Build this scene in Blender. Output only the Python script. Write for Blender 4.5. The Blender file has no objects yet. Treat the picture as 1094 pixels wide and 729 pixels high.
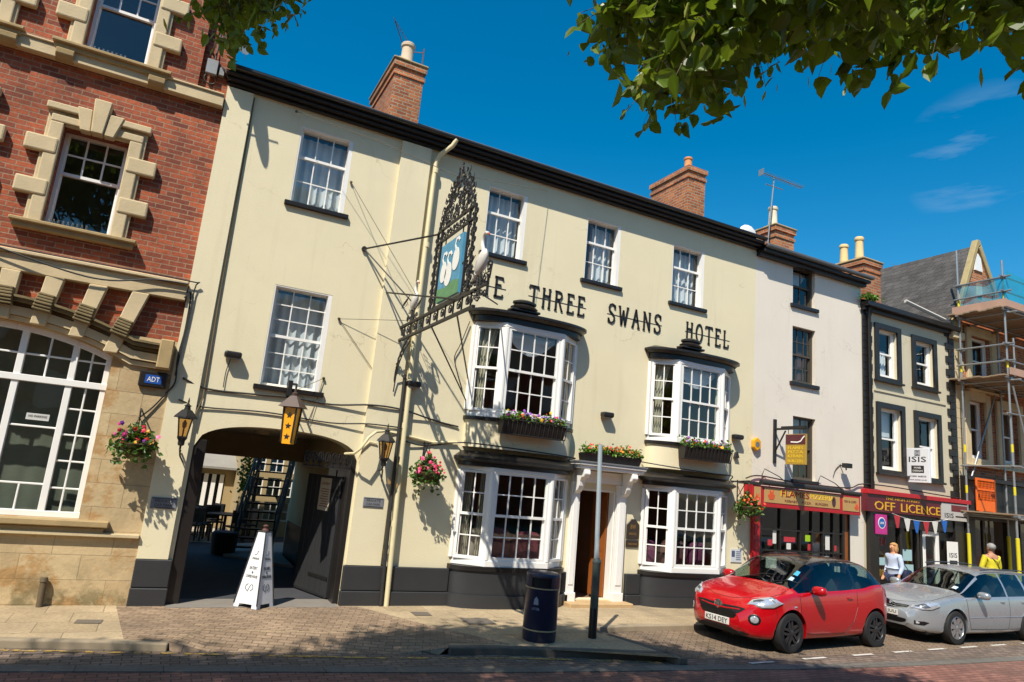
import bpy, bmesh, math, random
import numpy as np
from mathutils import Vector, Matrix
from mathutils.bvhtree import BVHTree
PI = math.pi
R = math.radians
sc = bpy.context.scene
COL = sc.collection
RNG = random.Random(7)
FY = 12.56          # the line of the street front, metres from the camera
SLOPE = 0.006       # the street rises gently to the right


def gz(x):
    return SLOPE * x


# ------------------------------------------------------------------ materials
def lin(c):
    return tuple((v / 12.92 if v <= 0.04045 else ((v + 0.055) / 1.055) ** 2.4) for v in c)


def hexc(h):
    h = h.lstrip('#')
    return lin(tuple(int(h[i:i + 2], 16) / 255 for i in (0, 2, 4)))


def node_mat(name):
    m = bpy.data.materials.new(name)
    m.use_nodes = True
    nt = m.node_tree
    b = nt.nodes['Principled BSDF']
    return m, nt, b


def L(nt, a, b):
    nt.links.new(a, b)


def nd(nt, t, **kw):
    n = nt.nodes.new(t)
    for k, v in kw.items():
        setattr(n, k, v)
    return n


def mix_rgb(nt, fac, a, b, mode='MIX'):
    n = nd(nt, 'ShaderNodeMix', data_type='RGBA', blend_type=mode)
    for i, v in ((0, fac), (6, a), (7, b)):
        if hasattr(v, 'is_linked'):
            L(nt, v, n.inputs[i])
        else:
            n.inputs[i].default_value = v if i == 0 else (*v[:3], 1)
    return n.outputs[2]


def noise(nt, scale, detail=4, rough=.55, vec=None, stretch=None):
    n = nd(nt, 'ShaderNodeTexNoise')
    n.inputs['Scale'].default_value = scale
    n.inputs['Detail'].default_value = detail
    n.inputs['Roughness'].default_value = rough
    if vec is None:
        vec = nd(nt, 'ShaderNodeNewGeometry').outputs['Position']
    if stretch:
        mp = nd(nt, 'ShaderNodeMapping')
        mp.inputs['Scale'].default_value = stretch
        L(nt, vec, mp.inputs['Vector'])
        vec = mp.outputs['Vector']
    L(nt, vec, n.inputs['Vector'])
    return n.outputs['Fac']


def ramp(nt, fac, p0, p1, c0=(0, 0, 0), c1=(1, 1, 1)):
    n = nd(nt, 'ShaderNodeValToRGB')
    n.color_ramp.elements[0].position = p0
    n.color_ramp.elements[1].position = p1
    n.color_ramp.elements[0].color = (*c0, 1)
    n.color_ramp.elements[1].color = (*c1, 1)
    L(nt, fac, n.inputs['Fac'])
    return n.outputs['Color']


def bump(nt, b, h, strength=.3, dist=.01):
    n = nd(nt, 'ShaderNodeBump')
    n.inputs['Strength'].default_value = strength
    n.inputs['Distance'].default_value = dist
    L(nt, h, n.inputs['Height'])
    L(nt, n.outputs['Normal'], b.inputs['Normal'])


def simple(name, col, rough=.6, var=.12, scale=6, metal=0., bmp=.0, coat=0., spec=None, bscale=None):
    """painted / metal / cloth surface with slight wear"""
    col = hexc(col) if isinstance(col, str) else col
    m, nt, b = node_mat(name)
    f = noise(nt, scale)
    c = mix_rgb(nt, f, tuple(v * (1 - var) for v in col), tuple(min(1, v * (1 + var)) for v in col))
    L(nt, c, b.inputs['Base Color'])
    b.inputs['Roughness'].default_value = rough
    b.inputs['Metallic'].default_value = metal
    if spec is not None:
        b.inputs['Specular IOR Level'].default_value = spec
    if coat:
        b.inputs['Coat Weight'].default_value = coat
        b.inputs['Coat Roughness'].default_value = .04
    if bmp:
        bump(nt, b, noise(nt, bscale or scale * 8, 6), bmp, .01)
    return m


def render_wall(name, col, stain=.1, dirt='#8a7a58'):
    """painted render: broad mottling, faint vertical run-off streaks, fine grain"""
    col = hexc(col)
    m, nt, b = node_mat(name)
    f = noise(nt, .9, 5, .6)
    c = mix_rgb(nt, f, tuple(v * .92 for v in col), tuple(min(1, v * 1.05) for v in col))
    s = ramp(nt, noise(nt, 1.0, 5, .6, stretch=(5, 5, .35)), .56, .8)
    sm = nd(nt, 'ShaderNodeMath', operation='MULTIPLY')
    L(nt, s, sm.inputs[0])
    sm.inputs[1].default_value = stain * 2.2
    c = mix_rgb(nt, sm.outputs[0], c, hexc(dirt))
    # repainted patches and hairline cracks
    pt_ = ramp(nt, noise(nt, .5, 3, .4), .55, .58, (0, 0, 0), (.16, .16, .16))
    c = mix_rgb(nt, pt_, c, tuple(min(1, v * 1.12) for v in col))
    vo = nd(nt, 'ShaderNodeTexVoronoi', feature='DISTANCE_TO_EDGE')
    vo.inputs['Scale'].default_value = .55
    gp = nd(nt, 'ShaderNodeNewGeometry')
    wv = nd(nt, 'ShaderNodeVectorMath', operation='ADD')
    nz = nd(nt, 'ShaderNodeTexNoise')
    nz.inputs['Scale'].default_value = 2.2
    nz.inputs['Detail'].default_value = 6
    L(nt, gp.outputs['Position'], nz.inputs['Vector'])
    L(nt, gp.outputs['Position'], wv.inputs[0])
    L(nt, nz.outputs['Color'], wv.inputs[1])
    L(nt, wv.outputs[0], vo.inputs['Vector'])
    ck = ramp(nt, vo.outputs['Distance'], .0, .007, (1, 1, 1), (0, 0, 0))
    cm_ = nd(nt, 'ShaderNodeMath', operation='MULTIPLY')
    L(nt, ck, cm_.inputs[0])
    L(nt, ramp(nt, noise(nt, .8, 3), .5, .62, (0, 0, 0), (.38, .38, .38)), cm_.inputs[1])
    c = mix_rgb(nt, cm_.outputs[0], c, hexc(dirt))
    L(nt, c, b.inputs['Base Color'])
    b.inputs['Roughness'].default_value = .75
    g = noise(nt, 45, 6)
    h = nd(nt, 'ShaderNodeMath', operation='ADD')
    L(nt, g, h.inputs[0])
    L(nt, noise(nt, 2.5, 3), h.inputs[1])
    bump(nt, b, h.outputs[0], .25, .012)
    return m


def wall_vec(nt):
    """x+y along the wall, z up: works on any axis aligned wall"""
    g = nd(nt, 'ShaderNodeNewGeometry')
    s = nd(nt, 'ShaderNodeSeparateXYZ')
    L(nt, g.outputs['Position'], s.inputs[0])
    a = nd(nt, 'ShaderNodeMath', operation='ADD')
    L(nt, s.outputs['X'], a.inputs[0])
    L(nt, s.outputs['Y'], a.inputs[1])
    c = nd(nt, 'ShaderNodeCombineXYZ')
    L(nt, a.outputs[0], c.inputs['X'])
    L(nt, s.outputs['Z'], c.inputs['Y'])
    return c.outputs[0]


def brick_mat(name, c1, c2, mortar, w=.225, h=.075, m_=.011, flat=False, offset=.5, var=.5, bmp=.6, rough=.85, rot=0., dirt=.0, freq=2):
    m, nt, b = node_mat(name)
    if flat:
        vec = nd(nt, 'ShaderNodeNewGeometry').outputs['Position']
        if rot:
            mp = nd(nt, 'ShaderNodeMapping')
            mp.inputs['Rotation'].default_value = (0, 0, rot)
            L(nt, vec, mp.inputs['Vector'])
            vec = mp.outputs['Vector']
    else:
        vec = wall_vec(nt)
    # uneven courses
    t = nd(nt, 'ShaderNodeTexBrick')
    t.offset = offset
    t.offset_frequency = freq
    L(nt, vec, t.inputs['Vector'])
    t.inputs['Scale'].default_value = 1
    t.inputs['Brick Width'].default_value = w
    t.inputs['Row Height'].default_value = h
    t.inputs['Mortar Size'].default_value = m_
    t.inputs['Mortar Smooth'].default_value = .25
    t.inputs['Bias'].default_value = -.1
    t.inputs['Color1'].default_value = (*hexc(c1), 1)
    t.inputs['Color2'].default_value = (*hexc(c2), 1)
    t.inputs['Mortar'].default_value = (*hexc(mortar), 1)
    f = ramp(nt, noise(nt, 1.3, 6, .65), .3, .75, (1 - var * .6,) * 3, (1 + var * .35,) * 3)
    c = mix_rgb(nt, 1., t.outputs['Color'], f, 'MULTIPLY')
    f2 = ramp(nt, noise(nt, 22, 4), .3, .7, (.78,) * 3, (1.15,) * 3)
    c = mix_rgb(nt, 1., c, f2, 'MULTIPLY')
    if dirt:
        dm = ramp(nt, noise(nt, .55, 6, .7), .5, .75)
        dmm = nd(nt, 'ShaderNodeMath', operation='MULTIPLY')
        L(nt, dm, dmm.inputs[0])
        dmm.inputs[1].default_value = dirt
        c = mix_rgb(nt, dmm.outputs[0], c, hexc('#4a4338'))
    if flat:
        # trodden gum and oil spots
        vo = nd(nt, 'ShaderNodeTexVoronoi')
        vo.inputs['Scale'].default_value = 2.6
        L(nt, nd(nt, 'ShaderNodeNewGeometry').outputs['Position'], vo.inputs['Vector'])
        gs = ramp(nt, vo.outputs['Distance'], .05, .075, (.42, .42, .42), (0, 0, 0))
        c = mix_rgb(nt, gs, c, hexc('#3f3a34'))
        ds = ramp(nt, noise(nt, .35, 6, .65), .48, .7, (0, 0, 0), (.4, .4, .4))
        c = mix_rgb(nt, ds, c, hexc('#5d5448'))
    L(nt, c, b.inputs['Base Color'])
    b.inputs['Roughness'].default_value = rough
    iv = nd(nt, 'ShaderNodeMath', operation='MULTIPLY_ADD')
    L(nt, t.outputs['Fac'], iv.inputs[0])
    iv.inputs[1].default_value = -1.
    L(nt, noise(nt, 60, 4), iv.inputs[2])
    bump(nt, b, iv.outputs[0], bmp, .008)
    return m


def glass_mat(name, tint=(.85, .9, .92), refl=1., rough=.01, wob=.06, boost=1.15):
    m = bpy.data.materials.new(name)
    m.use_nodes = True
    nt = m.node_tree
    nt.nodes.clear()
    o = nd(nt, 'ShaderNodeOutputMaterial')
    tr = nd(nt, 'ShaderNodeBsdfTransparent')
    tr.inputs[0].default_value = (*tint, 1)
    gl = nd(nt, 'ShaderNodeBsdfGlossy')
    gl.inputs['Roughness'].default_value = rough
    gl.inputs[0].default_value = (refl, refl, refl, 1)
    mx = nd(nt, 'ShaderNodeMixShader')
    bn = nd(nt, 'ShaderNodeBump')
    bn.inputs['Strength'].default_value = wob
    bn.inputs['Distance'].default_value = .05
    L(nt, noise(nt, 1.6, 2), bn.inputs['Height'])
    L(nt, bn.outputs[0], gl.inputs['Normal'])
    # Schlick reflectance, the same from both sides of the pane
    ge = nd(nt, 'ShaderNodeNewGeometry')
    dt = nd(nt, 'ShaderNodeVectorMath', operation='DOT_PRODUCT')
    L(nt, ge.outputs['Incoming'], dt.inputs[0])
    L(nt, bn.outputs[0], dt.inputs[1])
    ab = nd(nt, 'ShaderNodeMath', operation='ABSOLUTE')
    L(nt, dt.outputs['Value'], ab.inputs[0])
    om = nd(nt, 'ShaderNodeMath', operation='SUBTRACT', use_clamp=True)
    om.inputs[0].default_value = 1.
    L(nt, ab.outputs[0], om.inputs[1])
    pw = nd(nt, 'ShaderNodeMath', operation='POWER')
    L(nt, om.outputs[0], pw.inputs[0])
    pw.inputs[1].default_value = 5.
    fr = nd(nt, 'ShaderNodeMath', operation='MULTIPLY_ADD')
    L(nt, pw.outputs[0], fr.inputs[0])
    fr.inputs[1].default_value = .93
    fr.inputs[2].default_value = .07
    mm = nd(nt, 'ShaderNodeMath', operation='MULTIPLY')
    L(nt, fr.outputs[0], mm.inputs[0])
    mm.inputs[1].default_value = boost
    mm.use_clamp = True
    L(nt, mm.outputs[0], mx.inputs[0])
    L(nt, tr.outputs[0], mx.inputs[1])
    L(nt, gl.outputs[0], mx.inputs[2])
    L(nt, mx.outputs[0], o.inputs[0])
    return m


def leaf_mat(name, c0, c1, transl=.35, rough=.45):
    m, nt, b = node_mat(name)
    g = nd(nt, 'ShaderNodeNewGeometry')
    c = mix_rgb(nt, g.outputs['Random Per Island'], hexc(c0), hexc(c1))
    L(nt, c, b.inputs['Base Color'])
    b.inputs['Roughness'].default_value = rough
    t = nd(nt, 'ShaderNodeBsdfTranslucent')
    c2 = mix_rgb(nt, .5, c, (.25, .32, .02))
    L(nt, c2, t.inputs[0])
    mx = nd(nt, 'ShaderNodeMixShader')
    mx.inputs[0].default_value = transl
    L(nt, b.outputs[0], mx.inputs[1])
    L(nt, t.outputs[0], mx.inputs[2])
    L(nt, mx.outputs[0], nt.nodes['Material Output'].inputs[0])
    return m


def palette_mat(name, cols, rough=.5):
    m, nt, b = node_mat(name)
    g = nd(nt, 'ShaderNodeNewGeometry')
    r = nd(nt, 'ShaderNodeValToRGB')
    r.color_ramp.interpolation = 'CONSTANT'
    e = r.color_ramp.elements
    e[0].color = (*hexc(cols[0]), 1)
    e[1].position = 1 / len(cols)
    e[1].color = (*hexc(cols[1]), 1)
    for i in range(2, len(cols)):
        k = e.new(i / len(cols))
        k.color = (*hexc(cols[i]), 1)
    L(nt, g.outputs['Random Per Island'], r.inputs[0])
    L(nt, r.outputs[0], b.inputs['Base Color'])
    b.inputs['Roughness'].default_value = rough
    return m


def stone_mat(name, c1, c2, mortar, w=.7, h=.32, stain=.5):
    """ashlar: large blocks, thin joints, weathering patches, moss near the ground"""
    m, nt, b = node_mat(name)
    t = nd(nt, 'ShaderNodeTexBrick')
    L(nt, wall_vec(nt), t.inputs['Vector'])
    t.inputs['Scale'].default_value = 1
    t.inputs['Brick Width'].default_value = w
    t.inputs['Row Height'].default_value = h
    t.inputs['Mortar Size'].default_value = .006
    t.inputs['Mortar Smooth'].default_value = .3
    t.inputs['Color1'].default_value = (*hexc(c1), 1)
    t.inputs['Color2'].default_value = (*hexc(c2), 1)
    t.inputs['Mortar'].default_value = (*hexc(mortar), 1)
    f = ramp(nt, noise(nt, 1.7, 7, .7), .25, .75, (.72, .7, .66), (1.12, 1.1, 1.05))
    c = mix_rgb(nt, 1., t.outputs['Color'], f, 'MULTIPLY')
    st = ramp(nt, noise(nt, 1.5, 7, .66, stretch=(1., 1., 1.3)), .53, .60)
    sm = nd(nt, 'ShaderNodeMath', operation='MULTIPLY')
    L(nt, st, sm.inputs[0])
    sm.inputs[1].default_value = stain
    c = mix_rgb(nt, sm.outputs[0], c, hexc('#a87c45'))
    sg = ramp(nt, noise(nt, 3.1, 6, .7), .60, .68, (0, 0, 0), (.45, .45, .45))
    c = mix_rgb(nt, sg, c, hexc('#8a7758'))
    # damp, mossy staining of the lowest courses
    gp = nd(nt, 'ShaderNodeNewGeometry')
    sx = nd(nt, 'ShaderNodeSeparateXYZ')
    L(nt, gp.outputs['Position'], sx.inputs[0])
    mr = nd(nt, 'ShaderNodeMapRange')
    mr.inputs['From Min'].default_value = .75
    mr.inputs['From Max'].default_value = .05
    L(nt, sx.outputs['Z'], mr.inputs['Value'])
    mo = nd(nt, 'ShaderNodeMath', operation='MULTIPLY')
    L(nt, mr.outputs[0], mo.inputs[0])
    L(nt, ramp(nt, noise(nt, 2.2, 6, .7), .46, .6, (0, 0, 0), (.75, .75, .75)), mo.inputs[1])
    c = mix_rgb(nt, mo.outputs[0], c, hexc('#615a3a'))
    L(nt, c, b.inputs['Base Color'])
    b.inputs['Roughness'].default_value = .88
    h_ = nd(nt, 'ShaderNodeMath', operation='MULTIPLY_ADD')
    L(nt, t.outputs['Fac'], h_.inputs[0])
    h_.inputs[1].default_value = -.8
    L(nt, noise(nt, 14, 7, .65), h_.inputs[2])
    bump(nt, b, h_.outputs[0], .55, .015)
    return m


def carpaint(name, col, metal=.0, rough=.32):
    m, nt, b = node_mat(name)
    b.inputs['Base Color'].default_value = (*hexc(col), 1)
    f = noise(nt, 7, 6, .6)
    L(nt, ramp(nt, f, .3, .8, (rough * .75,) * 3, (rough * 1.25,) * 3), b.inputs['Roughness'])
    b.inputs['Metallic'].default_value = metal
    b.inputs['Coat Weight'].default_value = .65
    b.inputs['Coat Roughness'].default_value = .03
    return m


# ------------------------------------------------------------------ frames and mesh builder
class Fr:
    def __init__(s, O, U, N=None):
        s.O = Vector(O)
        s.U = Vector(U).normalized()
        s.Z = Vector((0, 0, 1))
        s.N = Vector(N).normalized() if N is not None else s.U.cross(s.Z).normalized()

    def p(s, u, w, d=0):
        return s.O + s.U * u + s.Z * w + s.N * d


FRONT = Fr((0, FY, 0), (1, 0, 0), (0, -1, 0))


SPLIT = set('plinth block arch_jamb bracket standard ledger coupler foam_sleeve warning_tape toe_board surround passage_wall passage_panelling '
            'notice sticker poster stringer bottle stay_rod curtain treads pilaster architrave foot corbel post hinge interior panelling reveal jamb hook quoins scrolls lens band twigs glass star feather_lines case flame_emblem window hanger slatted_screen'.split())


class MB:
    def __init__(s):
        s.v = []
        s.f = []

    def face(s, pts):
        i = len(s.v)
        s.v += [tuple(p) for p in pts]
        s.f.append(tuple(range(i, i + len(pts))))

    def hexa(s, c):
        i = len(s.v)
        s.v += [tuple(p) for p in c]
        for q in ((0, 1, 2, 3), (7, 6, 5, 4), (0, 4, 5, 1), (1, 5, 6, 2), (2, 6, 7, 3), (3, 7, 4, 0)):
            s.f.append(tuple(i + k for k in q))

    def box(s, x0, x1, y0, y1, z0, z1):
        s.hexa([(x0, y0, z0), (x0, y1, z0), (x1, y1, z0), (x1, y0, z0), (x0, y0, z1), (x0, y1, z1), (x1, y1, z1), (x1, y0, z1)])

    def bf(s, fr, u0, u1, w0, w1, d0, d1):
        P = fr.p
        s.hexa([P(u0, w0, d0), P(u1, w0, d0), P(u1, w0, d1), P(u0, w0, d1), P(u0, w1, d0), P(u1, w1, d0), P(u1, w1, d1), P(u0, w1, d1)])

    def extr(s, fr, poly, d0, d1):
        """polygon in (u,w) pushed from d0 to d1 along the frame normal"""
        n = len(poly)
        i = len(s.v)
        s.v += [tuple(fr.p(u, w, d0)) for u, w in poly] + [tuple(fr.p(u, w, d1)) for u, w in poly]
        s.f.append(tuple(i + k for k in range(n))[::-1])
        s.f.append(tuple(i + n + k for k in range(n)))
        for k in range(n):
            j = (k + 1) % n
            s.f.append((i + k, i + j, i + n + j, i + n + k))

    def prism(s, poly, z0, z1):
        """polygon in (x,y); z0,z1 numbers or functions of (x,y)"""
        n = len(poly)
        i = len(s.v)
        f0 = z0 if callable(z0) else (lambda x, y: z0)
        f1 = z1 if callable(z1) else (lambda x, y: z1)
        s.v += [(x, y, f0(x, y)) for x, y in poly] + [(x, y, f1(x, y)) for x, y in poly]
        s.f.append(tuple(i + k for k in range(n))[::-1])
        s.f.append(tuple(i + n + k for k in range(n)))
        for k in range(n):
            j = (k + 1) % n
            s.f.append((i + k, i + j, i + n + j, i + n + k))

    def tube(s, pts, r, n=6, r1=None, cap=True):
        pts = [Vector(p) for p in pts]
        m = len(pts)
        i0 = len(s.v)
        up = None
        for k, p in enumerate(pts):
            t = (pts[min(k + 1, m - 1)] - pts[max(k - 1, 0)])
            t = t.normalized() if t.length > 1e-9 else Vector((0, 0, 1))
            if up is None or abs(t.dot(up)) > .98:
                up = Vector((0, 0, 1)) if abs(t.z) < .9 else Vector((1, 0, 0))
            a = t.cross(up).normalized()
            b = a.cross(t).normalized()
            up = b
            rr = r if r1 is None else r + (r1 - r) * k / max(1, m - 1)
            for j in range(n):
                an = 2 * PI * j / n
                s.v.append(tuple(p + a * (math.cos(an) * rr) + b * (math.sin(an) * rr)))
        for k in range(m - 1):
            for j in range(n):
                q = (j + 1) % n
                s.f.append((i0 + k * n + j, i0 + k * n + q, i0 + (k + 1) * n + q, i0 + (k + 1) * n + j))
        if cap:
            s.f.append(tuple(i0 + j for j in range(n))[::-1])
            s.f.append(tuple(i0 + (m - 1) * n + j for j in range(n)))

    def lathe(s, prof, c, n=20, axis='z', sx=1, sy=1):
        """profile [(r,h)] round a vertical (or y) axis at c"""
        i0 = len(s.v)
        for r, h in prof:
            for j in range(n):
                a = 2 * PI * j / n
                if axis == 'z':
                    s.v.append((c[0] + r * sx * math.cos(a), c[1] + r * sy * math.sin(a), c[2] + h))
                elif axis == 'y':
                    s.v.append((c[0] + r * math.cos(a), c[1] + h, c[2] + r * math.sin(a)))
                else:
                    s.v.append((c[0] + h, c[1] + r * math.cos(a), c[2] + r * math.sin(a)))
        for k in range(len(prof) - 1):
            for j in range(n):
                q = (j + 1) % n
                s.f.append((i0 + k * n + j, i0 + k * n + q, i0 + (k + 1) * n + q, i0 + (k + 1) * n + j))
        s.f.append(tuple(i0 + j for j in range(n))[::-1])
        s.f.append(tuple(i0 + (len(prof) - 1) * n + j for j in range(n)))

    def ell(s, c, r, nu=12, nv=8, fn=None):
        c = Vector(c)
        i0 = len(s.v)
        for k in range(nv + 1):
            th = PI * k / nv
            for j in range(nu):
                ph = 2 * PI * j / nu
                d = Vector((math.sin(th) * math.cos(ph), math.sin(th) * math.sin(ph), math.cos(th)))
                k2 = fn(d) if fn else 1
                s.v.append((c.x + d.x * r[0] * k2, c.y + d.y * r[1] * k2, c.z + d.z * r[2] * k2))
        for k in range(nv):
            for j in range(nu):
                q = (j + 1) % nu
                s.f.append((i0 + k * nu + j, i0 + (k + 1) * nu + j, i0 + (k + 1) * nu + q, i0 + k * nu + q))

    def ribbon(s, fr, pts, wd, d0, d1):
        """flat strip of width wd following pts (u,w), pushed d0..d1"""
        n = len(pts)
        lft, rgt = [], []
        for k in range(n):
            a = Vector(pts[max(k - 1, 0)])
            b = Vector(pts[min(k + 1, n - 1)])
            t = (b - a)
            t = t.normalized() if t.length > 1e-9 else Vector((1, 0))
            nn = Vector((-t.y, t.x)) * (wd / 2)
            lft.append(Vector(pts[k]) + nn)
            rgt.append(Vector(pts[k]) - nn)
        for k in range(n - 1):
            s.extr(fr, [tuple(lft[k]), tuple(rgt[k]), tuple(rgt[k + 1]), tuple(lft[k + 1])], d0, d1)

    def text(s, fr, txt, u, w, h, d, dep=.006, width=None, align='c', spacing=1.):
        vs, fs = text_data(txt, spacing)
        xs = [p[0] for p in vs]
        ys = [p[1] for p in vs]
        x0, x1, y0, y1 = min(xs), max(xs), min(ys), max(ys)
        k = h / (y1 - y0)
        kx = k if width is None else width / (x1 - x0)
        off = {'c': -(x0 + x1) / 2, 'l': -x0, 'r': -x1}[align]
        i = len(s.v)
        for x, y, z in vs:
            s.v.append(tuple(fr.p(u + (x + off) * kx, w + (y - y0) * k, d + (dep if z > 0 else 0))))
        s.f += [tuple(i + q for q in f) for f in fs]

    def pieces(s, tol=.007):
        n = len(s.v)
        p = list(range(n))

        def find(a):
            while p[a] != a:
                p[a] = p[p[a]]
                a = p[a]
            return a
        for f in s.f:
            r = find(f[0])
            for k in f[1:]:
                p[find(k)] = r
        comp = {}
        for fi, f in enumerate(s.f):
            comp.setdefault(find(f[0]), []).append(fi)
        comps = list(comp.values())
        bb = []
        for c in comps:
            vs = [s.v[k] for fi in c for k in s.f[fi]]
            bb.append([min(v[a] for v in vs) - tol / 2 for a in range(3)] + [max(v[a] for v in vs) + tol / 2 for a in range(3)])
        q = list(range(len(comps)))

        def f2(a):
            while q[a] != a:
                q[a] = q[q[a]]
                a = q[a]
            return a
        for i in range(len(comps)):
            for j in range(i):
                A, B = bb[i], bb[j]
                if all(A[a] <= B[a + 3] and B[a] <= A[a + 3] for a in range(3)):
                    q[f2(i)] = f2(j)
        out = {}
        for i, c in enumerate(comps):
            m = out.setdefault(f2(i), MB())
            mp = {}
            for fi in c:
                for k in s.f[fi]:
                    if k not in mp:
                        mp[k] = len(m.v)
                        m.v.append(s.v[k])
                m.f.append(tuple(mp[k] for k in s.f[fi]))
        return list(out.values())

    def build(s, name, mat, parent=None, smooth=False, bevel=0., off=None, seg=1, whole=False):
        if name in SPLIT and not whole and parent is not None and len(s.f) > 6:
            ps = s.pieces()
            if 1 < len(ps) <= 90:
                os_ = [m.build(name, mat, parent, smooth, bevel, off, seg, True) for m in ps]
                return os_[0]
        me = bpy.data.meshes.new(name)
        o = bpy.data.objects.new(name, me)
        COL.objects.link(o)
        base = Vector((0, 0, 0))
        if parent is not None:
            o.parent = parent
            base = world_loc(parent)
        if off is not None:
            base = Vector(off)
            o.location = base - (world_loc(parent) if parent is not None else Vector((0, 0, 0)))
        me.from_pydata([(x - base.x, y - base.y, z - base.z) for x, y, z in s.v], [], s.f)
        me.update()
        bm = bmesh.new()
        bm.from_mesh(me)
        bmesh.ops.recalc_face_normals(bm, faces=bm.faces)
        bm.to_mesh(me)
        bm.free()
        if mat is not None:
            for mm in (mat if isinstance(mat, (list, tuple)) else [mat]):
                me.materials.append(mm)
        if smooth:
            for p in me.polygons:
                p.use_smooth = True
            try:
                me.set_sharp_from_angle(angle=R(40))
            except Exception:
                pass
        if bevel:
            bv = o.modifiers.new('bevel', 'BEVEL')
            bv.width = bevel
            bv.segments = seg
            bv.limit_method = 'ANGLE'
            bv.angle_limit = R(40)
        return o


def world_loc(o):
    v = Vector(o.location)
    while o.parent is not None:
        o = o.parent
        v = v + Vector(o.location)
    return v


_tc = {}


def text_data(txt, spacing=1.):
    key = (txt, spacing)
    if key not in _tc:
        cu = bpy.data.curves.new('lettering', 'FONT')
        cu.body = txt
        cu.size = 1
        cu.extrude = .5
        cu.resolution_u = 2
        cu.space_character = spacing
        o = bpy.data.objects.new('lettering', cu)
        COL.objects.link(o)
        dg = bpy.context.evaluated_depsgraph_get()
        me = bpy.data.meshes.new_from_object(o.evaluated_get(dg))
        _tc[key] = ([tuple(v.co) for v in me.vertices], [tuple(p.vertices) for p in me.polygons])
        bpy.data.objects.remove(o)
        bpy.data.curves.remove(cu)
        bpy.data.meshes.remove(me)
    return _tc[key]


def props(o, label=None, cat=None, group=None, kind=None):
    if label:
        o['label'] = label
    if cat:
        o['category'] = cat
    if group:
        o['group'] = group
    if kind:
        o['kind'] = kind
    return o


def thing(name, label, cat, loc=(0, 0, 0), group=None, rotz=0.):
    o = bpy.data.objects.new(name, None)
    o.empty_display_size = .2
    COL.objects.link(o)
    o.location = loc
    o.rotation_euler = (0, 0, rotz)
    return props(o, label, cat, group)


def copy_tree(o, parent=None):
    c = o.copy()
    COL.objects.link(c)
    if parent is not None:
        c.parent = parent
    for ch in list(o.children):
        copy_tree(ch, c)
    return c


def place(o, loc, label, rotz=None):
    o.location = loc
    if rotz is not None:
        o.rotation_euler = (0, 0, rotz)
    o['label'] = label
    return o


def wall_cells(mb, fr, u0, u1, w0, w1, holes, d=0., rev=.22, soffit=True):
    """a wall face with rectangular openings and their reveals"""
    us = sorted(set([u0, u1] + [max(u0, min(u1, h[k])) for h in holes for k in (0, 1)]))
    ws = sorted(set([w0, w1] + [max(w0, min(w1, h[k])) for h in holes for k in (2, 3)]))
    for i in range(len(us) - 1):
        for j in range(len(ws) - 1):
            cu, cw = (us[i] + us[i + 1]) / 2, (ws[j] + ws[j + 1]) / 2
            if any(h[0] < cu < h[1] and h[2] < cw < h[3] for h in holes):
                continue
            mb.face([fr.p(us[i], ws[j], d), fr.p(us[i + 1], ws[j], d), fr.p(us[i + 1], ws[j + 1], d), fr.p(us[i], ws[j + 1], d)])
    for a, b, c, e in holes:
        for q in (((a, c), (a, e)), ((b, c), (b, e)), ((a, c), (b, c)), ((a, e), (b, e))):
            (ua, wa), (ub, wb) = q
            mb.face([fr.p(ua, wa, d), fr.p(ub, wb, d), fr.p(ub, wb, d - rev), fr.p(ua, wa, d - rev)])


def wavy(mb, fr, u0, u1, w0, w1, d, amp=.025, waves=7, n=40, gather=0.):
    """a hanging curtain with folds; gather>0 pulls it in towards u0 lower down"""
    rows = 8
    i0 = len(mb.v)
    for r in range(rows + 1):
        t = r / rows
        for k in range(n + 1):
            s = k / n
            ww = w1 + (w0 - w1) * t
            wid = (u1 - u0) * (1 - gather * math.sin(min(1, t * 1.5) * PI / 2))
            mb.v.append(tuple(fr.p(u0 + wid * s, ww, d + amp * math.sin(s * waves * 2 * PI + .6 * math.sin(t * 3)))))
    for r in range(rows):
        for k in range(n):
            a = i0 + r * (n + 1) + k
            mb.f.append((a, a + 1, a + n + 2, a + n + 1))


def leafs(mb, pts, size, rng, up=.3, var=.4, droop=.0):
    """one folded six point leaf at every point"""
    for p in pts:
        p = Vector(p)
        s = size * (1 - var / 2 + var * rng.random())
        d = Vector((rng.gauss(0, 1), rng.gauss(0, 1), rng.gauss(0, .8) - droop)).normalized()
        n = Vector((rng.gauss(0, 1), rng.gauss(0, 1), rng.gauss(0, .7) + up))
        a = d.cross(n)
        if a.length < 1e-4:
            continue
        a.normalize()
        n = a.cross(d).normalized()
        i = len(mb.v)
        hw = s * .36
        lift = n * (s * .07)
        e = p + d * s - n * s * .12
        for q in (p, p + d * s * .10 + a * hw * .75 + lift * .7, p + d * s * .36 + a * hw + lift, p + d * s * .7 + a * hw * .68 + lift * .6, e,
                  p + d * s * .7 - a * hw * .68 + lift * .6, p + d * s * .36 - a * hw + lift, p + d * s * .10 - a * hw * .75 + lift * .7):
            mb.v.append(tuple(q))
        mb.f += [(i, i + 1, i + 2, i + 3, i + 4), (i, i + 4, i + 5, i + 6, i + 7)]


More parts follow.
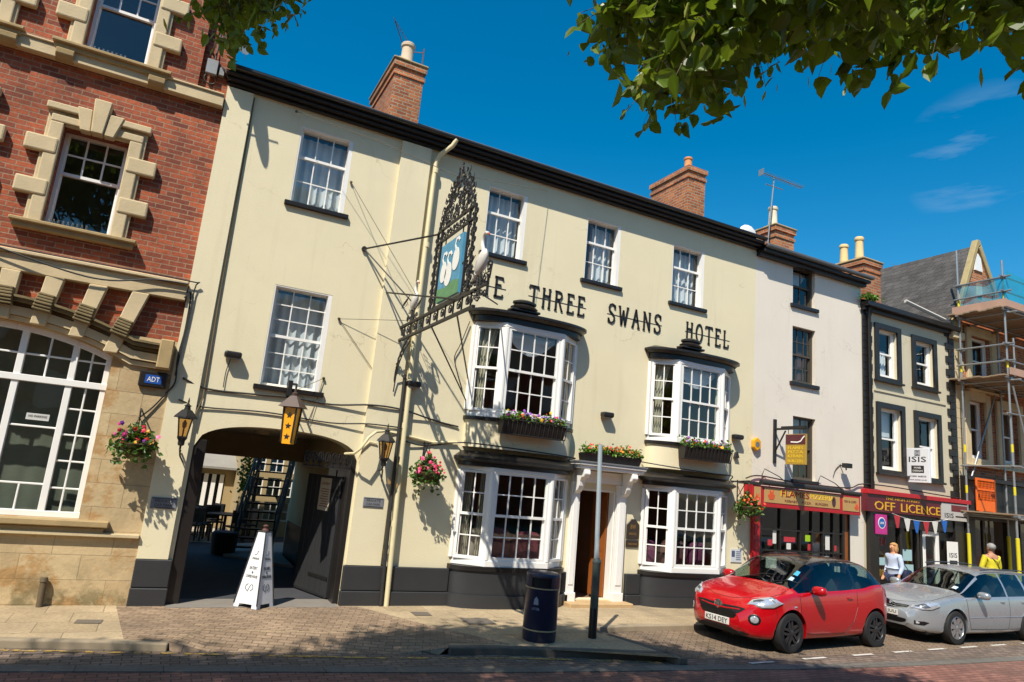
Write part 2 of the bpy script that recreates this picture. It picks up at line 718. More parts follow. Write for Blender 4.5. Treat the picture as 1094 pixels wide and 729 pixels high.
def petals(mb, pts, size, rng):
    for p in pts:
        p = Vector(p)
        n = Vector((rng.gauss(0, .7), -1 + rng.gauss(0, .5), .5 + rng.gauss(0, .5))).normalized()
        a = n.orthogonal().normalized()
        b = n.cross(a)
        s = size * (.7 + .6 * rng.random())
        i = len(mb.v)
        mb.v.append(tuple(p + n * s * .15))
        k = 10
        for j in range(k):
            an = 2 * PI * j / k
            rr = s * (1 if j % 2 == 0 else .72)
            mb.v.append(tuple(p + a * math.cos(an) * rr + b * math.sin(an) * rr - n * s * .1))
        for j in range(k):
            mb.f.append((i, i + 1 + j, i + 1 + (j + 1) % k))

# ------------------------------------------------------------------ shared materials
M = {}
M['cream'] = render_wall('cream_render', '#e0d6b4', .06)
M['white_render'] = render_wall('off_white_render', '#dfd7c8', .06)
M['grey_render'] = render_wall('grey_render', '#c9c1a6', .1)
M['black'] = simple('black_gloss_paint', '#221f1d', .35, .25, 5, bmp=.06)
M['plinth'] = simple('charcoal_plinth_paint', '#303133', .5, .2, 2.5, bmp=.12, bscale=12)
M['white'] = simple('white_gloss_paint', '#ecebe6', .4, .05, 5, bmp=.04)
M['iron'] = simple('black_ironwork', '#1d1c1b', .5, .3, 9)
M['cream_pipe'] = simple('cream_pipe_paint', '#d8cda4', .45, .1, 7)
M['glass'] = glass_mat('window_glass')
M['dark_glass'] = glass_mat('shop_glass', (.6, .63, .63))
M['curtain'] = simple('net_curtain', '#d6d9da', .9, .08, 20)
M['drape'] = simple('heavy_drape', '#c3bda8', .9, .12, 14)
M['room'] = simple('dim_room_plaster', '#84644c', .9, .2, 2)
M['slate'] = brick_mat('roof_slate', '#5a5652', '#46433f', '#2b2927', .3, .16, .006, var=.7, bmp=.8)
M['brick'] = brick_mat('red_brick', '#b25a36', '#74392a', '#9c8068', .25, .085, .009, var=.6, dirt=.15)
M['old_brick'] = brick_mat('weathered_orange_brick', '#c87440', '#8f4a2e', '#a8957a', .24, .085, .014, var=.7, dirt=.22)
M['stone'] = stone_mat('golden_ashlar', '#ccb790', '#bda680', '#a89474', .78, .36, .7)
M['trim'] = simple('dressed_stone', '#c6b48f', .85, .24, 2.6, bmp=.35, bscale=30)
M['dirty_stone'] = simple('weathered_stone', '#a38d64', .9, .35, 3, bmp=.4, bscale=24)
M['lead'] = simple('lead_flashing', '#6f7173', .6, .2, 4)
M['pot'] = simple('clay_chimney_pot', '#cbb59a', .85, .18, 6, bmp=.1)
M['wood'] = simple('varnished_oak', '#8a4f23', .4, .25, 3)
M['bulb'] = simple('amber_lantern_glass', '#8a6b3a', .25, .2, 10)
M['galv'] = simple('galvanised_steel', '#9a9c9b', .45, .15, 8, metal=.6)
M['cable'] = simple('black_cable', '#2b2a28', .6, .1, 5)
M['gold'] = simple('gold_leaf_letters', '#d8a52c', .5, .15, 20)
M['plaque'] = simple('dark_bronze', '#3a3028', .4, .2, 20)
M['grey_plate'] = simple('weathered_grey_plate', '#777a80', .5, .15, 20)
M['soil'] = simple('soil', '#2a1d12', .95, .3, 30)
M['leaf'] = leaf_mat('bedding_leaf', '#3f6a1f', '#6d8f2c', .25)
M['leaf_dark'] = leaf_mat('trailing_leaf', '#2d4f1c', '#4f7327', .25)


# ------------------------------------------------------------------ windows
def sash(parent, fr, u0, u1, w0, w1, cols, top_rows, bot_rows, split, set_=-.09, fw=.065, bar=.022, frame=None, glass=None,
         sill=None, curtain=None, name='window', rail=.05, sillw=.09, silld=.07, sillh=.085, horns=True, cmat=None, lining=0., bot_cols=None):
    frame = frame or M['white']
    mb = MB()
    f0, f1 = set_ - .1, set_
    mb.bf(fr, u0, u0 + fw, w0, w1, f0, f1)
    mb.bf(fr, u1 - fw, u1, w0, w1, f0, f1)
    if lining:
        mb.bf(fr, u1 - lining, u1 - .002, w0 + .004, w1 - .004, f1, -.004)
        mb.bf(fr, u0 + .002, u0 + .02, w0 + .004, w1 - .004, f1, -.004)
        mb.bf(fr, u0 + .02, u1 - lining, w1 - .022, w1 - .004, f1, -.006)
    mb.bf(fr, u0 + fw, u1 - fw, w0, w0 + fw * 1.1, f0, f1)
    mb.bf(fr, u0 + fw, u1 - fw, w1 - fw * .8, w1, f0, f1)
    a, b = u0 + fw, u1 - fw
    c, e = w0 + fw * 1.1, w1 - fw * .8
    mid = c + (e - c) * (1 - split)
    mb.bf(fr, a, b, mid - rail / 2, mid + rail / 2, f0 + .03, f1 - .012)
    for lo, hi, rows, dz, cols in ((mid + rail / 2, e, top_rows, -.02, cols), (c, mid - rail / 2, bot_rows, -.05, bot_cols or cols)):
        st = .028
        mb.bf(fr, a, a + st, lo, hi, set_ + dz - .035, set_ + dz)
        mb.bf(fr, b - st, b, lo, hi, set_ + dz - .035, set_ + dz)
        for k in range(1, cols):
            x = a + (b - a) * k / cols
            mb.bf(fr, x - bar / 2, x + bar / 2, lo, hi, set_ + dz - .03, set_ + dz - .002)
        for k in range(1, rows):
            z = lo + (hi - lo) * k / rows
            mb.bf(fr, a, b, z - bar / 2, z + bar / 2, set_ + dz - .028, set_ + dz - .004)
    w = mb.build(name, frame, parent)
    g = MB()
    g.face([fr.p(a, mid, set_ - .04), fr.p(b, mid, set_ - .04), fr.p(b, e, set_ - .04), fr.p(a, e, set_ - .04)])
    g.face([fr.p(a, c, set_ - .07), fr.p(b, c, set_ - .07), fr.p(b, mid, set_ - .07), fr.p(a, mid, set_ - .07)])
    g.build('glass', glass or M['glass'], w)
    if sill is not None:
        s = MB()
        s.bf(fr, u0 - sillw, u1 + sillw, w0 - sillh, w0 - .002, set_ - .1, silld)
        s.build('sill', sill, w, bevel=.008)
    if curtain:
        cm = MB()
        if curtain == 'net':
            wavy(cm, fr, a, b, c, e - .02, set_ - .24, .02, 6)
        elif curtain == 'half':
            wavy(cm, fr, a, b, c, c + (e - c) * .62, set_ - .22, .02, 6)
        elif curtain == 'pair':
            wavy(cm, fr, a, a + (b - a) * .34, c, e, set_ - .24, .03, 4)
            wavy(cm, fr, b, b - (b - a) * .34, c, e, set_ - .24, .03, 4)
        elif curtain == 'blind':
            cm.face([fr.p(a, c + (e - c) * .55, set_ - .2), fr.p(b, c + (e - c) * .55, set_ - .2), fr.p(b, e, set_ - .2), fr.p(a, e, set_ - .2)])
        elif curtain == 'left':
            wavy(cm, fr, a, a + (b - a) * .85, c, e, set_ - .2, .03, 4, gather=.45)
        elif curtain == 'swag':
            n = 24
            for row in range(5):
                i0 = len(cm.v)
                for k in range(n + 1):
                    t = k / n
                    dip = .34 * math.sin(PI * t) * (row / 4) + .1 * (row / 4)
                    cm.v.append(tuple(fr.p(a + (b - a) * t, e - dip, set_ - .2 + .03 * (row % 2))))
                if row:
                    for k in range(n):
                        cm.f.append((i0 + k, i0 + k + 1, i0 - n + k, i0 - n - 1 + k))
        cm.build('curtain', cmat or M['curtain'], w, smooth=True)
    return w


# ------------------------------------------------------------------ the hotel
HX0, HX1 = -.06, 13.0
hotel = thing('hotel', 'long three storey cream rendered hotel with bow windows, black plinth and coach arch', 'hotel', (6.5, FY, 0))
ARCH0, ARCH1, SPR, CROWN = .45, 3.2, 2.5, 2.93
W1 = (1.30, 2.30, 7.08, 8.60)
W2 = (5.24, 6.18, 7.05, 8.54)
W3 = (7.75, 8.69, 7.00, 8.48)
W4 = (10.25, 11.25, 6.98, 8.45)
WL = (1.30, 2.33, 3.66, 5.48)
B1, B2 = 6.45, 10.93           # centres of the two bays
BH = 1.22
DOOR = (8.0, 8.97, .15, 2.4)
holes = [W1, W2, W3, W4, WL, (ARCH0, ARCH1, -.05, 2.95), DOOR]
for c in (B1, B2):
    holes += [(c - BH + .03, c + BH - .03, 3.7, 5.6), (c - BH + .03, c + BH - .03, .85, 2.66)]
mb = MB()
wall_cells(mb, FRONT, HX0, HX1, -.1, 9.05, holes, 0, .2)


def arch_z(x):
    t = (x - (ARCH0 + ARCH1) / 2) / ((ARCH1 - ARCH0) / 2)
    return SPR + (CROWN - SPR) * (max(0, 1 - abs(t) ** 2.6)) ** (1 / 2.2)


NA = 28
for k in range(NA):
    xa, xb = ARCH0 + (ARCH1 - ARCH0) * k / NA, ARCH0 + (ARCH1 - ARCH0) * (k + 1) / NA
    za, zb = arch_z(xa), arch_z(xb)
    mb.face([(xa, FY, za), (xb, FY, zb), (xb, FY, 2.95), (xa, FY, 2.95)])
    mb.face([(xa, FY, za), (xb, FY, zb), (xb, FY + .5, zb), (xa, FY + .5, za)])
# gable ends and back
mb.face([(HX0, FY, -.1), (HX0, FY + 6.4, -.1), (HX0, FY + 6.4, 9.35), (HX0, FY, 9.35)])
mb.face([(HX1, FY, -.1), (HX1, FY + 6.4, -.1), (HX1, FY + 6.4, 9.35), (HX1, FY, 9.35)])
BK = Fr((0, FY + 6.4, 0), (1, 0, 0), (0, 1, 0))
wall_cells(mb, BK, HX0, HX1, -.1, 9.35, [(ARCH0 + .1, ARCH1, -.05, 2.42)], 0, .2)
# pilasters standing a little proud
for a, b, z0 in ((HX0 - .01, .38, .70), (3.24, 3.86, .70)):
    zz = z0
    mb.box(a, b, FY - .075, FY - .001, zz, 8.9)
mb.build('wall', M['cream'], hotel)
# passage lining
mb = MB()
mb.box(ARCH0 - .05, ARCH1 + .3, FY + .5, FY + 6.2, 2.94, 3.0)
mb.box(ARCH0 - .05, ARCH1 + .3, FY + 5.3, FY + 6.2, 2.4, 2.94)
mb.lathe([(.16, 0), (.15, -.05), (.02, -.07)], (1.75, FY + 2.2, 2.94), 14)
mb.build('passage_ceiling', simple('passage_ceiling_paint', '#b8a888', .8, .2, 2), hotel)
mb = MB()
mb.box(ARCH0 - .2, ARCH0, FY + .2, FY + 6.2, -.05, 2.94)
mb.box(ARCH1, ARCH1 + .25, FY + 2.2, FY + 6.2, .9, 2.94)
mb.box(ARCH1, ARCH1 + .25, FY + .45, FY + 2.2, 2.442, 2.94)
mb.build('passage_wall', simple('passage_wall_paint', '#c9b78a', .8, .2, 2), hotel)
mb = MB()
mb.box(ARCH1 - .01, ARCH1 + .25, FY + .45, FY + 2.2, -.05, 2.44)
mb.box(ARCH1 - .02, ARCH1 + .25, FY + 2.2, FY + 6.2, -.05, .9)
for k in range(2):
    mb.box(ARCH1 - .03, ARCH1 - .01, FY + .62 + k * .78, FY + 1.28 + k * .78, .25, 2.3)
mb.build('passage_panelling', M['black'], hotel)
# arch jambs painted black
mb = MB()
mb.box(ARCH0 - .01, ARCH0 + .2, FY + .02, FY + .4, -.05, SPR + .12)
mb.box(ARCH1 - .1, ARCH1 + .01, FY + .02, FY + .45, -.05, SPR + .05)
mb.build('arch_jamb', M['black'], hotel, bevel=.01)
# iron fretwork over the right of the arch
mb = MB()
fr = Fr((2.3, FY + .12, 0), (1, 0, 0), (0, -1, 0))
for k in range(7):
    u = .02 + k * .12
    mb.ribbon(fr, [(u + .05 * math.cos(t) * (1 - t / 14), 2.52 + .09 * math.sin(t)) for t in np.linspace(-1, 5.2, 14)], .022, 0, .03)
    mb.ribbon(fr, [(u, 2.36), (u + .015, 2.6)], .022, 0, .03)
mb.ribbon(fr, [(-.05, 2.36), (.85, 2.36)], .025, 0, .03)
mb.build('fretwork', M['iron'], hotel)
# plinth
mb = MB()
for a, b in ((HX0 - .015, ARCH0), (ARCH1, B1 - BH - .02), (B1 + BH + .02, 7.84), (9.3, B2 - BH - .02), (B2 + BH + .02, HX1)):
    mb.box(a, b, FY - .09, FY - .002, .27, .69)
    mb.box(a - .006, b + .006, FY - .13, FY - .003, -.1, .265)
mb.build('plinth', M['plinth'], hotel, bevel=.012)
# cornice and gutter
mb = MB()
mb.box(HX0 - .02, HX1 - .02, FY - .10, FY - .002, 8.93, 8.98)
mb.box(HX0 - .05, HX1, FY - .20, FY - .002, 8.982, 9.04)
mb.box(HX0 - .08, HX1 + .02, FY - .29, FY - .002, 9.042, 9.11)
mb.build('cornice', M['black'], hotel, bevel=.015)
mb = MB()
mb.box(HX0 - .08, HX1 + .02, FY - .40, FY - .27, 9.112, 9.19)
mb.build('gutter', M['black'], hotel, bevel=.03, seg=2)
mb = MB()
mb.face([(HX0 - .05, FY - .3, 9.17), (HX1, FY - .3, 9.17), (HX1, FY + 3.2, 11.2), (HX0 - .05, FY + 3.2, 11.2)])
mb.face([(HX0 - .05, FY + 6.6, 9.3), (HX1, FY + 6.6, 9.3), (HX1, FY + 3.2, 11.2), (HX0 - .05, FY + 3.2, 11.2)])
for x in (HX0, HX1):
    mb.face([(x, FY, 9.3), (x, FY + 6.4, 9.3), (x, FY + 3.2, 11.18)])
roof = mb.build('roof', M['slate'], hotel)
# rooms behind the glass
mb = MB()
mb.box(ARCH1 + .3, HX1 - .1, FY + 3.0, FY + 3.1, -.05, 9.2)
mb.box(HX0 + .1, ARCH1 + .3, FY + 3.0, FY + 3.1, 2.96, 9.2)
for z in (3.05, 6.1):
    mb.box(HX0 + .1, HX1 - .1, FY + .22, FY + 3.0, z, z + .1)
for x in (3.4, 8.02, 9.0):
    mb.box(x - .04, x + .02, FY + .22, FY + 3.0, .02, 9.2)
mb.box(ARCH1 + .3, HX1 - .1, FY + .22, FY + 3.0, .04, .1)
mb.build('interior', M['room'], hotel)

# sash windows
bs = M['black']
sash(hotel, FRONT, *W1, 3, 1, 2, .36, set_=-.12, fw=.05, bar=.02, lining=.075, sill=bs, curtain='net')
sash(hotel, FRONT, *W2, 3, 1, 2, .36, set_=-.12, fw=.05, bar=.02, lining=.075, sill=bs, curtain='net')
sash(hotel, FRONT, *W3, 3, 1, 2, .36, set_=-.12, fw=.05, bar=.02, lining=.075, sill=bs, curtain='net')
sash(hotel, FRONT, *W4, 3, 1, 2, .36, set_=-.12, fw=.05, bar=.02, lining=.075, sill=bs, curtain='net')
sash(hotel, FRONT, *WL, 3, 3, 3, .5, set_=-.12, fw=.05, bar=.02, lining=.075, sill=bs, curtain='net')


# bay windows
def bow(xc, hw, d, n=28, p=2.5):
    pts = []
    for k in range(n + 1):
        t = PI * k / n
        c, s_ = math.cos(t), math.sin(t)
        X = -hw * math.copysign(abs(c) ** (2 / p), c)
        Y = d * abs(s_) ** (2 / p)
        pts.append((xc + X, FY - Y))
    return pts


def band(mb, xc, hw, d, z0, z1, top_d=None, top_hw=None, n=28):
    a = bow(xc, hw, d, n)
    b = bow(xc, top_hw or hw, top_d or d, n)
    i = len(mb.v)
    mb.v += [(x, y, z0) for x, y in a] + [(x, y, z1) for x, y in b]
    m = len(a)
    mb.f.append(tuple(range(i, i + m))[::-1])
    mb.f.append(tuple(range(i + m, i + 2 * m)))
    for k in range(m - 1):
        mb.f.append((i + k, i + k + 1, i + m + k + 1, i + m + k))


def bay(xc, z0, z1, storey, curtains):
    a, d = .56, .37
    A = (xc - BH, FY - .01)
    B = (xc - BH + a, FY - d)
    C = (xc + BH - a, FY - d)
    D = (xc + BH, FY - .01)
    post = MB()
    # corner posts, head and cill rails, one frame
    q = [A, (B[0] - .03, B[1] - .06), (C[0] + .03, C[1] - .06), D]
    qi = [(A[0] + .1, A[1]), (B[0] + .06, B[1] + .08), (C[0] - .06, C[1] + .08), (D[0] - .1, D[1])]
    poly = q + qi[::-1]
    post.prism(poly, z0 - .02, z0 + .1)
    post.prism(poly, z1 - .07, z1 + .02)
    for (x, y) in (A, B, C, D):
        w = .07 if y < FY - .1 else .05
        n = 8
        mbp = [(x + w * math.cos(2 * PI * (k + .5) / n), min(FY - .005, y + .0 + w * math.sin(2 * PI * (k + .5) / n))) for k in range(n)]
        post.prism(mbp, z0 + .1, z1 - .07)
    w = post.build('bay_window', M['white'], hotel, bevel=.01)
    for (P, Q, cols, cur) in ((A, B, 2, curtains[0]), (B, C, 4, curtains[1]), (C, D, 2, curtains[2])):
        U = Vector((Q[0] - P[0], Q[1] - P[1], 0))
        ln = U.length
        fr = Fr((P[0], P[1], 0), U, (U.y, -U.x, 0) if U.cross(Vector((0, 0, 1))).y > 0 else None)
        sash(w, fr, .05, ln - .05, z0 + .1, z1 - .07, cols, 2, 2, .5, set_=.045, fw=.05, curtain=cur, name='sash', cmat=M['curtain'] if cur == 'swag' else M['drape'])
    c = MB()
    if storey == 'upper':
        band(c, xc, BH + .04, .44, z0 - .09, z0 - .02)
        c.build('sill', M['black'], w, smooth=True)
        c = MB()
        band(c, xc, BH - .005, .40, 3.0, z0 - .092)
        c.build('apron', M['cream'], w, smooth=True)
        c = MB()
        band(c, xc, BH + .04, .45, z1 + .02, z1 + .13)
        band(c, xc, BH + .09, .51, z1 + .132, z1 + .19, .57, BH + .14)
        band(c, xc, BH + .17, .61, z1 + .192, z1 + .24)
        band(c, xc, BH + .155, .59, z1 + .242, z1 + .34, .12, BH - .1)
        c.build('cornice', M['black'], w, smooth=True)
    else:
        band(c, xc, BH + .05, .47, z0 - .1, z0 - .02)
        c.build('sill', M['black'], w, smooth=True)
        c = MB()
        band(c, xc, BH + .01, .44, .27, z0 - .102)
        band(c, xc, BH + .05, .49, -.1, .268)
        c.build('stall_riser', M['plinth'], w, smooth=True)
        c = MB()
        band(c, xc, BH + .04, .45, z1 + .02, z1 + .09)
        band(c, xc, BH + .07, .50, z1 + .092, z1 + .14, .57, BH + .13)
        band(c, xc, BH + .15, .60, z1 + .142, z1 + .185)
        band(c, xc, BH + .14, .58, z1 + .187, z1 + .30, .40, BH)
        c.build('canopy', M['black'], w, smooth=True)
    return w


bay(B1, 3.62, 5.52, 'upper', ('left', 'swag', None))
bay(B2, 3.62, 5.48, 'upper', ('left', 'swag', 'left'))
bay(B1, .80, 2.62, 'lower', ('pair', None, None))
bay(B2, .80, 2.60, 'lower', (None, None, None))

# entrance: portico, step, doors standing open
d = MB()
for a, b in ((7.80, 8.0), (8.97, 9.2)):
    d.box(a, b, FY - .10, FY - .002, .3, 2.5)
    d.box(a - .02, b + .02, FY - .13, FY - .003, .12, .3)
    d.box(a + .04, b - .04, FY - .115, FY - .101, .45, 2.35)
    d.box(a - .015, b + .015, FY - .125, FY - .003, 2.46, 2.53)
d.box(7.80, 9.27, FY - .09, FY - .004, 2.535, 2.78)
d.box(8.02, 8.95, FY + .03, FY + .2, 2.36, 2.42)
d.box(7.985, 8.03, FY + .0, FY + .2, .15, 2.4)
d.box(8.94, 8.985, FY + .0, FY + .2, .15, 2.4)
door = d.build('entrance', M['white'], hotel, bevel=.012)
d = MB()
d.box(7.74, 9.36, FY - .46, FY - .005, 2.80, 2.87)
d.box(7.70, 9.40, FY - .50, FY - .006, 2.872, 2.93)
d.build('canopy', M['white'], door, bevel=.015)
d = MB()
d.box(7.68, 9.42, FY - .52, FY - .004, 2.932, 2.965)
d.build('canopy_lead', M['lead'], door)
for x in (7.9, 9.12):
    d = MB()
    pr = [(0, 2.79), (-.36, 2.79), (-.38, 2.70), (-.33, 2.63), (-.24, 2.62), (-.19, 2.55), (-.17, 2.45), (-.12, 2.36), (-.05, 2.31), (0, 2.28)]
    sf = Fr((x - .07, FY - .11, 0), (0, 1, 0), (1, 0, 0))
    d.extr(sf, pr, 0, .14)
    d.build('bracket', M['white'], door, bevel=.01)
d = MB()
d.box(7.76, 9.32, FY - .38, FY + .3, -.1, .13)
d.build('step', simple('worn_sandstone_step', '#b79a70', .85, .2, 5, bmp=.2), door, bevel=.015)
for a, ang in ((8.06, 70), (8.92, -78)):
    d = MB()
    fr = Fr((a, FY + .2, 0), (math.cos(R(ang)) * (1 if ang > 0 else -1), math.sin(R(abs(ang))), 0))
    d.bf(fr, 0, .44, .16, 2.36, -.022, .022)
    for z0, z1 in ((.3, .95), (1.1, 2.25)):
        d.bf(fr, .08, .36, z0, z1, .0221, .03)
        d.bf(fr, .08, .36, z0, z1, -.03, -.0221)
    lf = d.build('door', M['wood'], door, bevel=.006)
    h = MB()
    h.tube([fr.p(.38, 1.05, .03), fr.p(.38, 1.05, .09), fr.p(.38, 1.25, .09), fr.p(.38, 1.25, .03)], .012)
    h.build('handle', M['gold'], lf)
d = MB()
d.box(8.0, 9.0, FY + 1.6, FY + 1.66, .1, 2.9)
d.build('inner_lobby', M['wood'], door)


# chimneys
def chimney(parent, x0, x1, y0, y1, z0, z1, pots, mat, cap=True, potmat=None, pr=.13, ph=.5):
    m_ = MB()
    m_.box(x0, x1, y0, y1, z0, z1)
    m_.box(x0 - .03, x1 + .03, y0 - .03, y1 + .03, z1 - .36, z1 - .26)
    m_.box(x0 - .05, x1 + .05, y0 - .05, y1 + .05, z1 - .14, z1 - .002)
    c = m_.build('chimney', mat, parent)
    if cap:
        m_ = MB()
        m_.box(x0 - .08, x1 + .08, y0 - .08, y1 + .08, z1, z1 + .06)
        m_.prism([(x0, y0), (x1, y0), (x1, y1), (x0, y1)], z1 + .061, z1 + .11)
        m_.build('capping', M['dirty_stone'], c, bevel=.02)
    for (x, y, h) in pots:
        m_ = MB()
        m_.lathe([(pr * .95, 0), (pr * 1.0, .06), (pr * .9, .1), (pr * .82, h * .8), (pr * 1.0, h * .84), (pr * 1.02, h * .95), (pr * .85, h), (pr * .6, h - .01)], (x, y, z1 + .1), 14)
        m_.build('chimney_pot', potmat or M['pot'], c, smooth=True)
    return c


chimney(hotel, 3.3, 4.0, 14.3, 16.4, 9.6, 11.78, [(3.62, 14.65, .62), (3.62, 15.15, .5), (3.62, 15.65, .5), (3.62, 16.1, .45)], M['old_brick'], pr=.17)
chimney(hotel, 12.1, 12.73, 14.3, 16.0, 9.6, 11.78, [(12.45, 14.75, .42)], M['old_brick'], cap=False, potmat=simple('terracotta_pot', '#c98a55', .8, .2, 6))

# down pipes on the hotel
mb = MB()
mb.tube([(4.26, FY - .36, 9.12), (4.2, FY - .33, 8.98), (4.02, FY - .12, 8.8), (3.97, FY - .09, 8.65), (3.97, FY - .09, 5.0), (4.0, FY - .13, 2.0), (4.04, FY - .13, -.02)], .048, 10)
for z in (8.4, 6.8, 5.0, 3.2, 1.4):
    mb.tube([(3.985, FY - .09, z), (3.985, FY - .09, z + .1)], .062, 10)
mb.build('downpipe', M['cream_pipe'], hotel, smooth=True)
mb = MB()
mb.tube([(3.87, FY - .10, 4.2), (3.89, FY - .13, 2.0), (3.93, FY - .15, -.02)], .035, 8)
for z in (1.0, 2.6):
    mb.tube([(3.91, FY - .13, z), (3.91, FY - .13, z + .07)], .045, 8)
mb.build('downpipe', M['cable'], hotel, smooth=True)
# thin brown conduit whose upper run draws the left pilaster's shadow line
mb = MB()
mb.tube([(.40, FY - .03, 8.85), (.43, FY - .03, 5.0), (.46, FY - .03, 3.3), (.36, FY - .1, 2.9)], .013, 6)
mb.build('conduit', simple('brown_conduit_shadow', '#6a5a3c', .6), hotel, smooth=True)


# the black letters
def letter_strokes(ch):
    S = [(.68, .82), (.58, .96), (.4, 1.0), (.2, .95), (.1, .8), (.14, .64), (.35, .53), (.56, .42), (.68, .27), (.62, .1), (.42, 0), (.2, .03), (.08, .18)]
    O_ = [(.4 + .36 * math.cos(t), .5 + .5 * math.sin(t)) for t in np.linspace(0, 2 * PI, 21)]
    D = {
        'T': [[(-.02, .86), (0, .97), (.8, .97), (.82, .86)], [(.4, .97), (.4, 0)], [(.26, .02), (.54, .02)]],
        'H': [[(.12, 1), (.12, 0)], [(.68, 1), (.68, 0)], [(.12, .62), (.68, .62)], [(0, .98), (.24, .98)], [(0, .02), (.24, .02)], [(.56, .98), (.8, .98)], [(.56, .02), (.8, .02)]],
        'R': [[(.12, 1), (.12, 0)], [(.0, .97), (.4, .97), (.58, .92), (.66, .78), (.58, .64), (.4, .58), (.12, .58)], [(.36, .58), (.72, 0)], [(0, .02), (.24, .02)], [(.62, .02), (.82, .02)]],
        'E': [[(.12, 1), (.12, 0)], [(0, .97), (.6, .97), (.62, .86)], [(.12, .6), (.5, .6)], [(0, .03), (.62, .03), (.64, .15)]],
        'S': [S, [(.68, .97), (.68, .76)], [(.08, .24), (.08, .02)]],
        'W': [[(.08, 1), (.3, 0)], [(.3, 0), (.5, .8)], [(.5, .8), (.7, 0)], [(.7, 0), (.94, 1)], [(-.04, .98), (.2, .98)], [(.82, .98), (1.06, .98)]],
        'A': [[(.06, 0), (.38, 1)], [(.38, 1), (.72, 0)], [(.16, .42), (.6, .42)], [(-.05, .02), (.18, .02)], [(.58, .02), (.84, .02)]],
        'N': [[(.1, 0), (.1, 1)], [(.1, 1), (.68, 0)], [(.68, 0), (.68, 1)], [(-.02, .02), (.22, .02)], [(.56, .98), (.8, .98)], [(-.02, .98), (.14, .98)]],
        'O': [O_],
        'L': [[(.12, 1), (.12, 0)], [(0, .98), (.26, .98)], [(0, .03), (.58, .03), (.62, .2)]],
    }
    return D[ch]


sign = thing('hotel_lettering', 'black raised serif hotel lettering on thin rails across the cream wall', 'lettering', (8.3, FY - .05, 6.3))
for word, u0, u1, z0 in (('THE', 4.83, 5.91, 6.14), ('THREE', 6.42, 7.92, 6.13), ('SWANS', 8.46, 10.06, 6.13), ('HOTEL', 10.74, 12.2, 6.13)):
    n = len(word)
    wd = {'W': 1.22, 'L': .85, 'E': .88, 'S': .92}
    tot = sum(wd.get(c, 1.) for c in word)
    pitch = (u1 - u0) / tot
    u = u0
    hh = .44
    for c in word:
        m_ = MB()
        sx = pitch * .84
        for st in letter_strokes(c):
            thick = .05 if len(st) == 2 and abs(st[0][1] - st[1][1]) < .02 and abs(st[0][0] - st[1][0]) < .3 else .075
            if len(st) == 2 and st[0][1] == st[1][1] and abs(st[0][0] - st[1][0]) < .3:
                thick = .024
            m_.ribbon(FRONT, [(u + x * sx, z0 + z * hh) for x, z in st], thick if thick < .06 else .042, .006, .024)
        m_.build('letter', M['iron'], sign)
        u += pitch * wd.get(c, 1.)
    m_ = MB()
    m_.bf(FRONT, u0 - .02, u1 - .05, z0 + .19, z0 + .203, .002, .008)
    m_.build('fixing_rail', M['iron'], sign)

# ------------------------------------------------------------------ brick and stone building on the left
bank = thing('brick_building', 'red brick building with golden stone ground floor and big arched window', 'building', (-4, FY, 0))
LX0, LX1 = -11.0, -.07
AC, AHW, ASPR, ATOP, ABOT = -2.55, 1.60, 3.78, 4.10, 1.24
AR = (AHW ** 2 + (ATOP - ASPR) ** 2) / (2 * (ATOP - ASPR))


def seg_z(x, extra=0.):
    return ATOP - AR + math.sqrt(max(0, (AR + extra) ** 2 - (x - AC) ** 2))


mb = MB()
WA = (-2.30, -1.36, 5.70, 7.36)
WB = (-2.30, -1.36, 8.74, 10.5)
WC = (-4.42, -3.48, 5.70, 7.36)
WD = (-4.42, -3.48, 8.74, 10.5)
WE = (-6.54, -5.60, 5.70, 7.36)
WF = (-6.54, -5.60, 8.74, 10.5)
wall_cells(mb, FRONT, LX0, LX1, 4.15, 8.5, [WA, WC, WE], 0, .3)
wall_cells(mb, FRONT, LX0, -.55, 8.5, 12.5, [WB, WD, WF], .07, .34)
mb.face([(-.55, FY - .07, 8.5), (-.55, FY + .05, 8.5), (-.55, FY + .05, 12.5), (-.55, FY - .07, 12.5)])
mb.box(-.55, LX1, FY + .05, FY + .1, 8.5, 12.5)
mb.box(-.30, LX1 - .002, FY - .02, FY + .049, 8.66, 12.4)
mb.box(LX1 - .12, LX1 - .004, FY + .1, FY + 4.6, 8.5, 12.5)
mb.build('wall', M['brick'], bank)
mb = MB()
FS = Fr((0, FY - .05, 0), (1, 0, 0), (0, -1, 0))
wall_cells(mb, FS, LX0, LX1, -.1, 4.16, [(AC - AHW, AC + AHW, ABOT, 4.16)], 0, .35)
N_ = 24
for k in range(N_):
    xa, xb = AC - AHW + 2 * AHW * k / N_, AC - AHW + 2 * AHW * (k + 1) / N_
    za, zb = seg_z(xa), seg_z(xb)
    mb.face([(xa, FY - .05, za), (xb, FY - .05, zb), (xb, FY - .05, 4.16), (xa, FY - .05, 4.16)])
    mb.face([(xa, FY - .05, za), (xb, FY - .05, zb), (xb, FY + .3, zb), (xa, FY + .3, za)])
mb.build('stone_base', M['stone'], bank)
mb = MB()
mb.box(LX0, LX1 - .01, FY - .14, FY - .051, 1.0, 1.06)
mb.build('plinth_course', M['trim'], bank, bevel=.01)
# string courses
mb = MB()
mb.box(LX0, -.085, FY - .16, FY - .002, 8.44, 8.64)
mb.box(LX0, -.09, FY - .19, FY - .003, 8.642, 8.68)
mb.build('string_course', M['trim'], bank, bevel=.012)
mb = MB()
mb.box(LX0, -.085, FY - .14, FY - .002, 4.86, 5.12)
mb.box(LX0, -.08, FY - .2, FY - .003, 5.122, 5.18)
mb.build('string_course', M['trim'], bank, bevel=.012)


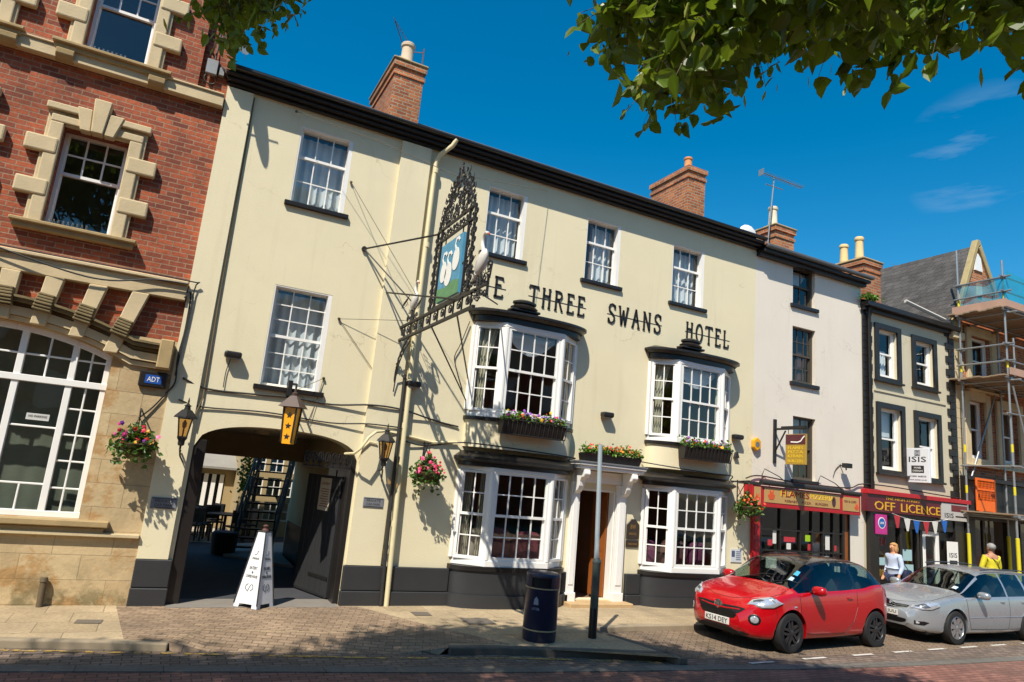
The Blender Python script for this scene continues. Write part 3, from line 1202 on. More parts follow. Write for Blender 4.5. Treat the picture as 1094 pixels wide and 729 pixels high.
# hood over the arch: three mouldings following the segment then levelling out
def hood_path(off):
    pts = [(x, seg_z(x, off)) for x in np.linspace(AC - 1.85, AC + 1.85, 30)]
    end = pts[-1]
    beg = pts[0]
    return [(beg[0] - .7, beg[1] - .02)] + pts + [(end[0] + .55, end[1] - .02)]


M['lichen'] = simple('lichen_blackened_stone', '#786a4a', .92, .45, 5, bmp=.5, bscale=26)
for off, wd, dep, mt in ((.05, .07, .10, 'trim'), (.16, .13, .15, 'trim'), (.265, .045, .10, 'lichen'), (.315, .05, .24, 'lichen'), (.36, .035, .29, 'lichen')):
    mb = MB()
    mb.ribbon(FRONT, hood_path(off), wd, .052 if off < .2 else .003, dep)
    mb.build('hood_mould', M[mt], bank)
mb = MB()
mb.bf(FRONT, -.32, -.11, 3.66, 4.14, .053, .36)
mb.build('impost', M['dirty_stone'], bank, bevel=.02)
# brackets that fan out over the arch
for tx, bx in ((-3.62, -3.46), (-3.07, -2.98), (-2.50, -2.50), (-1.93, -2.02), (-1.34, -1.50), (-.74, -1.0)):
    mb = MB()
    t0, t1, b0, b1 = tx - .125, tx + .125, bx - .10, bx + .10
    zb = seg_z(bx, .02)
    mb.extr(FRONT, [(b0, zb), (b1, zb), (t1, 4.858), (t0, 4.858)], .004, .17)
    # scrolled block
    zc = zb + (4.86 - zb) * .30
    cx = bx + (tx - bx) * .30
    sl = math.atan2(tx - bx, 4.86 - zb)
    f2 = Fr(FRONT.p(cx, zc, 0), (math.cos(sl), 0, -math.sin(sl)), (0, -1, 0))
    f2.Z = Vector((math.sin(sl), 0, math.cos(sl)))
    br = mb.build('bracket', M['trim'], bank, bevel=.012)
    mb = MB()
    for q in range(6):
        mb.bf(f2, -.127 + .004 * q, .127 - .004 * q, q * .046 - .03, q * .046 + .012, .172, .34 - .016 * abs(q - 2.5))
    mb.bf(f2, -.12, .12, -.03, .24, .171, .28)
    mb.build('scroll', M['lichen'], br, bevel=.012, whole=True)


def stone_window(w, keystone=True, corbel=False):
    u0, u1, w0, w1 = w
    base = -.0
    fr = FRONT if w0 < 8 else Fr((0, FY - .07, 0), (1, 0, 0), (0, -1, 0))
    s = sash(bank, fr, u0, u1, w0, w1, 3, 2, 1, .42, set_=-.2, fw=.05, bar=.028, bot_cols=1)
    st = MB()
    # architrave
    for a, b in ((u0 - .24, u0), (u1, u1 + .24)):
        st.bf(fr, a, b, w0, w1 + .22, .002, .07)
        st.bf(fr, a + (.0 if a > u0 else .05), b - (.05 if a > u0 else .0), w0, w1 + .03, .07, .11)
    st.bf(fr, u0, u1, w1, w1 + .22, .002, .07)
    st.bf(fr, u0 - .19, u1 + .19, w1 + .031, w1 + .16, .07, .11)
    st.bf(fr, u0 - .28, u1 + .28, w1 + .222, w1 + .34, .002, .15)
    st.build('architrave', M['trim'], s, bevel=.018, seg=2)
    z = w0 + .42
    q = MB()
    while z < w1 - .1:
        q.bf(fr, u0 - .46, u0 - .02, z, z + .27, .003, .13)
        q.bf(fr, u1 + .02, u1 + .46, z, z + .27, .003, .13)
        z += .72
    q.build('block', M['trim'], s, bevel=.028, seg=2)
    if keystone:
        c = (u0 + u1) / 2
        for k, (b0, b1, t0, t1, h, dd) in enumerate(((-.24, -.09, -.34, -.12, .36, .17), (-.085, .085, -.13, .13, .56, .2), (.09, .24, .12, .34, .36, .17))):
            q = MB()
            q.extr(fr, [(c + b0, w1 - .03), (c + b1, w1 - .03), (c + t1, w1 + h), (c + t0, w1 + h)], .004, dd)
            q.build('keystone', M['trim'], s, bevel=.015)
    sl = MB()
    sl.bf(fr, u0 - .36, u1 + .36, w0 - .14, w0 - .002, -.15, .14)
    sl.bf(fr, u0 - .4, u1 + .4, w0 - .06, w0 - .003, -.14, .2)
    if corbel:
        for x in (u0 - .2, u1 + .2):
            sl.extr(Fr(fr.p(x - .13, 0, 0), (0, -1, 0), (1, 0, 0)), [(0, w0 - .142), (.16, w0 - .142), (.15, w0 - .24), (.08, w0 - .3), (0, w0 - .33)], 0, .26)
    sl.build('sill', M['dirty_stone'], s, bevel=.012)
    sp = MB()
    for k in range(22):
        x = u0 - .05 + (u1 - u0) * .75 * k / 22
        sp.tube([fr.p(x, w0, .05), fr.p(x + .012 * (-1) ** k, w0 + .1, .06)], .0035, 3)
    sp.build('bird_spikes', M['galv'], s)


stone_window(WA)
stone_window(WC)
stone_window(WE)
stone_window(WB, corbel=True)
stone_window(WD, corbel=True)
stone_window(WF, corbel=True)

# big arched window
aw = MB()
GY = .12
mul = (AC - AHW + .05, -3.63, -2.93, -2.17, -1.47, AC + AHW - .05)
TR = 3.28
for k, x in enumerate(mul):
    top = seg_z(x) - .01
    wd = .04 if k in (0, 5) else .047
    aw.bf(FRONT, x - wd, x + wd, ABOT, top, -GY - .05, -GY + .05)
aw.bf(FRONT, AC - AHW, AC + AHW, TR - .05, TR + .05, -GY - .06, -GY + .07)
aw.bf(FRONT, AC - AHW, AC + AHW, ABOT + .001, ABOT + .09, -GY - .056, -GY + .057)
aw.ribbon(FRONT, [(x, seg_z(x) - .045) for x in np.linspace(AC - AHW + .02, AC + AHW - .02, 20)], .09, -GY - .058, -GY + .054)
for k in range(5):
    a, b = mul[k], mul[k + 1]
    c = (a + b) / 2
    aw.bf(FRONT, c - .014, c + .014, TR, seg_z(c) - .02, -GY - .02, -GY + .02)
    aw.bf(FRONT, a, b, TR + .36, TR + .388, -GY - .02, -GY + .018)
    if k in (0, 4):
        for z in (1.66, 2.07, 2.47, 2.87):
            aw.bf(FRONT, a, b, z, z + .028, -GY - .02, -GY + .018)
        aw.bf(FRONT, c - .014, c + .014, ABOT, TR, -GY - .02, -GY + .02)
    elif k in (1, 3):
        aw.bf(FRONT, a, b, 1.70, 1.73, -GY - .02, -GY + .018)
        aw.bf(FRONT, a, b, 2.55, 2.58, -GY - .02, -GY + .018)
        aw.bf(FRONT, c - .014, c + .014, ABOT, 1.7, -GY - .02, -GY + .02)
big = aw.build('arched_window', M['white'], bank, bevel=.006)
g = MB()
g.face([FRONT.p(AC - AHW, ABOT, -GY)] + [FRONT.p(AC + AHW, ABOT, -GY)] + [FRONT.p(x, seg_z(x) - .02, -GY) for x in np.linspace(AC + AHW, AC - AHW, 16)])
g.build('glass', M['glass'], big)
sl = MB()
sl.bf(FRONT, AC - AHW - .3, AC + AHW + .42, ABOT - .1, ABOT - .002, -.1, .2)
sl.bf(FRONT, AC - AHW - .25, AC + AHW + .36, ABOT - .2, ABOT - .102, .04, .13)
sl.build('sill', M['dirty_stone'], big, bevel=.015)
st = MB()
for q, (x, z) in enumerate(((-1.93, 2.66),)):
    st.bf(FRONT, x, x + .3, z, z + .1, -GY + .02, -GY + .024)
stk = st.build('window_sticker', simple('pale_sticker', '#c9c9c4', .6), big)
st = MB()
st.text(FRONT, 'NO PARKING', -1.78, 2.70, .035, -GY + .025, .002, .24)
st.build('sticker_text', M['black'], stk)
# inside
mb = MB()
mb.box(LX0 + .1, LX1 - .1, FY + 3.2, FY + 3.3, -.1, 11.8)
mb.box(LX0 + .1, LX1 - .1, FY + .32, FY + 3.2, 4.75, 4.85)
mb.box(LX0 + .1, LX1 - .1, FY + .32, FY + 3.2, 8.3, 8.4)
mb.box(LX0 + .1, LX1 - .1, FY + .1, FY + 3.3, 12.0, 12.1)
mb.box(LX1 - .11, LX1 - .05, FY + .1, FY + 3.2, -.1, 12)
mb.box(LX0 + .1, LX1 - .15, FY + 1.5, FY + 1.56, -.1, 4.7)
mb.build('interior', simple('office_paint', '#83877a', .9, .2, 1.5), bank)
mb = MB()
for k in range(26):
    mb.bf(FRONT, -4.1, -2.9, ABOT + .1 + k * .08, ABOT + .13 + k * .08, -.45, -.42)
mb.build('blind', M['curtain'], big)
mb = MB()
wavy(mb, FRONT, AC - AHW - .2, AC + AHW + .2, ABOT - .2, 4.15, -.75, .005, 14, 120)
mb.build('office_blind', simple('grey_green_blind', '#6b705f', .9, .3, 2), big, smooth=True)
# cornice far up, out of sight, and roof
mb = MB()
mb.box(LX0, LX1, FY - .3, FY + .1, 12.5, 12.8)
mb.build('cornice', M['trim'], bank)
mb = MB()
mb.face([(LX0, FY - .3, 12.8), (LX1, FY - .3, 12.8), (LX1, FY + 2.2, 13.8), (LX0, FY + 2.2, 13.8)])
mb.face([(LX0, FY + 4.7, 12.0), (LX1, FY + 4.7, 12.0), (LX1, FY + 2.2, 13.8), (LX0, FY + 2.2, 13.8)])
mb.build('roof', M['slate'], bank)
mb = MB()
mb.face([(LX0, FY + 4.6, -.1), (LX1, FY + 4.6, -.1), (LX1, FY + 4.6, 12.0), (LX0, FY + 4.6, 12.0)])
mb.face([(LX0, FY, -.1), (LX0, FY + 4.6, -.1), (LX0, FY + 4.6, 12.0), (LX0, FY, 12.0)])
mb.build('rear_wall', M['brick'], bank)

# things fixed to it
t = thing('alarm_box', 'small dark burglar alarm box with blue lettered panel on golden stone wall', 'alarm box', (-.32, FY - .07, 3.5))
m_ = MB()
m_.bf(FRONT, -.53, -.12, 3.36, 3.62, .052, .13)
m_.build('case', M['black'], t, bevel=.02)
m_ = MB()
m_.bf(FRONT, -.44, -.20, 3.42, 3.56, .131, .136)
m_.build('panel', simple('blue_panel', '#1f4fa0', .4), t)
m_ = MB()
m_.text(FRONT, 'ADT', -.32, 3.45, .08, .1365, .003, .18)
m_.build('lettering', M['white'], t)

t = thing('junction_box', 'grey electrical junction box high on brick wall with cable loop', 'electrical box', (-.35, FY, 9.15))
m_ = MB()
m_.bf(FRONT, -.47, -.28, 9.0, 9.28, .02, .14)
m_.bf(FRONT, -.26, -.16, 9.04, 9.2, .02, .1)
m_.build('case', M['galv'], t, bevel=.01)
m_ = MB()
m_.tube([FRONT.p(-.35, 9.28, .08), FRONT.p(-.34, 9.6, .05), FRONT.p(-.33, 11, .04)], .018)
m_.tube([FRONT.p(-.37 + .1 * math.cos(a), 8.93 + .1 * math.sin(a), .07) for a in np.linspace(0, 5.6, 16)], .012)
m_.build('cable', M['cable'], t)

t = thing('satellite_dish', 'invented grey satellite dish on the brick wall, added to cast an oval wall shadow', 'satellite dish', (-.22, FY, 9.9))  # added dish, placed and tilted so an oval shadow falls on the hotel
m_ = MB()
c0 = Vector((-.19, FY - .62, 9.57))
ax = Vector((.7, -.6, .4)).normalized()
a1 = ax.orthogonal().normalized()
b1 = ax.cross(a1)
i0 = len(m_.v)
for k in range(6):
    r_ = .40 * k / 5
    for j in range(20):
        an = 2 * PI * j / 20
        m_.v.append(tuple(c0 + a1 * math.cos(an) * r_ + b1 * math.sin(an) * r_ + ax * (r_ * r_ * .6)))
for k in range(5):
    for j in range(20):
        q = (j + 1) % 20
        m_.f.append((i0 + k * 20 + j, i0 + k * 20 + q, i0 + (k + 1) * 20 + q, i0 + (k + 1) * 20 + j))
m_.build('dish', M['galv'], t, smooth=True)
m_ = MB()
m_.tube([(-.42, FY + .04, 9.5), (-.38, FY - .35, 9.52), c0 - ax * .01], .02)
m_.tube([c0 - ax * .02 + Vector((0, 0, -.3)), c0 + ax * .35 + Vector((0, 0, -.05))], .012)
m_.build('arm', M['galv'], t)

o = MB()
o.tube([(-1.2, FY - .15, -.03), (-1.215, FY - .12, .36)], .045, 12)
o.tube([(-1.214, FY - .121, .34), (-1.217, FY - .117, .40)], .056, 12, .048)
props(o.build('vent_pipe', simple('pitted_iron_pipe', '#5b4d38', .7, .3, 12), None, smooth=True, off=(-1.22, FY - .22, 0)), 'short rusty iron stub pipe standing against foot of golden stone wall', 'pipe')

# ------------------------------------------------------------------ off-white house with the takeaway
tk = thing('white_building', 'narrow off white rendered house with black sills above a takeaway shopfront', 'building', (15, FY, 0))
TX0, TX1 = 13.0, 17.12
dark_frame = simple('dark_brown_sash', '#4a4238', .55, .2, 8)
V1 = (14.37, 15.22, 7.76, 8.85)
V2 = (14.37, 15.24, 5.64, 7.15)
V3 = (14.41, 15.25, 3.12, 4.74)
SH = (13.22, 16.4, .1, 2.38)
mb = MB()
wall_cells(mb, FRONT, TX0, TX1, -.05, 8.9, [V1, V2, V3, SH], 0, .16)
mb.face([(TX1, FY, -.05), (TX1, FY + 6, -.05), (TX1, FY + 6, 9.0), (TX1, FY, 8.9)])
mb.face([(TX0, FY + 6, -.05), (TX1, FY + 6, -.05), (TX1, FY + 6, 9.1), (TX0, FY + 6, 9.1)])
mb.build('wall', M['white_render'], tk)
mb = MB()
mb.box(TX0 + .01, TX1 + .05, FY - .16, FY - .002, 8.78, 8.86)
mb.box(TX0 + .02, TX1 + .08, FY - .28, FY - .003, 8.862, 8.95)
mb.build('fascia', M['black'], tk, bevel=.01)
mb = MB()
mb.box(TX0 + .03, TX1 + .1, FY - .40, FY - .27, 8.953, 9.05)
mb.build('gutter', simple('grey_gutter', '#55585a', .5), tk, bevel=.03, seg=2)
mb = MB()
mb.face([(TX0 + .02, FY - .28, 9.03), (TX1 + .06, FY - .28, 9.03), (TX1 + .06, FY + 3, 10.5), (TX0 + .02, FY + 3, 10.5)])
mb.face([(TX0 + .02, FY + 6.2, 9.0), (TX1 + .06, FY + 6.2, 9.0), (TX1 + .06, FY + 3, 10.5), (TX0 + .02, FY + 3, 10.5)])
mb.face([(TX1, FY, 9.0), (TX1, FY + 6, 9.0), (TX1, FY + 3, 10.46)])
mb.build('roof', M['slate'], tk)
sash(tk, FRONT, *V1, 2, 1, 1, .5, set_=-.1, frame=dark_frame, sill=M['black'], sillw=.1, sillh=.1, curtain='swag')
sash(tk, FRONT, *V2, 3, 2, 2, .5, set_=-.1, frame=dark_frame, sill=M['black'], sillw=.1, sillh=.1, curtain='pair', cmat=simple('brown_curtain', '#5b4034', .9))
sash(tk, FRONT, *V3, 2, 1, 1, .5, set_=-.1, frame=dark_frame, sill=M['black'], sillw=.06, sillh=.08, curtain='blind')
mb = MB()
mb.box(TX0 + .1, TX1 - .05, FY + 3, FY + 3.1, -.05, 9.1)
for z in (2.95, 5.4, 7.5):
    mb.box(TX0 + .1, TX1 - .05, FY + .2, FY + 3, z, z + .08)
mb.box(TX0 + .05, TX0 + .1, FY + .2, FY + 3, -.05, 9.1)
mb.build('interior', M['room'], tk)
chimney(tk, 15.7, 16.5, 14.4, 16.4, 9.2, 10.9, [(15.85, 14.65, .62)], M['old_brick'], pr=.15, potmat=simple('buff_pot', '#d6c9ae', .85, .15, 6))
# shopfront
red = simple('red_shop_paint', '#b01822', .4, .12, 6)
sf = MB()
F2 = Fr((0, FY - .06, 0), (1, 0, 0), (0, -1, 0))
for x in (13.22, 13.92, 14.62, 15.05, 15.45, 15.84, 16.2):
    sf.bf(F2, x, x + (.09 if x in (13.22, 16.2) else .045), .5, 2.38, -.1, .0)
for z in (.5, 1.32, 1.82):
    sf.bf(F2, 13.3, 16.2, z, z + .04, -.09, -.004)
sf.bf(F2, 13.22, 16.3, .1, .5, -.1, .02)
sf.bf(F2, 16.42, 16.46, .1, 2.38, -.05, .03)
shop = sf.build('shopfront', M['black'], tk, bevel=.006)
g = MB()
g.face([F2.p(13.3, .5, -.05), F2.p(16.2, .5, -.05), F2.p(16.2, 2.38, -.05), F2.p(13.3, 2.38, -.05)])
g.build('glass', M['dark_glass'], shop)
p_ = MB()
p_.bf(FRONT, 12.98, 13.22, .1, 2.40, .003, .09)
for k in range(3):
    p_.bf(FRONT, 13.02, 13.18, .3 + k * .68, .88 + k * .68, .09, .105)
p_.build('pilaster', red, shop, bevel=.008)
p_ = MB()
p_.bf(FRONT, 16.3, 16.43, .1, 2.4, .003, .05)
p_.build('door_post', M['wood'], shop)
p_ = MB()
for u, w, uw, wh, c in ((13.5, .92, .36, .34, 0), (13.72, 1.5, .12, .36, 0), (14.2, 1.38, .15, .15, 0), (15.12, .75, .26, .5, 0), (15.5, .95, .24, .3, 0), (15.9, .72, .12, .3, 0), (16.05, .72, .1, .3, 0), (15.6, 1.42, .16, .36, 0)):
    p_.bf(F2, u, u + uw, w, w + wh, -.047, -.044)
p_.build('notice', simple('white_paper_notice', '#d8d6cf', .7, .1, 15), shop)
p_ = MB()
for u, w, uw, wh in ((14.1, 1.56, .4, .12), (15.88, 1.4, .14, .14), (14.95, 1.38, .12, .16), (13.55, 1.45, .16, .14)):
    p_.bf(F2, u, u + uw, w, w + wh, -.0465, -.0435)
p_.build('sticker', simple('red_sticker', '#b5323a', .6, .2, 20), shop)
p_ = MB()
p_.bf(F2, 14.86, 15.04, 1.6, 1.76, -.0465, -.043)
p_.build('sticker', simple('lime_sticker', '#9bc41c', .6), shop)
# fascia sign
sg = thing('shop_sign', 'gold takeaway fascia board with red border and flame emblem under black blind box', 'sign', (15, FY - .3, 2.6))
SF = Fr((0, FY - .3, 0), (1, 0, 0), (0, -1, 0))
q = MB()
q.bf(SF, 12.72, 16.6, 2.36, 2.86, -.29, 0)
q.build('board', red, sg, bevel=.01)
goldp = simple('gold_sign_panel', '#b8935a', .5, .08, 5)
q = MB()
q.bf(SF, 13.10, 15.78, 2.475, 2.82, .001, .012)
q.build('panel', goldp, sg)
q = MB()
q.bf(SF, 12.77, 12.98, 2.42, 2.82, .001, .012)
q.build('panel', goldp, sg)
q = MB()
q.bf(SF, 15.90, 16.52, 2.45, 2.80, .001, .012)
q.build('panel', goldp, sg)
q = MB()
q.tube([SF.p(12.98, 2.94, .02), SF.p(15.85, 2.94, .02)], .07, 10)
q.tube([SF.p(15.9, 2.91, -.02), SF.p(16.62, 2.91, -.02)], .055, 10)
q.bf(SF, 12.72, 12.98, 2.862, 2.93, -.29, .02)
q.build('blind_box', M['cable'], sg, smooth=True)
ylw = simple('yellow_letter_glow', '#e8c32a', .5)
q = MB()
q.text(SF, 'FLAMES', 14.15, 2.645, .17, .013, .005, 1.0)
q.build('lettering', simple('yellow_outline', '#e2b824', .5), sg)
q = MB()
q.text(SF, 'FLAMES', 14.158, 2.652, .15, .0185, .005, .96)
q.build('lettering', simple('flame_red_letters', '#8c1a14', .5), sg)
q = MB()
q.text(SF, 'PIZZERIA', 15.12, 2.66, .12, .013, .006, .86)
q.build('lettering', ylw, sg)
q = MB()
q.text(SF, 'KEBABS', 14.0, 2.52, .06, .013, .004, .42)
q.text(SF, 'PIZZA', 14.55, 2.52, .06, .013, .004, .32)
q.text(SF, 'BURGERS', 15.1, 2.52, .06, .013, .004, .46)
q.text(SF, 'FISH & CHIPS', 16.18, 2.66, .06, .013, .004, .46)
q.build('lettering', simple('dark_red_letters', '#6a2a1c', .5), sg)
q = MB()
for u, w in ((13.33, 2.55), (16.42, 2.5), (12.87, 2.5)):
    k = .7 if u != 13.33 else 1
    q.extr(SF, [(u - .07 * k, w), (u + .07 * k, w), (u + .12 * k, w + .1 * k), (u + .06 * k, w + .14 * k), (u + .08 * k, w + .24 * k), (u, w + .17 * k), (u - .05 * k, w + .26 * k), (u - .06 * k, w + .14 * k), (u - .12 * k, w + .1 * k)], .013, .019)
q.build('flame_emblem', simple('orange_flame', '#d2562a', .5), sg)
q = MB()
q.extr(SF, [(15.55 + .07 * math.cos(a), 2.64 + .13 * math.sin(a)) for a in np.linspace(0, 2 * PI, 14)[:-1]], .013, .019)
q.build('picture_badge', simple('dark_badge', '#4b2f33', .5), sg)
for x in (13.3, 15.3):
    q = MB()
    q.tube([FRONT.p(x, 3.1, .03), FRONT.p(x + .02, 3.28, .1), FRONT.p(x + .25, 3.12, .34), FRONT.p(x + .45, 2.98, .4)], .012)
    q.build('stay', M['cable'], sg)

# projecting sign
ps = thing('hanging_sign', 'small gold and brown takeaway menu board hanging from black wall bracket', 'sign', (13.74, FY - .68, 3.9))
q = MB()
q.bf(FRONT, 13.70, 13.78, 3.46, 4.56, .0, .05)
q.tube([FRONT.p(13.74, 4.31, .04), FRONT.p(13.74, 4.31, 1.02)], .028, 8)
q.bf(FRONT, 13.70, 13.78, 4.30, 4.37, .25, .98)
q.tube([FRONT.p(13.74, 3.75, .04), FRONT.p(13.74, 4.26, .36)], .02, 6)
for d_ in (.45, .9):
    q.tube([FRONT.p(13.74, 4.3, d_), FRONT.p(13.74, 4.18, d_)], .008, 5)
q.build('bracket', M['iron'], ps)
LF = Fr((13.74, FY, 0), (0, -1, 0), (-1, 0, 0))
q = MB()
q.bf(LF, .38, .99, 3.43, 4.17, -.025, .025)
q.build('board', simple('ochre_board', '#a98a35', .5, .1, 8), ps, bevel=.006)
q = MB()
q.bf(LF, .39, .98, 3.92, 4.16, .026, .03)
q.build('picture', simple('maroon_panel', '#54222a', .5, .3, 10), ps)
q = MB()
q.ribbon(LF, [(.55, 3.98), (.75, 3.97), (.85, 4.0), (.9, 4.07), (.96, 4.12)], .03, .031, .034)
q.build('picture_stroke', M['white'], ps)
q = MB()
for s_, z in (('FLAMES', 3.80), ('PIZZA', 3.70), ('KEBABS', 3.60), ('BURGERS', 3.48)):
    q.text(LF, s_, .69, z, .07, .026, .004, .45)
q.build('lettering', ylw, ps)

# ------------------------------------------------------------------ grey house with the off licence
og = thing('quoined_building', 'grey rendered house with black painted quoins and window surrounds', 'building', (19, FY, 0))
OX0, OX1 = 17.12, 21.42
O1 = (17.82, 18.66, 6.30, 7.70)
O2 = (19.50, 20.36, 6.32, 7.64)
O3 = (17.84, 18.76, 3.68, 5.40)
O4 = (19.52, 20.46, 3.62, 5.36)
OS = (17.5, 21.0, .15, 2.45)
mb = MB()
wall_cells(mb, FRONT, OX0, OX1, -.05, 8.3, [O1, O2, O3, O4, OS], .0, .16)
mb.face([(OX1, FY, 0), (OX1, FY + 6, 0), (OX1, FY + 6, 8.3), (OX1, FY, 8.3)])
mb.build('wall', M['grey_render'], og)
q = MB()
z = 3.12
k = 0
while z < 8.05:
    w_ = .42 if k % 2 == 0 else .27
    q.bf(FRONT, OX0 + .01, OX0 + w_, z, z + .2, .003, .05)
    q.bf(FRONT, OX1 - w_, OX1 - .01, z, z + .2, .003, .05)
    z += .205
    k += 1
q.build('quoins', M['black'], og, bevel=.008)
q = MB()
q.bf(FRONT, OX0 - .02, OX1 + .02, 8.12, 8.22, .002, .12)
q.bf(FRONT, OX0 - .03, OX1 + .02, 8.222, 8.36, .003, .28)
q.build('cornice', M['black'], og, bevel=.01)
q = MB()
q.bf(FRONT, OX0 + .5, OX1 - .5, 5.86, 5.92, .002, .03)
q.build('string_course', M['grey_render'], og)
q = MB()
q.tube([FRONT.p(17.3, 8.2, .16), FRONT.p(17.33, 7.9, .1), FRONT.p(17.36, 3.1, .1)], .05, 8)
q.build('downpipe', M['black'], og, smooth=True)
for i, (w_, cur) in enumerate(((O1, 'half'), (O2, None), (O3, 'blind'), (O4, None))):
    s_ = sash(og, FRONT, *w_, 1, 1, 1 if i != 0 else 1, .5, set_=-.08, fw=.09, sill=None, curtain=cur)
    a, b, c, e = w_
    q = MB()
    q.bf(FRONT, a - .16, a - .001, c - .1, e + .16, .003, .07)
    q.bf(FRONT, b + .001, b + .16, c - .1, e + .16, .003, .07)
    q.bf(FRONT, a, b, e + .001, e + .16, .003, .07)
    q.bf(FRONT, a - .2, b + .2, c - .16, c - .101, .003, .12)
    q.bf(FRONT, a, b, c - .1, c - .001, .003, .069)
    q.build('surround', M['black'], s_, bevel=.006)
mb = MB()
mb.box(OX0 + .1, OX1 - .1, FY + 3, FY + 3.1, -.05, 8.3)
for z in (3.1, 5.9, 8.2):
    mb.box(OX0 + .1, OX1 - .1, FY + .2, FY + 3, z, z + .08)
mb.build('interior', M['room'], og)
mb = MB()
mb.face([(OX0, FY - .25, 8.36), (OX1, FY - .25, 8.36), (OX1, FY + 3, 9.6), (OX0, FY + 3, 9.6)])
mb.face([(OX0, FY + 6, 8.36), (OX1, FY + 6, 8.36), (OX1, FY + 3, 9.6), (OX0, FY + 3, 9.6)])
rf = mb.build('roof', M['slate'], og)
mb = MB()
mb.tube([(19.6, FY + .3, 8.95), (21.35, FY + .02, 8.55)], .06, 5)
mb.build('flashing', simple('pale_mortar', '#b8b4aa', .9), rf)
mb = MB()
leafs(mb, [(17.25 + RNG.gauss(0, .16), FY - .2 + RNG.gauss(0, .06), 8.42 + abs(RNG.gauss(0, .07))) for _ in range(160)], .09, RNG)
props(mb.build('gutter_weeds', M['leaf'], None, off=(17.25, FY - .2, 8.4)), 'tuft of green weeds growing in the black gutter beside brick chimney', 'weeds')
chimney(og, 18.35, 19.15, 13.35, 14.4, 8.4, 10.15, [(18.5, 13.6, .72), (18.5, 14.15, .62)], M['old_brick'], cap=True, pr=.14, potmat=simple('yellow_pot', '#d8bb84', .85, .15, 6))
# shopfront
q = MB()
for a, b in ((17.2, 17.55), (20.95, 21.38)):
    q.bf(FRONT, a, b, -.05, 2.5, .003, .14)
for x in (18.6, 19.35, 19.5, 20.35, 20.9):
    q.bf(FRONT, x, x + .1, .15, 2.4, -.1, .02)
q.bf(FRONT, 17.55, 20.95, 2.12, 2.5, -.1, .1)
q.bf(FRONT, 17.55, 19.4, .15, .6, -.1, .04)
q.bf(FRONT, 20.45, 20.95, .15, 2.1, -.1, .0)
osf = q.build('shopfront', M['black'], og, bevel=.008)
q = MB()
q.face([FRONT.p(17.5, .5, -.05), FRONT.p(19.4, .5, -.05), FRONT.p(19.4, 2.2, -.05), FRONT.p(17.5, 2.2, -.05)])
q.build('glass', M['dark_glass'], osf)
q = MB()
q.bf(FRONT, 19.6, 19.72, .15, 2.1, -.05, .03)
q.bf(FRONT, 20.2, 20.34, .15, 2.1, -.05, .03)
q.bf(FRONT, 19.72, 20.2, 1.95, 2.1, -.05, .03)
q.bf(FRONT, 19.72, 20.2, .15, .5, -.05, .03)
dr = q.build('door', M['white'], osf, bevel=.006)
q = MB()
q.face([FRONT.p(19.72, .5, -.02), FRONT.p(20.2, .5, -.02), FRONT.p(20.2, 1.95, -.02), FRONT.p(19.72, 1.95, -.02)])
q.build('glass', M['dark_glass'], dr)
q = MB()
q.text(FRONT, 'ISIS', 19.96, 1.45, .12, -.015, .004, .36)
q.bf(FRONT, 19.76, 20.16, 1.2, 1.34, -.015, -.011)
q.build('lettering', M['black'], dr)
# window dressing and goods
q = MB()
for k in range(26):
    x = 17.65 + (k % 9) * .1
    z = .75 + (k // 9) * .42
    q.lathe([(.035, 0), (.035, .17), (.013, .22), (.013, .29)], (x, FY + .35, z), 8)
q.build('bottle', palette_mat('bottle_colours', ['#8a6a1a', '#2f5a2a', '#b08a2a', '#7a2020', '#c9c6b8'], .25), osf)
q = MB()
q.bf(FRONT, 18.75, 19.25, .9, 1.15, -.045, -.042)
q.bf(FRONT, 18.8, 19.2, 1.25, 1.55, -.045, -.042)
q.bf(FRONT, 17.62, 18.05, 1.1, 1.3, -.045, -.042)
q.build('poster', palette_mat('poster_colours', ['#c9c6b8', '#9fc0c4', '#c2a53a'], .6), osf)
q = MB()
q.text(FRONT, 'OPEN', 17.85, 1.62, .2, -.045, .004, .42)
q.build('lettering', simple('pink_red_letters', '#c02448', .5), osf)
# sign
sg = thing('shop_sign', 'maroon off licence fascia board with yellow serif letters and red top edge', 'sign', (19, FY - .2, 2.8))
SO = Fr((0, FY - .2, 0), (1, 0, 0), (0, -1, 0))
q = MB()
q.bf(SO, 17.0, 20.2, 2.5, 2.96, -.19, 0)
q.build('board', simple('maroon_sign', '#5c1420', .4, .1, 5), sg, bevel=.008)
q = MB()
q.bf(SO, 17.0, 21.6, 2.962, 3.08, -.19, .05)
q.build('top_edge', red, sg, bevel=.01)
q = MB()
q.text(SO, 'THE HIGH STREET', 18.5, 2.85, .075, .001, .006, 1.5)
q.build('lettering', M['gold'], sg)
for s_, u, wd in (('OFF', 17.72, .85), ('LICENCE', 19.28, 1.75)):
    q = MB()
    q.text(SO, s_, u, 2.56, .23, .001, .012, wd)
    for k in range(len(s_) + 1):
        x = u - wd / 2 + wd * k / len(s_)
        if 0 < k < len(s_):
            q.bf(SO, x - .05, x + .02, 2.56, 2.575, .001, .008)
    q.build('lettering', M['gold'], sg)
sg2 = thing('salon_fascia_sign', 'white and grey salon panel at the right end of the maroon fascia', 'sign', (20.9, FY - .2, 2.75))
q = MB()
q.bf(SO, 20.22, 21.5, 2.46, 2.94, -.18, .02)
q.build('board', simple('pale_grey_sign', '#bdbab4', .5, .08, 4), sg2)
q = MB()
q.text(SO, 'ISIS', 20.55, 2.53, .13, .021, .004, .42)
q.bf(SO, 20.85, 21.4, 2.56, 2.6, .021, .024)
q.build('lettering', M['cable'], sg2)
q = MB()
q.bf(SO, 20.66, 21.44, 2.72, 2.9, .021, .024)
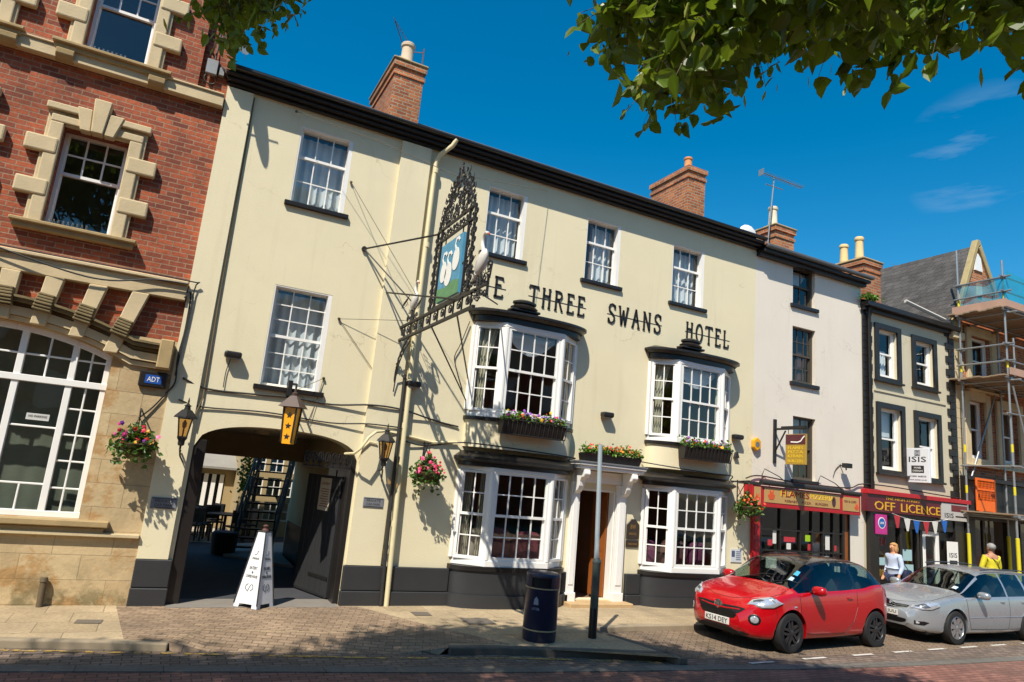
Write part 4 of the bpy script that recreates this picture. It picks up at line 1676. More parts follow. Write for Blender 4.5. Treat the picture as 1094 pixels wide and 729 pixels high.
q.build('maroon_strip', simple('dull_maroon', '#6e2a2c', .5), sg2)
isis = thing('salon_sign', 'white projecting hair salon sign with spiral emblem beside black framed window', 'sign', (19.0, FY - .35, 3.9))
LI = Fr((19.0, FY, 0), (0, -1, 0), (-1, 0, 0))
q = MB()
q.bf(LI, .02, .68, 3.41, 4.37, -.04, .04)
q.build('board', simple('white_sign_face', '#dfe1e3', .4, .04, 6), isis, bevel=.006)
q = MB()
q.text(LI, 'ISIS', .35, 3.98, .15, .041, .004, .5)
q.bf(LI, .17, .53, 3.68, 3.88, .041, .045)
q.text(LI, '01858 468555', .35, 3.56, .045, .041, .003, .48)
q.text(LI, 'www.isishair.co.uk', .35, 3.47, .035, .041, .003, .5)
for k in range(5):
    r_ = .015 + k * .016
    q.ribbon(LI, [(.35 - r_, 4.23 - r_), (.35 + r_, 4.23 - r_), (.35 + r_, 4.23 + r_), (.35 - r_, 4.23 + r_), (.35 - r_, 4.23 - r_ + .01)], .007, .041, .044)
q.build('lettering', M['cable'], isis)
q = MB()
q.text(LI, 'HAIR', .35, 3.795, .05, .046, .003, .2)
q.text(LI, 'DESIGN', .35, 3.71, .05, .046, .003, .28)
q.build('lettering', M['white'], isis)
st = thing('salon_board', 'white salon notice board with black panel beside the white shop door', 'sign', (20.85, FY - .17, 1.1))
q = MB()
q.bf(FRONT, 20.5, 20.98, .7, 1.86, .15, .18)
q.build('board', M['white'], st)
q = MB()
q.text(FRONT, 'ISIS', 20.74, 1.42, .13, .181, .004, .36)
q.bf(FRONT, 20.56, 20.92, 1.16, 1.34, .181, .185)
q.text(FRONT, 'HAIR DESIGN', 20.74, 1.02, .05, .181, .004, .38)
q.build('lettering', M['cable'], st)
lk = thing('cash_machine_sign', 'pink projecting cash machine sign with blue round emblem beside the off licence', 'sign', (17.55, FY - .3, 2.2))
LL = Fr((17.5, FY, 0), (0, -1, 0), (-1, 0, 0))
LL = Fr((17.36, FY - .16, 0), (1, 0, 0), (0, -1, 0))
q = MB()
q.bf(LL, .02, .48, 1.92, 2.44, -.02, .02)
q.build('board', simple('pink_sign', '#c02f86', .4), lk, bevel=.006)
q = MB()
q.extr(LL, [(.25 + .15 * math.cos(a), 2.22 + .15 * math.sin(a)) for a in np.linspace(0, 2 * PI, 21)[:-1]], .021, .026)
q.build('emblem', M['white'], lk)
q = MB()
q.extr(LL, [(.25 + .125 * math.cos(a), 2.22 + .125 * math.sin(a)) for a in np.linspace(0, 2 * PI, 21)[:-1]], .0265, .03)
q.build('emblem', simple('link_blue', '#1a5fa8', .4), lk)
q = MB()
q.text(LL, 'LINK', .25, 2.19, .06, .031, .003, .17)
q.build('lettering', M['white'], lk)
bt = thing('bunting', 'string of red, white and blue pennants under the maroon off licence sign', 'bunting', (19.2, FY - .28, 2.4))
q = MB()
pa = [FRONT.p(17.95 + 2.5 * t, 2.50 - .13 * 4 * t * (1 - t) - .02 * t, .25) for t in np.linspace(0, 1, 14)]
q.tube(pa, .006, 4)
q.build('string', M['white'], bt)
for k in range(6):
    t = (k + .5) / 6
    u, w_ = 17.95 + 2.5 * t, 2.495 - .13 * 4 * t * (1 - t) - .02 * t
    q = MB()
    q.extr(FRONT, [(u - .14, w_), (u + .14, w_), (u + .05, w_ - .33), (u - .03, w_ - .33)], .249 + .01 * (k % 2), .253 + .01 * (k % 2))
    q.build('pennant', [simple('pennant_red', '#b3303a', .8), simple('pennant_white', '#d6d4cc', .8), simple('pennant_blue', '#1f62b4', .8)][k % 3], bt)

# ------------------------------------------------------------------ gabled building behind the scaffold
gb = thing('gabled_building', 'brick and stone gabled building with steep slate roof behind scaffolding', 'building', (23.5, FY, 0))
GX0, GX1, GAP, GZ = 21.42, 24.7, 22.95, 11.45
G1 = (22.05, 22.92, 4.4, 6.2)
G2 = (23.75, 24.75, 4.4, 6.1)
G3 = (22.3, 23.4, 6.75, 8.3)
mb = MB()
wall_cells(mb, FRONT, GX0, 31, -.05, 8.4, [G1, G2, G3, (22.0, 30.5, .3, 2.6)], .0, .2)
mb.face([FRONT.p(GX0, 8.4), FRONT.p(GX1, 8.4), FRONT.p(GAP + .0, GZ)])
mb.face([FRONT.p(GX1, 8.4), FRONT.p(31, 8.4), FRONT.p(31, 9.4), FRONT.p(GX1 - .4, 9.4)])
mb.face([FRONT.p(GX0, 0), FRONT.p(GX0, 0, -9), FRONT.p(GX0, 8.4, -9), FRONT.p(GX0, 8.4)])
mb.build('wall', M['old_brick'], gb)
q = MB()
z = 2.8
k = 0
while z < 8.3:
    w_ = .5 if k % 2 == 0 else .32
    q.bf(FRONT, GX0 + .004, GX0 + w_, z, z + .302, .003, .03)
    z += .305
    k += 1
q.build('quoins', M['trim'], gb, bevel=.01)
sl = (GZ - 8.4) / (GAP - GX0)
q = MB()
q.extr(FRONT, [(GX0 - .1, 8.3), (GX0 + .06, 8.3), (GAP + .0, GZ + .0), (GAP + .13, GZ + .05), (GAP + .1, GZ + .22), (GAP - .08, GZ + .22)], -.1, .1)
q.extr(FRONT, [(GAP + .101, GZ + .2), (GAP + .131, GZ + .05), (GAP + .02, GZ - .03), (GX1 - .08, 8.45), (GX1 + .1, 8.45)], -.09, .09)
q.build('coping', simple('lichened_coping', '#a39268', .9, .35, 4, bmp=.4), gb, bevel=.02)
q = MB()
q.bf(FRONT, GX0 - .25, GX0 + .35, 8.0, 8.24, -.2, .2)
q.build('kneeler', M['trim'], gb, bevel=.03)
q = MB()
q.extr(FRONT, [(GAP - .2, 10.6), (GAP + .22, 10.6), (GAP + .15, 11.05), (GAP, 11.2), (GAP - .14, 11.05)], .003, .05)
q.build('date_stone', M['white'], gb)
q = MB()
q.bf(FRONT, GAP - .12, GAP + .12, 9.75, 10.15, .003, .06)
q.build('gable_vent', M['trim'], gb)
mb = MB()
B0, B1_ = FY - .0, FY + 3.6
mb.face([(GX0 - .25, B0, 8.3), (GAP, B0, GZ + .05), (GAP, B1_, GZ + .05), (GX0 - .25, B1_, 8.3)])
mb.face([(GX1 + .2, B0, 8.3), (GAP, B0, GZ + .05), (GAP, B1_, GZ + .05), (GX1 + .2, B1_, 8.3)])
mb.face([(GX1 - .4, B0, 9.4), (31, B0, 9.4), (31, B0 + 4, 12.2), (GX1 - .4, B0 + 4, 12.2)])
mb.build('roof', M['slate'], gb)
for w_ in (G1, G2, G3):
    s_ = sash(gb, FRONT, *w_, 1, 1, 1, .5, set_=-.12, fw=.1, curtain=None)
    a, b, c, e = w_
    q = MB()
    q.bf(FRONT, a - .25, a - .001, c - .2, e + .25, .003, .09)
    q.bf(FRONT, b + .001, b + .25, c - .2, e + .25, .003, .09)
    q.bf(FRONT, a, b, e + .001, e + .3, .003, .09)
    q.bf(FRONT, a - .35, b + .35, c - .25, c - .201, .003, .2)
    q.bf(FRONT, a, b, c - .2, c - .001, .003, .089)
    q.build('surround', M['trim'], s_, bevel=.01)
mb = MB()
mb.box(GX0 + .1, 31, FY + 3, FY + 3.1, -.05, 8.3)
for z in (3.1, 6.4, 8.3):
    mb.box(GX0 + .1, 31, FY + .25, FY + 3, z, z + .08)
mb.build('interior', M['room'], gb)
q = MB()
q.bf(FRONT, 21.46, 31, 2.55, 3.7, .003, .16)
q.bf(FRONT, 21.46, 31, 3.7, 3.82, .003, .3)
for x in (21.5, 23.6, 25.6, 27.6):
    q.bf(FRONT, x, x + .45, -.05, 2.55, .003, .14)
q.bf(FRONT, 21.95, 27.6, .0, .7, -.12, .02)
for x in (22.6, 24.6, 26.5):
    q.bf(FRONT, x, x + .07, .7, 2.55, -.1, -.02)
gsf = q.build('shopfront', simple('dark_shop_timber', '#211d1b', .45, .2, 4), gb, bevel=.01)
q = MB()
q.face([FRONT.p(21.95, .7, -.06), FRONT.p(30, .7, -.06), FRONT.p(30, 2.6, -.06), FRONT.p(21.95, 2.6, -.06)])
q.build('glass', M['dark_glass'], gsf)
q = MB()
for k in range(4):
    q.bf(FRONT, 22.2 + k * .55, 22.55 + k * .55, 1.0 + .2 * (k % 2), 1.7, -.09, -.085)
q.build('poster', palette_mat('window_posters', ['#6a5230', '#8a8478', '#7a3528', '#8f7a3a'], .7), gsf)
q = MB()
q.bf(FRONT, 21.5, 22.75, 2.72, 3.6, .161, .19)
q.ribbon(FRONT, [(22.3 + .16 * math.cos(a), 3.1 + .2 * math.sin(a)) for a in np.linspace(.6, 5.6, 14)], .04, .191, .2)
q.build('sign_panel', M['plinth'], gsf)

# ------------------------------------------------------------------ scaffold
scf = thing('scaffold', 'tall galvanised tube scaffold with timber decks in front of the gabled building', 'scaffold', (24, FY - .8, 0))
YB, YF = FY - .22, FY - 1.52
tubes = MB()
for x in (21.45, 23.5, 25.6, 27.7, 29.8):
    for y in (YB, YF):
        top = 10.9 if y == YB and x < 22 else 10.2 + .25 * ((x * 7) % 2)
        tubes.tube([(x, y, gz(x)), (x, y, top)], .03, 8)
tubes.build('standard', M['galv'], scf, smooth=True)
tubes = MB()
for z in (2.72, 4.1, 5.6, 6.65, 7.15, 7.65, 8.68, 9.25, 9.7):
    tubes.tube([(21.2, YF - .05, z), (31, YF - .05, z)], .028, 8)
    if z in (2.72, 6.65, 8.68):
        tubes.tube([(21.2, YB - .05, z), (31, YB - .05, z)], .028, 8)
for z in (9.25, 9.7, 7.15, 7.65, 4.1):
    tubes.tube([(21.45 - .06, YB + .1, z), (21.45 - .06, YF - .25, z)], .028, 8)
for x in (21.45, 22.3, 23.5, 24.5, 25.6, 26.6, 27.7):
    for z in (2.66, 6.59, 8.62):
        tubes.tube([(x + .06, YB + .2, z), (x + .06, YF - .3, z)], .028, 8)
tubes.tube([(23.5, YF - .08, .4), (21.5, YF - .08, 6.4)], .028, 8)
tubes.tube([(25.6, YF - .08, 9.6), (23.5, YF - .08, 6.6)], .028, 8)
for x in (22.2, 22.9, 24.3, 26.2):
    tubes.tube([(x, YF + .2, 6.6), (x + .02, YF + .2, 8.0)], .028, 8)
for x, z0_, z1_ in ((22.45, 2.7, 6.7), (24.6, 4.0, 9.9), (23.0, 8.6, 10.4)):
    tubes.tube([(x, YF - .02, z0_), (x, YF - .02, z1_)], .028, 8)
tubes.tube([(21.5, YB + .12, 3.0), (23.4, YB + .12, 6.5)], .028, 8)
tubes.tube([(23.6, YF - .1, 2.8), (25.5, YF - .1, 6.5)], .028, 8)
tubes.build('ledger', M['galv'], scf, smooth=True)
cl = MB()
for x in (21.45, 23.5, 25.6):
    for y in (YB, YF):
        for z in (2.72, 6.62, 7.65, 8.65, 9.7):
            cl.box(x - .05, x + .05, y - .1, y + .05, z - .05, z + .05)
cl.build('coupler', M['galv'], scf, bevel=.01)
board = simple('scaffold_board_timber', '#8f7b64', .9, .3, 3, bmp=.2)
for z in (2.75, 6.68, 8.71):
    pl = MB()
    y = YF - .08
    k = 0
    while y < YB - .02:
        x0 = 21.1 + .22 * ((k * 37) % 3) / 3
        pl.box(x0, 30.9, y, y + .215, z, z + .04)
        y += .225
        k += 1
    pl.build('deck', board, scf)
tb = MB()
for z in (6.72, 8.75):
    tb.box(21.3, 31, YF - .16, YF - .12, z, z + .21)
    if z > 8:
        tb.box(21.26, 21.3, YF - .16, YB + .1, z, z + .24)
tb.build('toe_board', simple('pink_toe_board', '#b08d78', .85, .2, 3), scf)
tap = MB()
for (x, y) in ((21.45, YB), (21.45, YF)):
    for z in (9.0, 6.95, 4.5, 3.3):
        tap.lathe([(.032, 0), (.034, .01), (.034, .22), (.032, .23)], (x, y, z), 8)
tap.build('warning_tape', simple('yellow_tape', '#d8c81c', .5), scf)
slv = MB()
for x in (21.45, 23.5, 25.6):
    for y in (YB, YF):
        slv.lathe([(.04, 0), (.05, .01), (.05, 1.95), (.04, 1.96)], (x, y, gz(x) + .05), 10)
slv.build('foam_sleeve', simple('yellow_foam_sleeve', '#cdbf1a', .6, .08, 6), scf, smooth=True)
nm, nnt, nb = node_mat('teal_debris_net')
nb.inputs['Base Color'].default_value = (*hexc('#1e93a8'), 1)
ntr = nd(nnt, 'ShaderNodeBsdfTransparent')
nmx = nd(nnt, 'ShaderNodeMixShader')
nmx.inputs[0].default_value = .62
L(nnt, ntr.outputs[0], nmx.inputs[1])
L(nnt, nb.outputs[0], nmx.inputs[2])
L(nnt, nmx.outputs[0], nnt.nodes['Material Output'].inputs[0])
net = MB()
for (P, Q, h0, h1) in (((21.42, YB - .05), (21.42, YF - .1), 8.95, 9.72), ((21.42, YF - .1), (30.9, YF - .1), 8.95, 9.9)):
    n = 40 if P[1] == Q[1] else 10
    i0 = len(net.v)
    for r_ in range(5):
        for k in range(n + 1):
            t = k / n
            w_ = .04 * math.sin(t * n * .9 + r_) * (1 if 0 < r_ < 4 else .3)
            z = h0 + (h1 - h0) * r_ / 4 - (.05 * abs(math.sin(t * n * .4)) if r_ == 4 else 0)
            if P[1] == Q[1]:
                net.v.append((P[0] + (Q[0] - P[0]) * t, P[1] + w_, z))
            else:
                net.v.append((P[0] + w_, P[1] + (Q[1] - P[1]) * t, z))
    for r_ in range(4):
        for k in range(n):
            a = i0 + r_ * (n + 1) + k
            net.f.append((a, a + 1, a + n + 2, a + n + 1))
net.build('debris_net', nm, scf, smooth=True)
ob = thing('barrier_panel', 'orange plastic barrier panel tied to the scaffold above the dark shopfront', 'barrier', (22.2, YB - .1, 2.8))
FB = Fr((21.74, YB - .1, 0), (1, .0, 0), (0, -1, 0))
org = simple('orange_plastic', '#ea6a12', .45, .08, 5)
q = MB()
q.bf(FB, 0, .07, 2.82, 3.78, -.02, .02)
q.bf(FB, .93, 1.0, 2.82, 3.78, -.02, .02)
q.bf(FB, .07, .93, 3.71, 3.78, -.02, .02)
q.bf(FB, .07, .93, 3.42, 3.48, -.02, .02)
q.bf(FB, .07, .93, 2.82, 3.12, -.02, .02)
for k in range(1, 12):
    q.bf(FB, .07 + k * .0716 - .006, .07 + k * .0716 + .006, 3.12, 3.71, -.01, .008)
for k in range(1, 9):
    q.bf(FB, .07, .93, 3.12 + k * .066 - .005, 3.12 + k * .066 + .005, -.009, .007)
q.build('panel', org, ob, bevel=.006)
q = MB()
for u in (.1, .8):
    q.bf(FB, u, u + .14, 2.76, 2.818, -.05, .05)
q.build('foot', org, ob)

# ------------------------------------------------------------------ wrought iron hotel sign
SX0 = 3.68
isg = thing('iron_sign', 'ornate wrought iron bracket sign with painted swan board and two white swans', 'sign', (SX0, FY, 5.0))
SG = Fr((SX0, FY, 0), (0, -1, 0), (-1, 0, 0))     # u runs out from the wall


def spiral(cx, cz, r, turns, a0, sgn=1, n=22, shrink=.85):
    pts = []
    for k in range(n + 1):
        t = k / n
        a = a0 + sgn * turns * 2 * PI * t
        rr = r * (1 - shrink * t)
        pts.append(SG.p(cx + rr * math.cos(a), cz + rr * math.sin(a), 0))
    return pts


def scurve(mb, u, z, h, lean=0, r=.013, flip=1):
    """an S scroll: two opposed volutes joined by a stem"""
    mb.tube(spiral(u + flip * h * .22, z + h * .74, h * .24, 1.25, PI if flip > 0 else 0, -flip), r, 5)
    mb.tube(spiral(u - flip * h * .22, z + h * .26, h * .24, 1.25, 0 if flip > 0 else PI, -flip), r, 5)


q = MB()
for z in (4.85, 5.10):
    q.bf(SG, 0, 3.62, z - .022, z + .022, -.025, .025)
q.bf(SG, .0, .04, 3.9, 5.2, -.03, .03)
for k in range(10):
    u = .16 + k * .35
    q.bf(SG, u + .175 - .01, u + .175 + .01, 4.87, 5.08, -.012, .012)
    q.tube(spiral(u + .04, 4.975, .085, 1.3, 0, 1), .011, 5)
    q.tube(spiral(u - .04 + .12, 4.975, .06, 1.1, PI, 1), .01, 5)
q.build('beam', M['iron'], isg)
q = MB()
for u0, u1 in ((1.66, 1.86), (3.08, 3.30)):
    for u in (u0, u1):
        q.bf(SG, u - .016, u + .016, 5.1, 6.56, -.02, .02)
    z = 5.13
    k = 0
    while z < 6.45:
        scurve(q, (u0 + u1) / 2, z, .17, r=.012, flip=1 if k % 2 else -1)
        z += .165
        k += 1
    # little outer curls
    so = -1 if u0 < 2 else 1
    uo = u0 if so < 0 else u1
    for k in range(9):
        q.tube(spiral(uo + so * .065, 5.2 + k * .155, .06, 1.1, 0 if so < 0 else PI, so), .011, 5)
for z in (5.14, 6.34, 6.56):
    q.bf(SG, 1.66, 3.30, z - .02, z + .02, -.02, .02)
for k in range(8):
    q.tube(spiral(1.98 + k * .14, 6.45, .07, 1.25, k * PI, 1 if k % 2 else -1), .012, 5)
q.build('frame', M['iron'], isg)
# crest
q = MB()
uc = 2.46
q.tube([SG.p(1.72, 6.58), SG.p(1.84, 6.8), SG.p(2.05, 6.98), SG.p(2.3, 7.22), SG.p(2.42, 7.42)], .016, 6)
q.tube([SG.p(3.24, 6.58), SG.p(3.10, 6.8), SG.p(2.87, 6.98), SG.p(2.62, 7.22), SG.p(2.50, 7.42)], .016, 6)
rr = random.Random(3)
for row in range(8):
    z = 6.64 + row * .10
    half = .64 * (1 - (row / 8.4) ** 1.7) + .06
    n = max(1, int(half * 2 / .16))
    for k in range(n):
        u = uc - half + 2 * half * (k + .5) / n
        q.tube(spiral(u + rr.gauss(0, .03), z + rr.gauss(0, .03), .05 + .05 * rr.random(), 1.2 + .4 * rr.random(), rr.random() * 6, 1 if rr.random() < .5 else -1), .009 + .004 * rr.random(), 5)
        if rr.random() < .6:
            q.tube([SG.p(u - .05, z - .06), SG.p(u + .02, z), SG.p(u + .01, z + .09), SG.p(u + .06, z + .12)], .011, 5)
    for sg_ in (-1, 1):
        q.tube(spiral(uc + sg_ * (half + .05), z + rr.gauss(0, .03), .045 + .03 * rr.random(), 1.2, PI if sg_ > 0 else 0, sg_), .010, 5)
        if row % 2 == 0:
            q.tube([SG.p(uc + sg_ * half, z), SG.p(uc + sg_ * (half + .09), z + .06), SG.p(uc + sg_ * (half + .10), z + .13)], .01, 5, .004)
for k in range(5):
    q.tube(spiral(uc + .07 * (-1) ** k, 7.40 + k * .035, .05 - .006 * k, 1.2, 1.5 * k, (-1) ** k), .012, 5)
q.tube([SG.p(uc, 7.3), SG.p(uc, 7.64)], .012, 6, .004)
q.build('crest', M['iron'], isg)
# picture board: three swans above a green bank
q = MB()
q.bf(SG, 2.0, 2.96, 5.2, 6.2, -.025, .025)
bd = q.build('picture_board', simple('painted_sky_blue', '#4a8fb0', .5, .4, 6), isg)
for sd in (1, -1):
    PF = SG if sd > 0 else Fr((SX0, FY, 0), (0, -1, 0), (1, 0, 0))
    q = MB()
    q.extr(PF, [(2.0, 5.2), (2.96, 5.2), (2.96, 5.42), (2.7, 5.46), (2.35, 5.40), (2.0, 5.44)], .026, .03)
    q.build('painted_bank', simple('painted_green', '#5a8a5e', .6, .4, 9), bd)
    q = MB()
    for (u, z, s_) in ((2.22, 5.52, .9), (2.45, 5.42, 1.0), (2.74, 5.62, .95)):
        body = [(u + s_ * .15 * math.cos(a), z + .16 * s_ + s_ * (.24 if math.sin(a) > 0 else .17) * math.sin(a)) for a in np.linspace(0, 2 * PI, 18)[:-1]]
        q.extr(PF, body, .0305, .034)
        q.ribbon(PF, [(u - .02, z + .36 * s_), (u - .08, z + .46 * s_), (u - .04, z + .56 * s_), (u + .05, z + .56 * s_), (u + .09, z + .5 * s_)], .05, .0305, .036)
    q.build('painted_swans', simple('painted_swan_white', '#e4e4de', .6, .08, 9), bd)
q = MB()
for u in (2.1, 2.86):
    q.tube([SG.p(u, 6.18), SG.p(u, 6.34)], .012, 5)
q.build('hook', M['iron'], isg)


# swans, each one continuous figure
def swan(u, z, face, s=1.):
    m_ = MB()
    # body along u; neck curves up and over
    def fn(d):
        return 1 + .25 * max(0, -d.y * face) * (1 if d.z > -.2 else .6)
    i0 = len(m_.v)
    m_.ell((0, 0, 0), (.12 * s, .36 * s, .19 * s), 16, 10, lambda d: 1 + .12 * d.y)
    ca, sa = math.cos(R(52)), math.sin(R(52))
    for k in range(i0, len(m_.v)):
        x, y, zz = m_.v[k]
        a, b = y * ca - zz * sa, y * sa + zz * ca
        p = SG.p(u + face * a, z + b)
        m_.v[k] = (p.x + x, p.y, p.z)
    m_.tube([SG.p(u - face * .16 * s, z - .2 * s), SG.p(u - face * .28 * s, z - .3 * s), SG.p(u - face * .42 * s, z - .33 * s)], .09 * s, 8, .02)
    nk = [(.13, .2), (.06, .36), (-.02, .5), (-.03, .62), (.04, .73), (.14, .76), (.22, .71)]
    m_.tube([SG.p(u + face * a * s, z + b * s) for a, b in nk], .05 * s, 9, .032 * s)
    m_.ell(SG.p(u + face * .22 * s, z + .71 * s), (.04 * s, .06 * s, .042 * s), 10, 6)
    b = m_.build('swan', simple('swan_white_paint', '#d3d1c9', .5, .12, 14), isg, smooth=True)
    m_ = MB()
    m_.tube([SG.p(u + face * .26 * s, z + .70 * s), SG.p(u + face * .34 * s, z + .64 * s)], .025 * s, 6, .012)
    m_.build('beak', simple('orange_beak', '#b8462a', .5), b)
    m_ = MB()
    for sd in (-1, 1):
        for k in range(5):
            x = u - face * (.05 + k * .07)
            m_.tube([SG.p(x + face * .1, z + .1 - .02 * k, sd * .118), SG.p(x, z - .0 - .02 * k, sd * .125), SG.p(x + face * .07, z - .08, sd * .115)], .007, 4)
    m_.build('feather_lines', M['iron'], b)
    m_ = MB()
    for k in (-.06, .06):
        m_.tube([SG.p(u + k, z - .22 * s), SG.p(u + k * .8, 5.1)], .018, 6)
    for c_ in m_.pieces():
        c_.build('leg', M['iron'], b)


swan(.72, 5.48, 1, .52)
swan(3.72, 5.47, 1, .62)
q = MB()
q.bf(SG, 3.3, 4.05, 5.09, 5.12, -.02, .02)
for k in range(6):
    q.tube(spiral(3.45 + k * .12, 5.22, .07, 1.3, k * 1.7, (-1) ** k), .012, 5)
    q.tube(spiral(3.4 + k * .11, 5.0 - .03 * (k % 2), .07, 1.3, k * 1.1, -(-1) ** k), .012, 5)
q.tube(spiral(4.05, 5.36, .09, 1.4, 0, 1), .014, 5)
q.tube([SG.p(4.02, 5.1), SG.p(4.1, 5.22), SG.p(4.13, 5.36)], .014, 5)
for k in range(4):
    q.tube(spiral(.45 + k * .17, 5.2, .07, 1.3, k * 1.7, (-1) ** k), .012, 5)
q.build('scrolls', M['iron'], isg)
# lattice bracket under the wall end
q = MB()
arc = [(.05, 3.95), (.09, 4.25), (.2, 4.5), (.4, 4.7), (.7, 4.84)]
arc2 = [(.05, 4.15), (.13, 4.4), (.25, 4.58), (.42, 4.72)]
q.tube([SG.p(u, z) for u, z in arc], .016, 6)
q.tube([SG.p(u + .06, z - .1) for u, z in arc], .012, 6)
for k in range(5):
    q.tube(spiral(.1 + k * .09, 4.35 + k * .1, .06, 1.3, k, 1), .011, 5)
q.build('bracket', M['iron'], isg)
# stays
q = MB()
q.tube([(2.78, FY - .02, 6.50), (SX0 - .02, FY - 1.70, 6.52)], .017, 6)
q.tube([(3.30, FY - .02, 5.74), (SX0 - .02, FY - 3.1, 5.05)], .017, 6)
q.tube([(2.78, FY - .03, 6.50), (3.66, FY - .75, 5.45)], .015, 6)
q.tube([(SX0, FY - 1.84, 4.84), (5.2, FY - .03, 3.9)], .015, 6)
q.tube([(SX0, FY - 2.98, 4.84), (5.19, FY - .06, 4.32)], .015, 6)
q.tube([(SX0 + .02, FY - 3.6, 5.1), (5.45, FY - .55, 5.83)], .014, 6)
q.tube([(SX0 + .01, FY - 1.7, 5.3), (SX0 + .01, FY - 3.2, 5.75)], .014, 6)
for p in ((2.78, FY - .02, 6.50), (3.30, FY - .02, 5.74)):
    q.lathe([(.05, -.03), (.05, .02)], p, 8, axis='y')
q.build('stay_rod', M['iron'], isg)


# ------------------------------------------------------------------ lanterns
def lantern(name, label, base, loc, arm):
    """a tapered square street lantern on a scrolled wall arm, body axis at loc"""
    t = thing(name, label, 'lantern', base, 'carriage lanterns by the coach arch')
    x, y, z = loc
    q = MB()
    s0, s1, h = .06, .10, .30
    for sx in (-1, 1):
        for sy in (-1, 1):
            q.tube([(x + sx * s0, y + sy * s0, z), (x + sx * s1, y + sy * s1, z + h)], .011, 5)
    for s_, zz in ((s0, z), (s1, z + h)):
        q.box(x - s_ - .015, x + s_ + .015, y - s_ - .015, y + s_ + .015, zz - .012, zz + .012)
    q.build('cage', M['iron'], t)
    q = MB()
    q.lathe([(.18, .0), (.165, .03), (.075, .13), (.05, .14), (.04, .19), (.06, .2), (.025, .22), (.010, .25), (.016, .27), (.004, .33)], (x, y, z + h), 4)
    q.build('roof', M['iron'], t)
    q = MB()
    a, b = s0 - .006, s1 - .006
    c = [(x - a, y - a, z), (x + a, y - a, z), (x + a, y + a, z), (x - a, y + a, z)]
    e = [(x - b, y - b, z + h), (x + b, y - b, z + h), (x + b, y + b, z + h), (x - b, y + b, z + h)]
    for k in range(4):
        j = (k + 1) % 4
        q.face([c[k], c[j], e[j], e[k]])
    q.build('pane', M['lantern_glass'], t)
    q = MB()
    q.lathe([(.012, 0), (.014, .14), (.03, .16), (.035, .22), (.01, .27)], (x, y, z), 8)
    q.build('lamp', M['bulb'], t, smooth=True)
    q = MB()
    q.lathe([(.03, -.14), (.05, -.12), (.05, -.06), (.075, -.02), (.075, 0)], (x, y, z), 8)
    for pts, r_ in arm:
        q.tube(pts, r_, 6)
    q.build('wall_arm', M['iron'], t, smooth=True)
    return t


M['lantern_glass'] = glass_mat('lantern_glass_pane', (.8, .62, .35), .8, .1)
lx, ly, lz = .25, FY - .40, 2.62
lantern('wall_lantern', 'black wall lantern with amber glass on cream pier left of coach arch', (.22, FY - .1, 2.5), (lx, ly, lz),
        [([(lx, ly, lz - .1), (lx, ly + .05, lz - .2), (lx + .02, FY - .1, lz - .22)], .016),
         ([(lx + .1, FY - .02, lz - .42), (lx + .02, ly + .1, lz - .3), (lx, ly, lz - .2)], .014)])
lx, lz = 3.58, 2.60
lantern('wall_lantern', 'black wall lantern hung from curved cream pipe right of coach arch', (3.6, FY - .1, 2.5), (lx, ly, lz),
        [([(lx, ly, lz - .1), (lx, ly + .05, lz - .2), (lx + .02, FY - .1, lz - .22)], .016),
         ([(lx + .12, FY - .02, lz - .42), (lx + .03, ly + .1, lz - .3), (lx, ly, lz - .2)], .014)])
o = MB()
o.tube([FRONT.p(2.95, 2.62, .05), FRONT.p(3.06, 2.64, .3), FRONT.p(3.14, 2.74, .4), FRONT.p(3.25, 2.94, .4), FRONT.p(3.4, 3.06, .3), FRONT.p(3.6, 3.1, .12), FRONT.p(4.05, 3.07, .04), FRONT.p(4.6, 3.0, .04), FRONT.p(5.1, 3.06, .05)], .024, 7)
props(o.build('curved_pipe', M['cream_pipe'], None, smooth=True, off=(3.3, FY, 3)), 'curved cream conduit pipe arching over the right lantern of the coach arch', 'pipe')
o = MB()
o.tube([FRONT.p(3.2, 2.55, .05), FRONT.p(3.24, 2.75, .1), FRONT.p(3.36, 2.88, .1), FRONT.p(3.5, 2.86, .1)], .014, 6)
props(o.build('thin_pipe', M['cream_pipe'], None, smooth=True, off=(3.3, FY, 2.7)), 'thin hooked cream pipe below the curved conduit at the arch corner', 'pipe')

# star lantern over the arch
sl_ = thing('star_lantern', 'square yellow hanging lantern with three black stars above the coach arch', 'lantern', (1.87, FY - .42, 3.45))
ang = R(-32)
cx, cy = 1.87, FY - .42


def rot(u, v):
    return (cx + u * math.cos(ang) - v * math.sin(ang), cy + u * math.sin(ang) + v * math.cos(ang))


q = MB()
w0_, w1_ = .088, .112
for su in (-1, 1):
    for sv in (-1, 1):
        q.tube([(*rot(su * w0_, sv * w0_), 2.70), (*rot(su * w1_, sv * w1_), 3.30)], .016, 4)
q.prism([rot(-.125, -.125), rot(.125, -.125), rot(.125, .125), rot(-.125, .125)], 3.29, 3.31)
fr_ = q.build('frame', M['iron'], sl_)
q = MB()
rp = [rot(-.19, -.19), rot(.19, -.19), rot(.19, .19), rot(-.19, .19)]
tp = [rot(-.05, -.05), rot(.05, -.05), rot(.05, .05), rot(-.05, .05)]
i = len(q.v)
q.v += [(x, y, 3.30) for x, y in rp] + [(x, y, 3.50) for x, y in tp]
q.f += [(3, 2, 1, 0), (4, 5, 6, 7)] + [(k, (k + 1) % 4, 4 + (k + 1) % 4, 4 + k) for k in range(4)]
q.lathe([(.05, 0), (.055, .05), (.02, .07), (.02, .12)], (cx, cy, 3.50), 10)
q.build('roof', simple('bronze_lantern_roof', '#4b3a33', .5, .2, 8), sl_)
q = MB()
q.box(cx - .1, cx - .03, FY - .2, FY - .0, 3.52, 3.78)
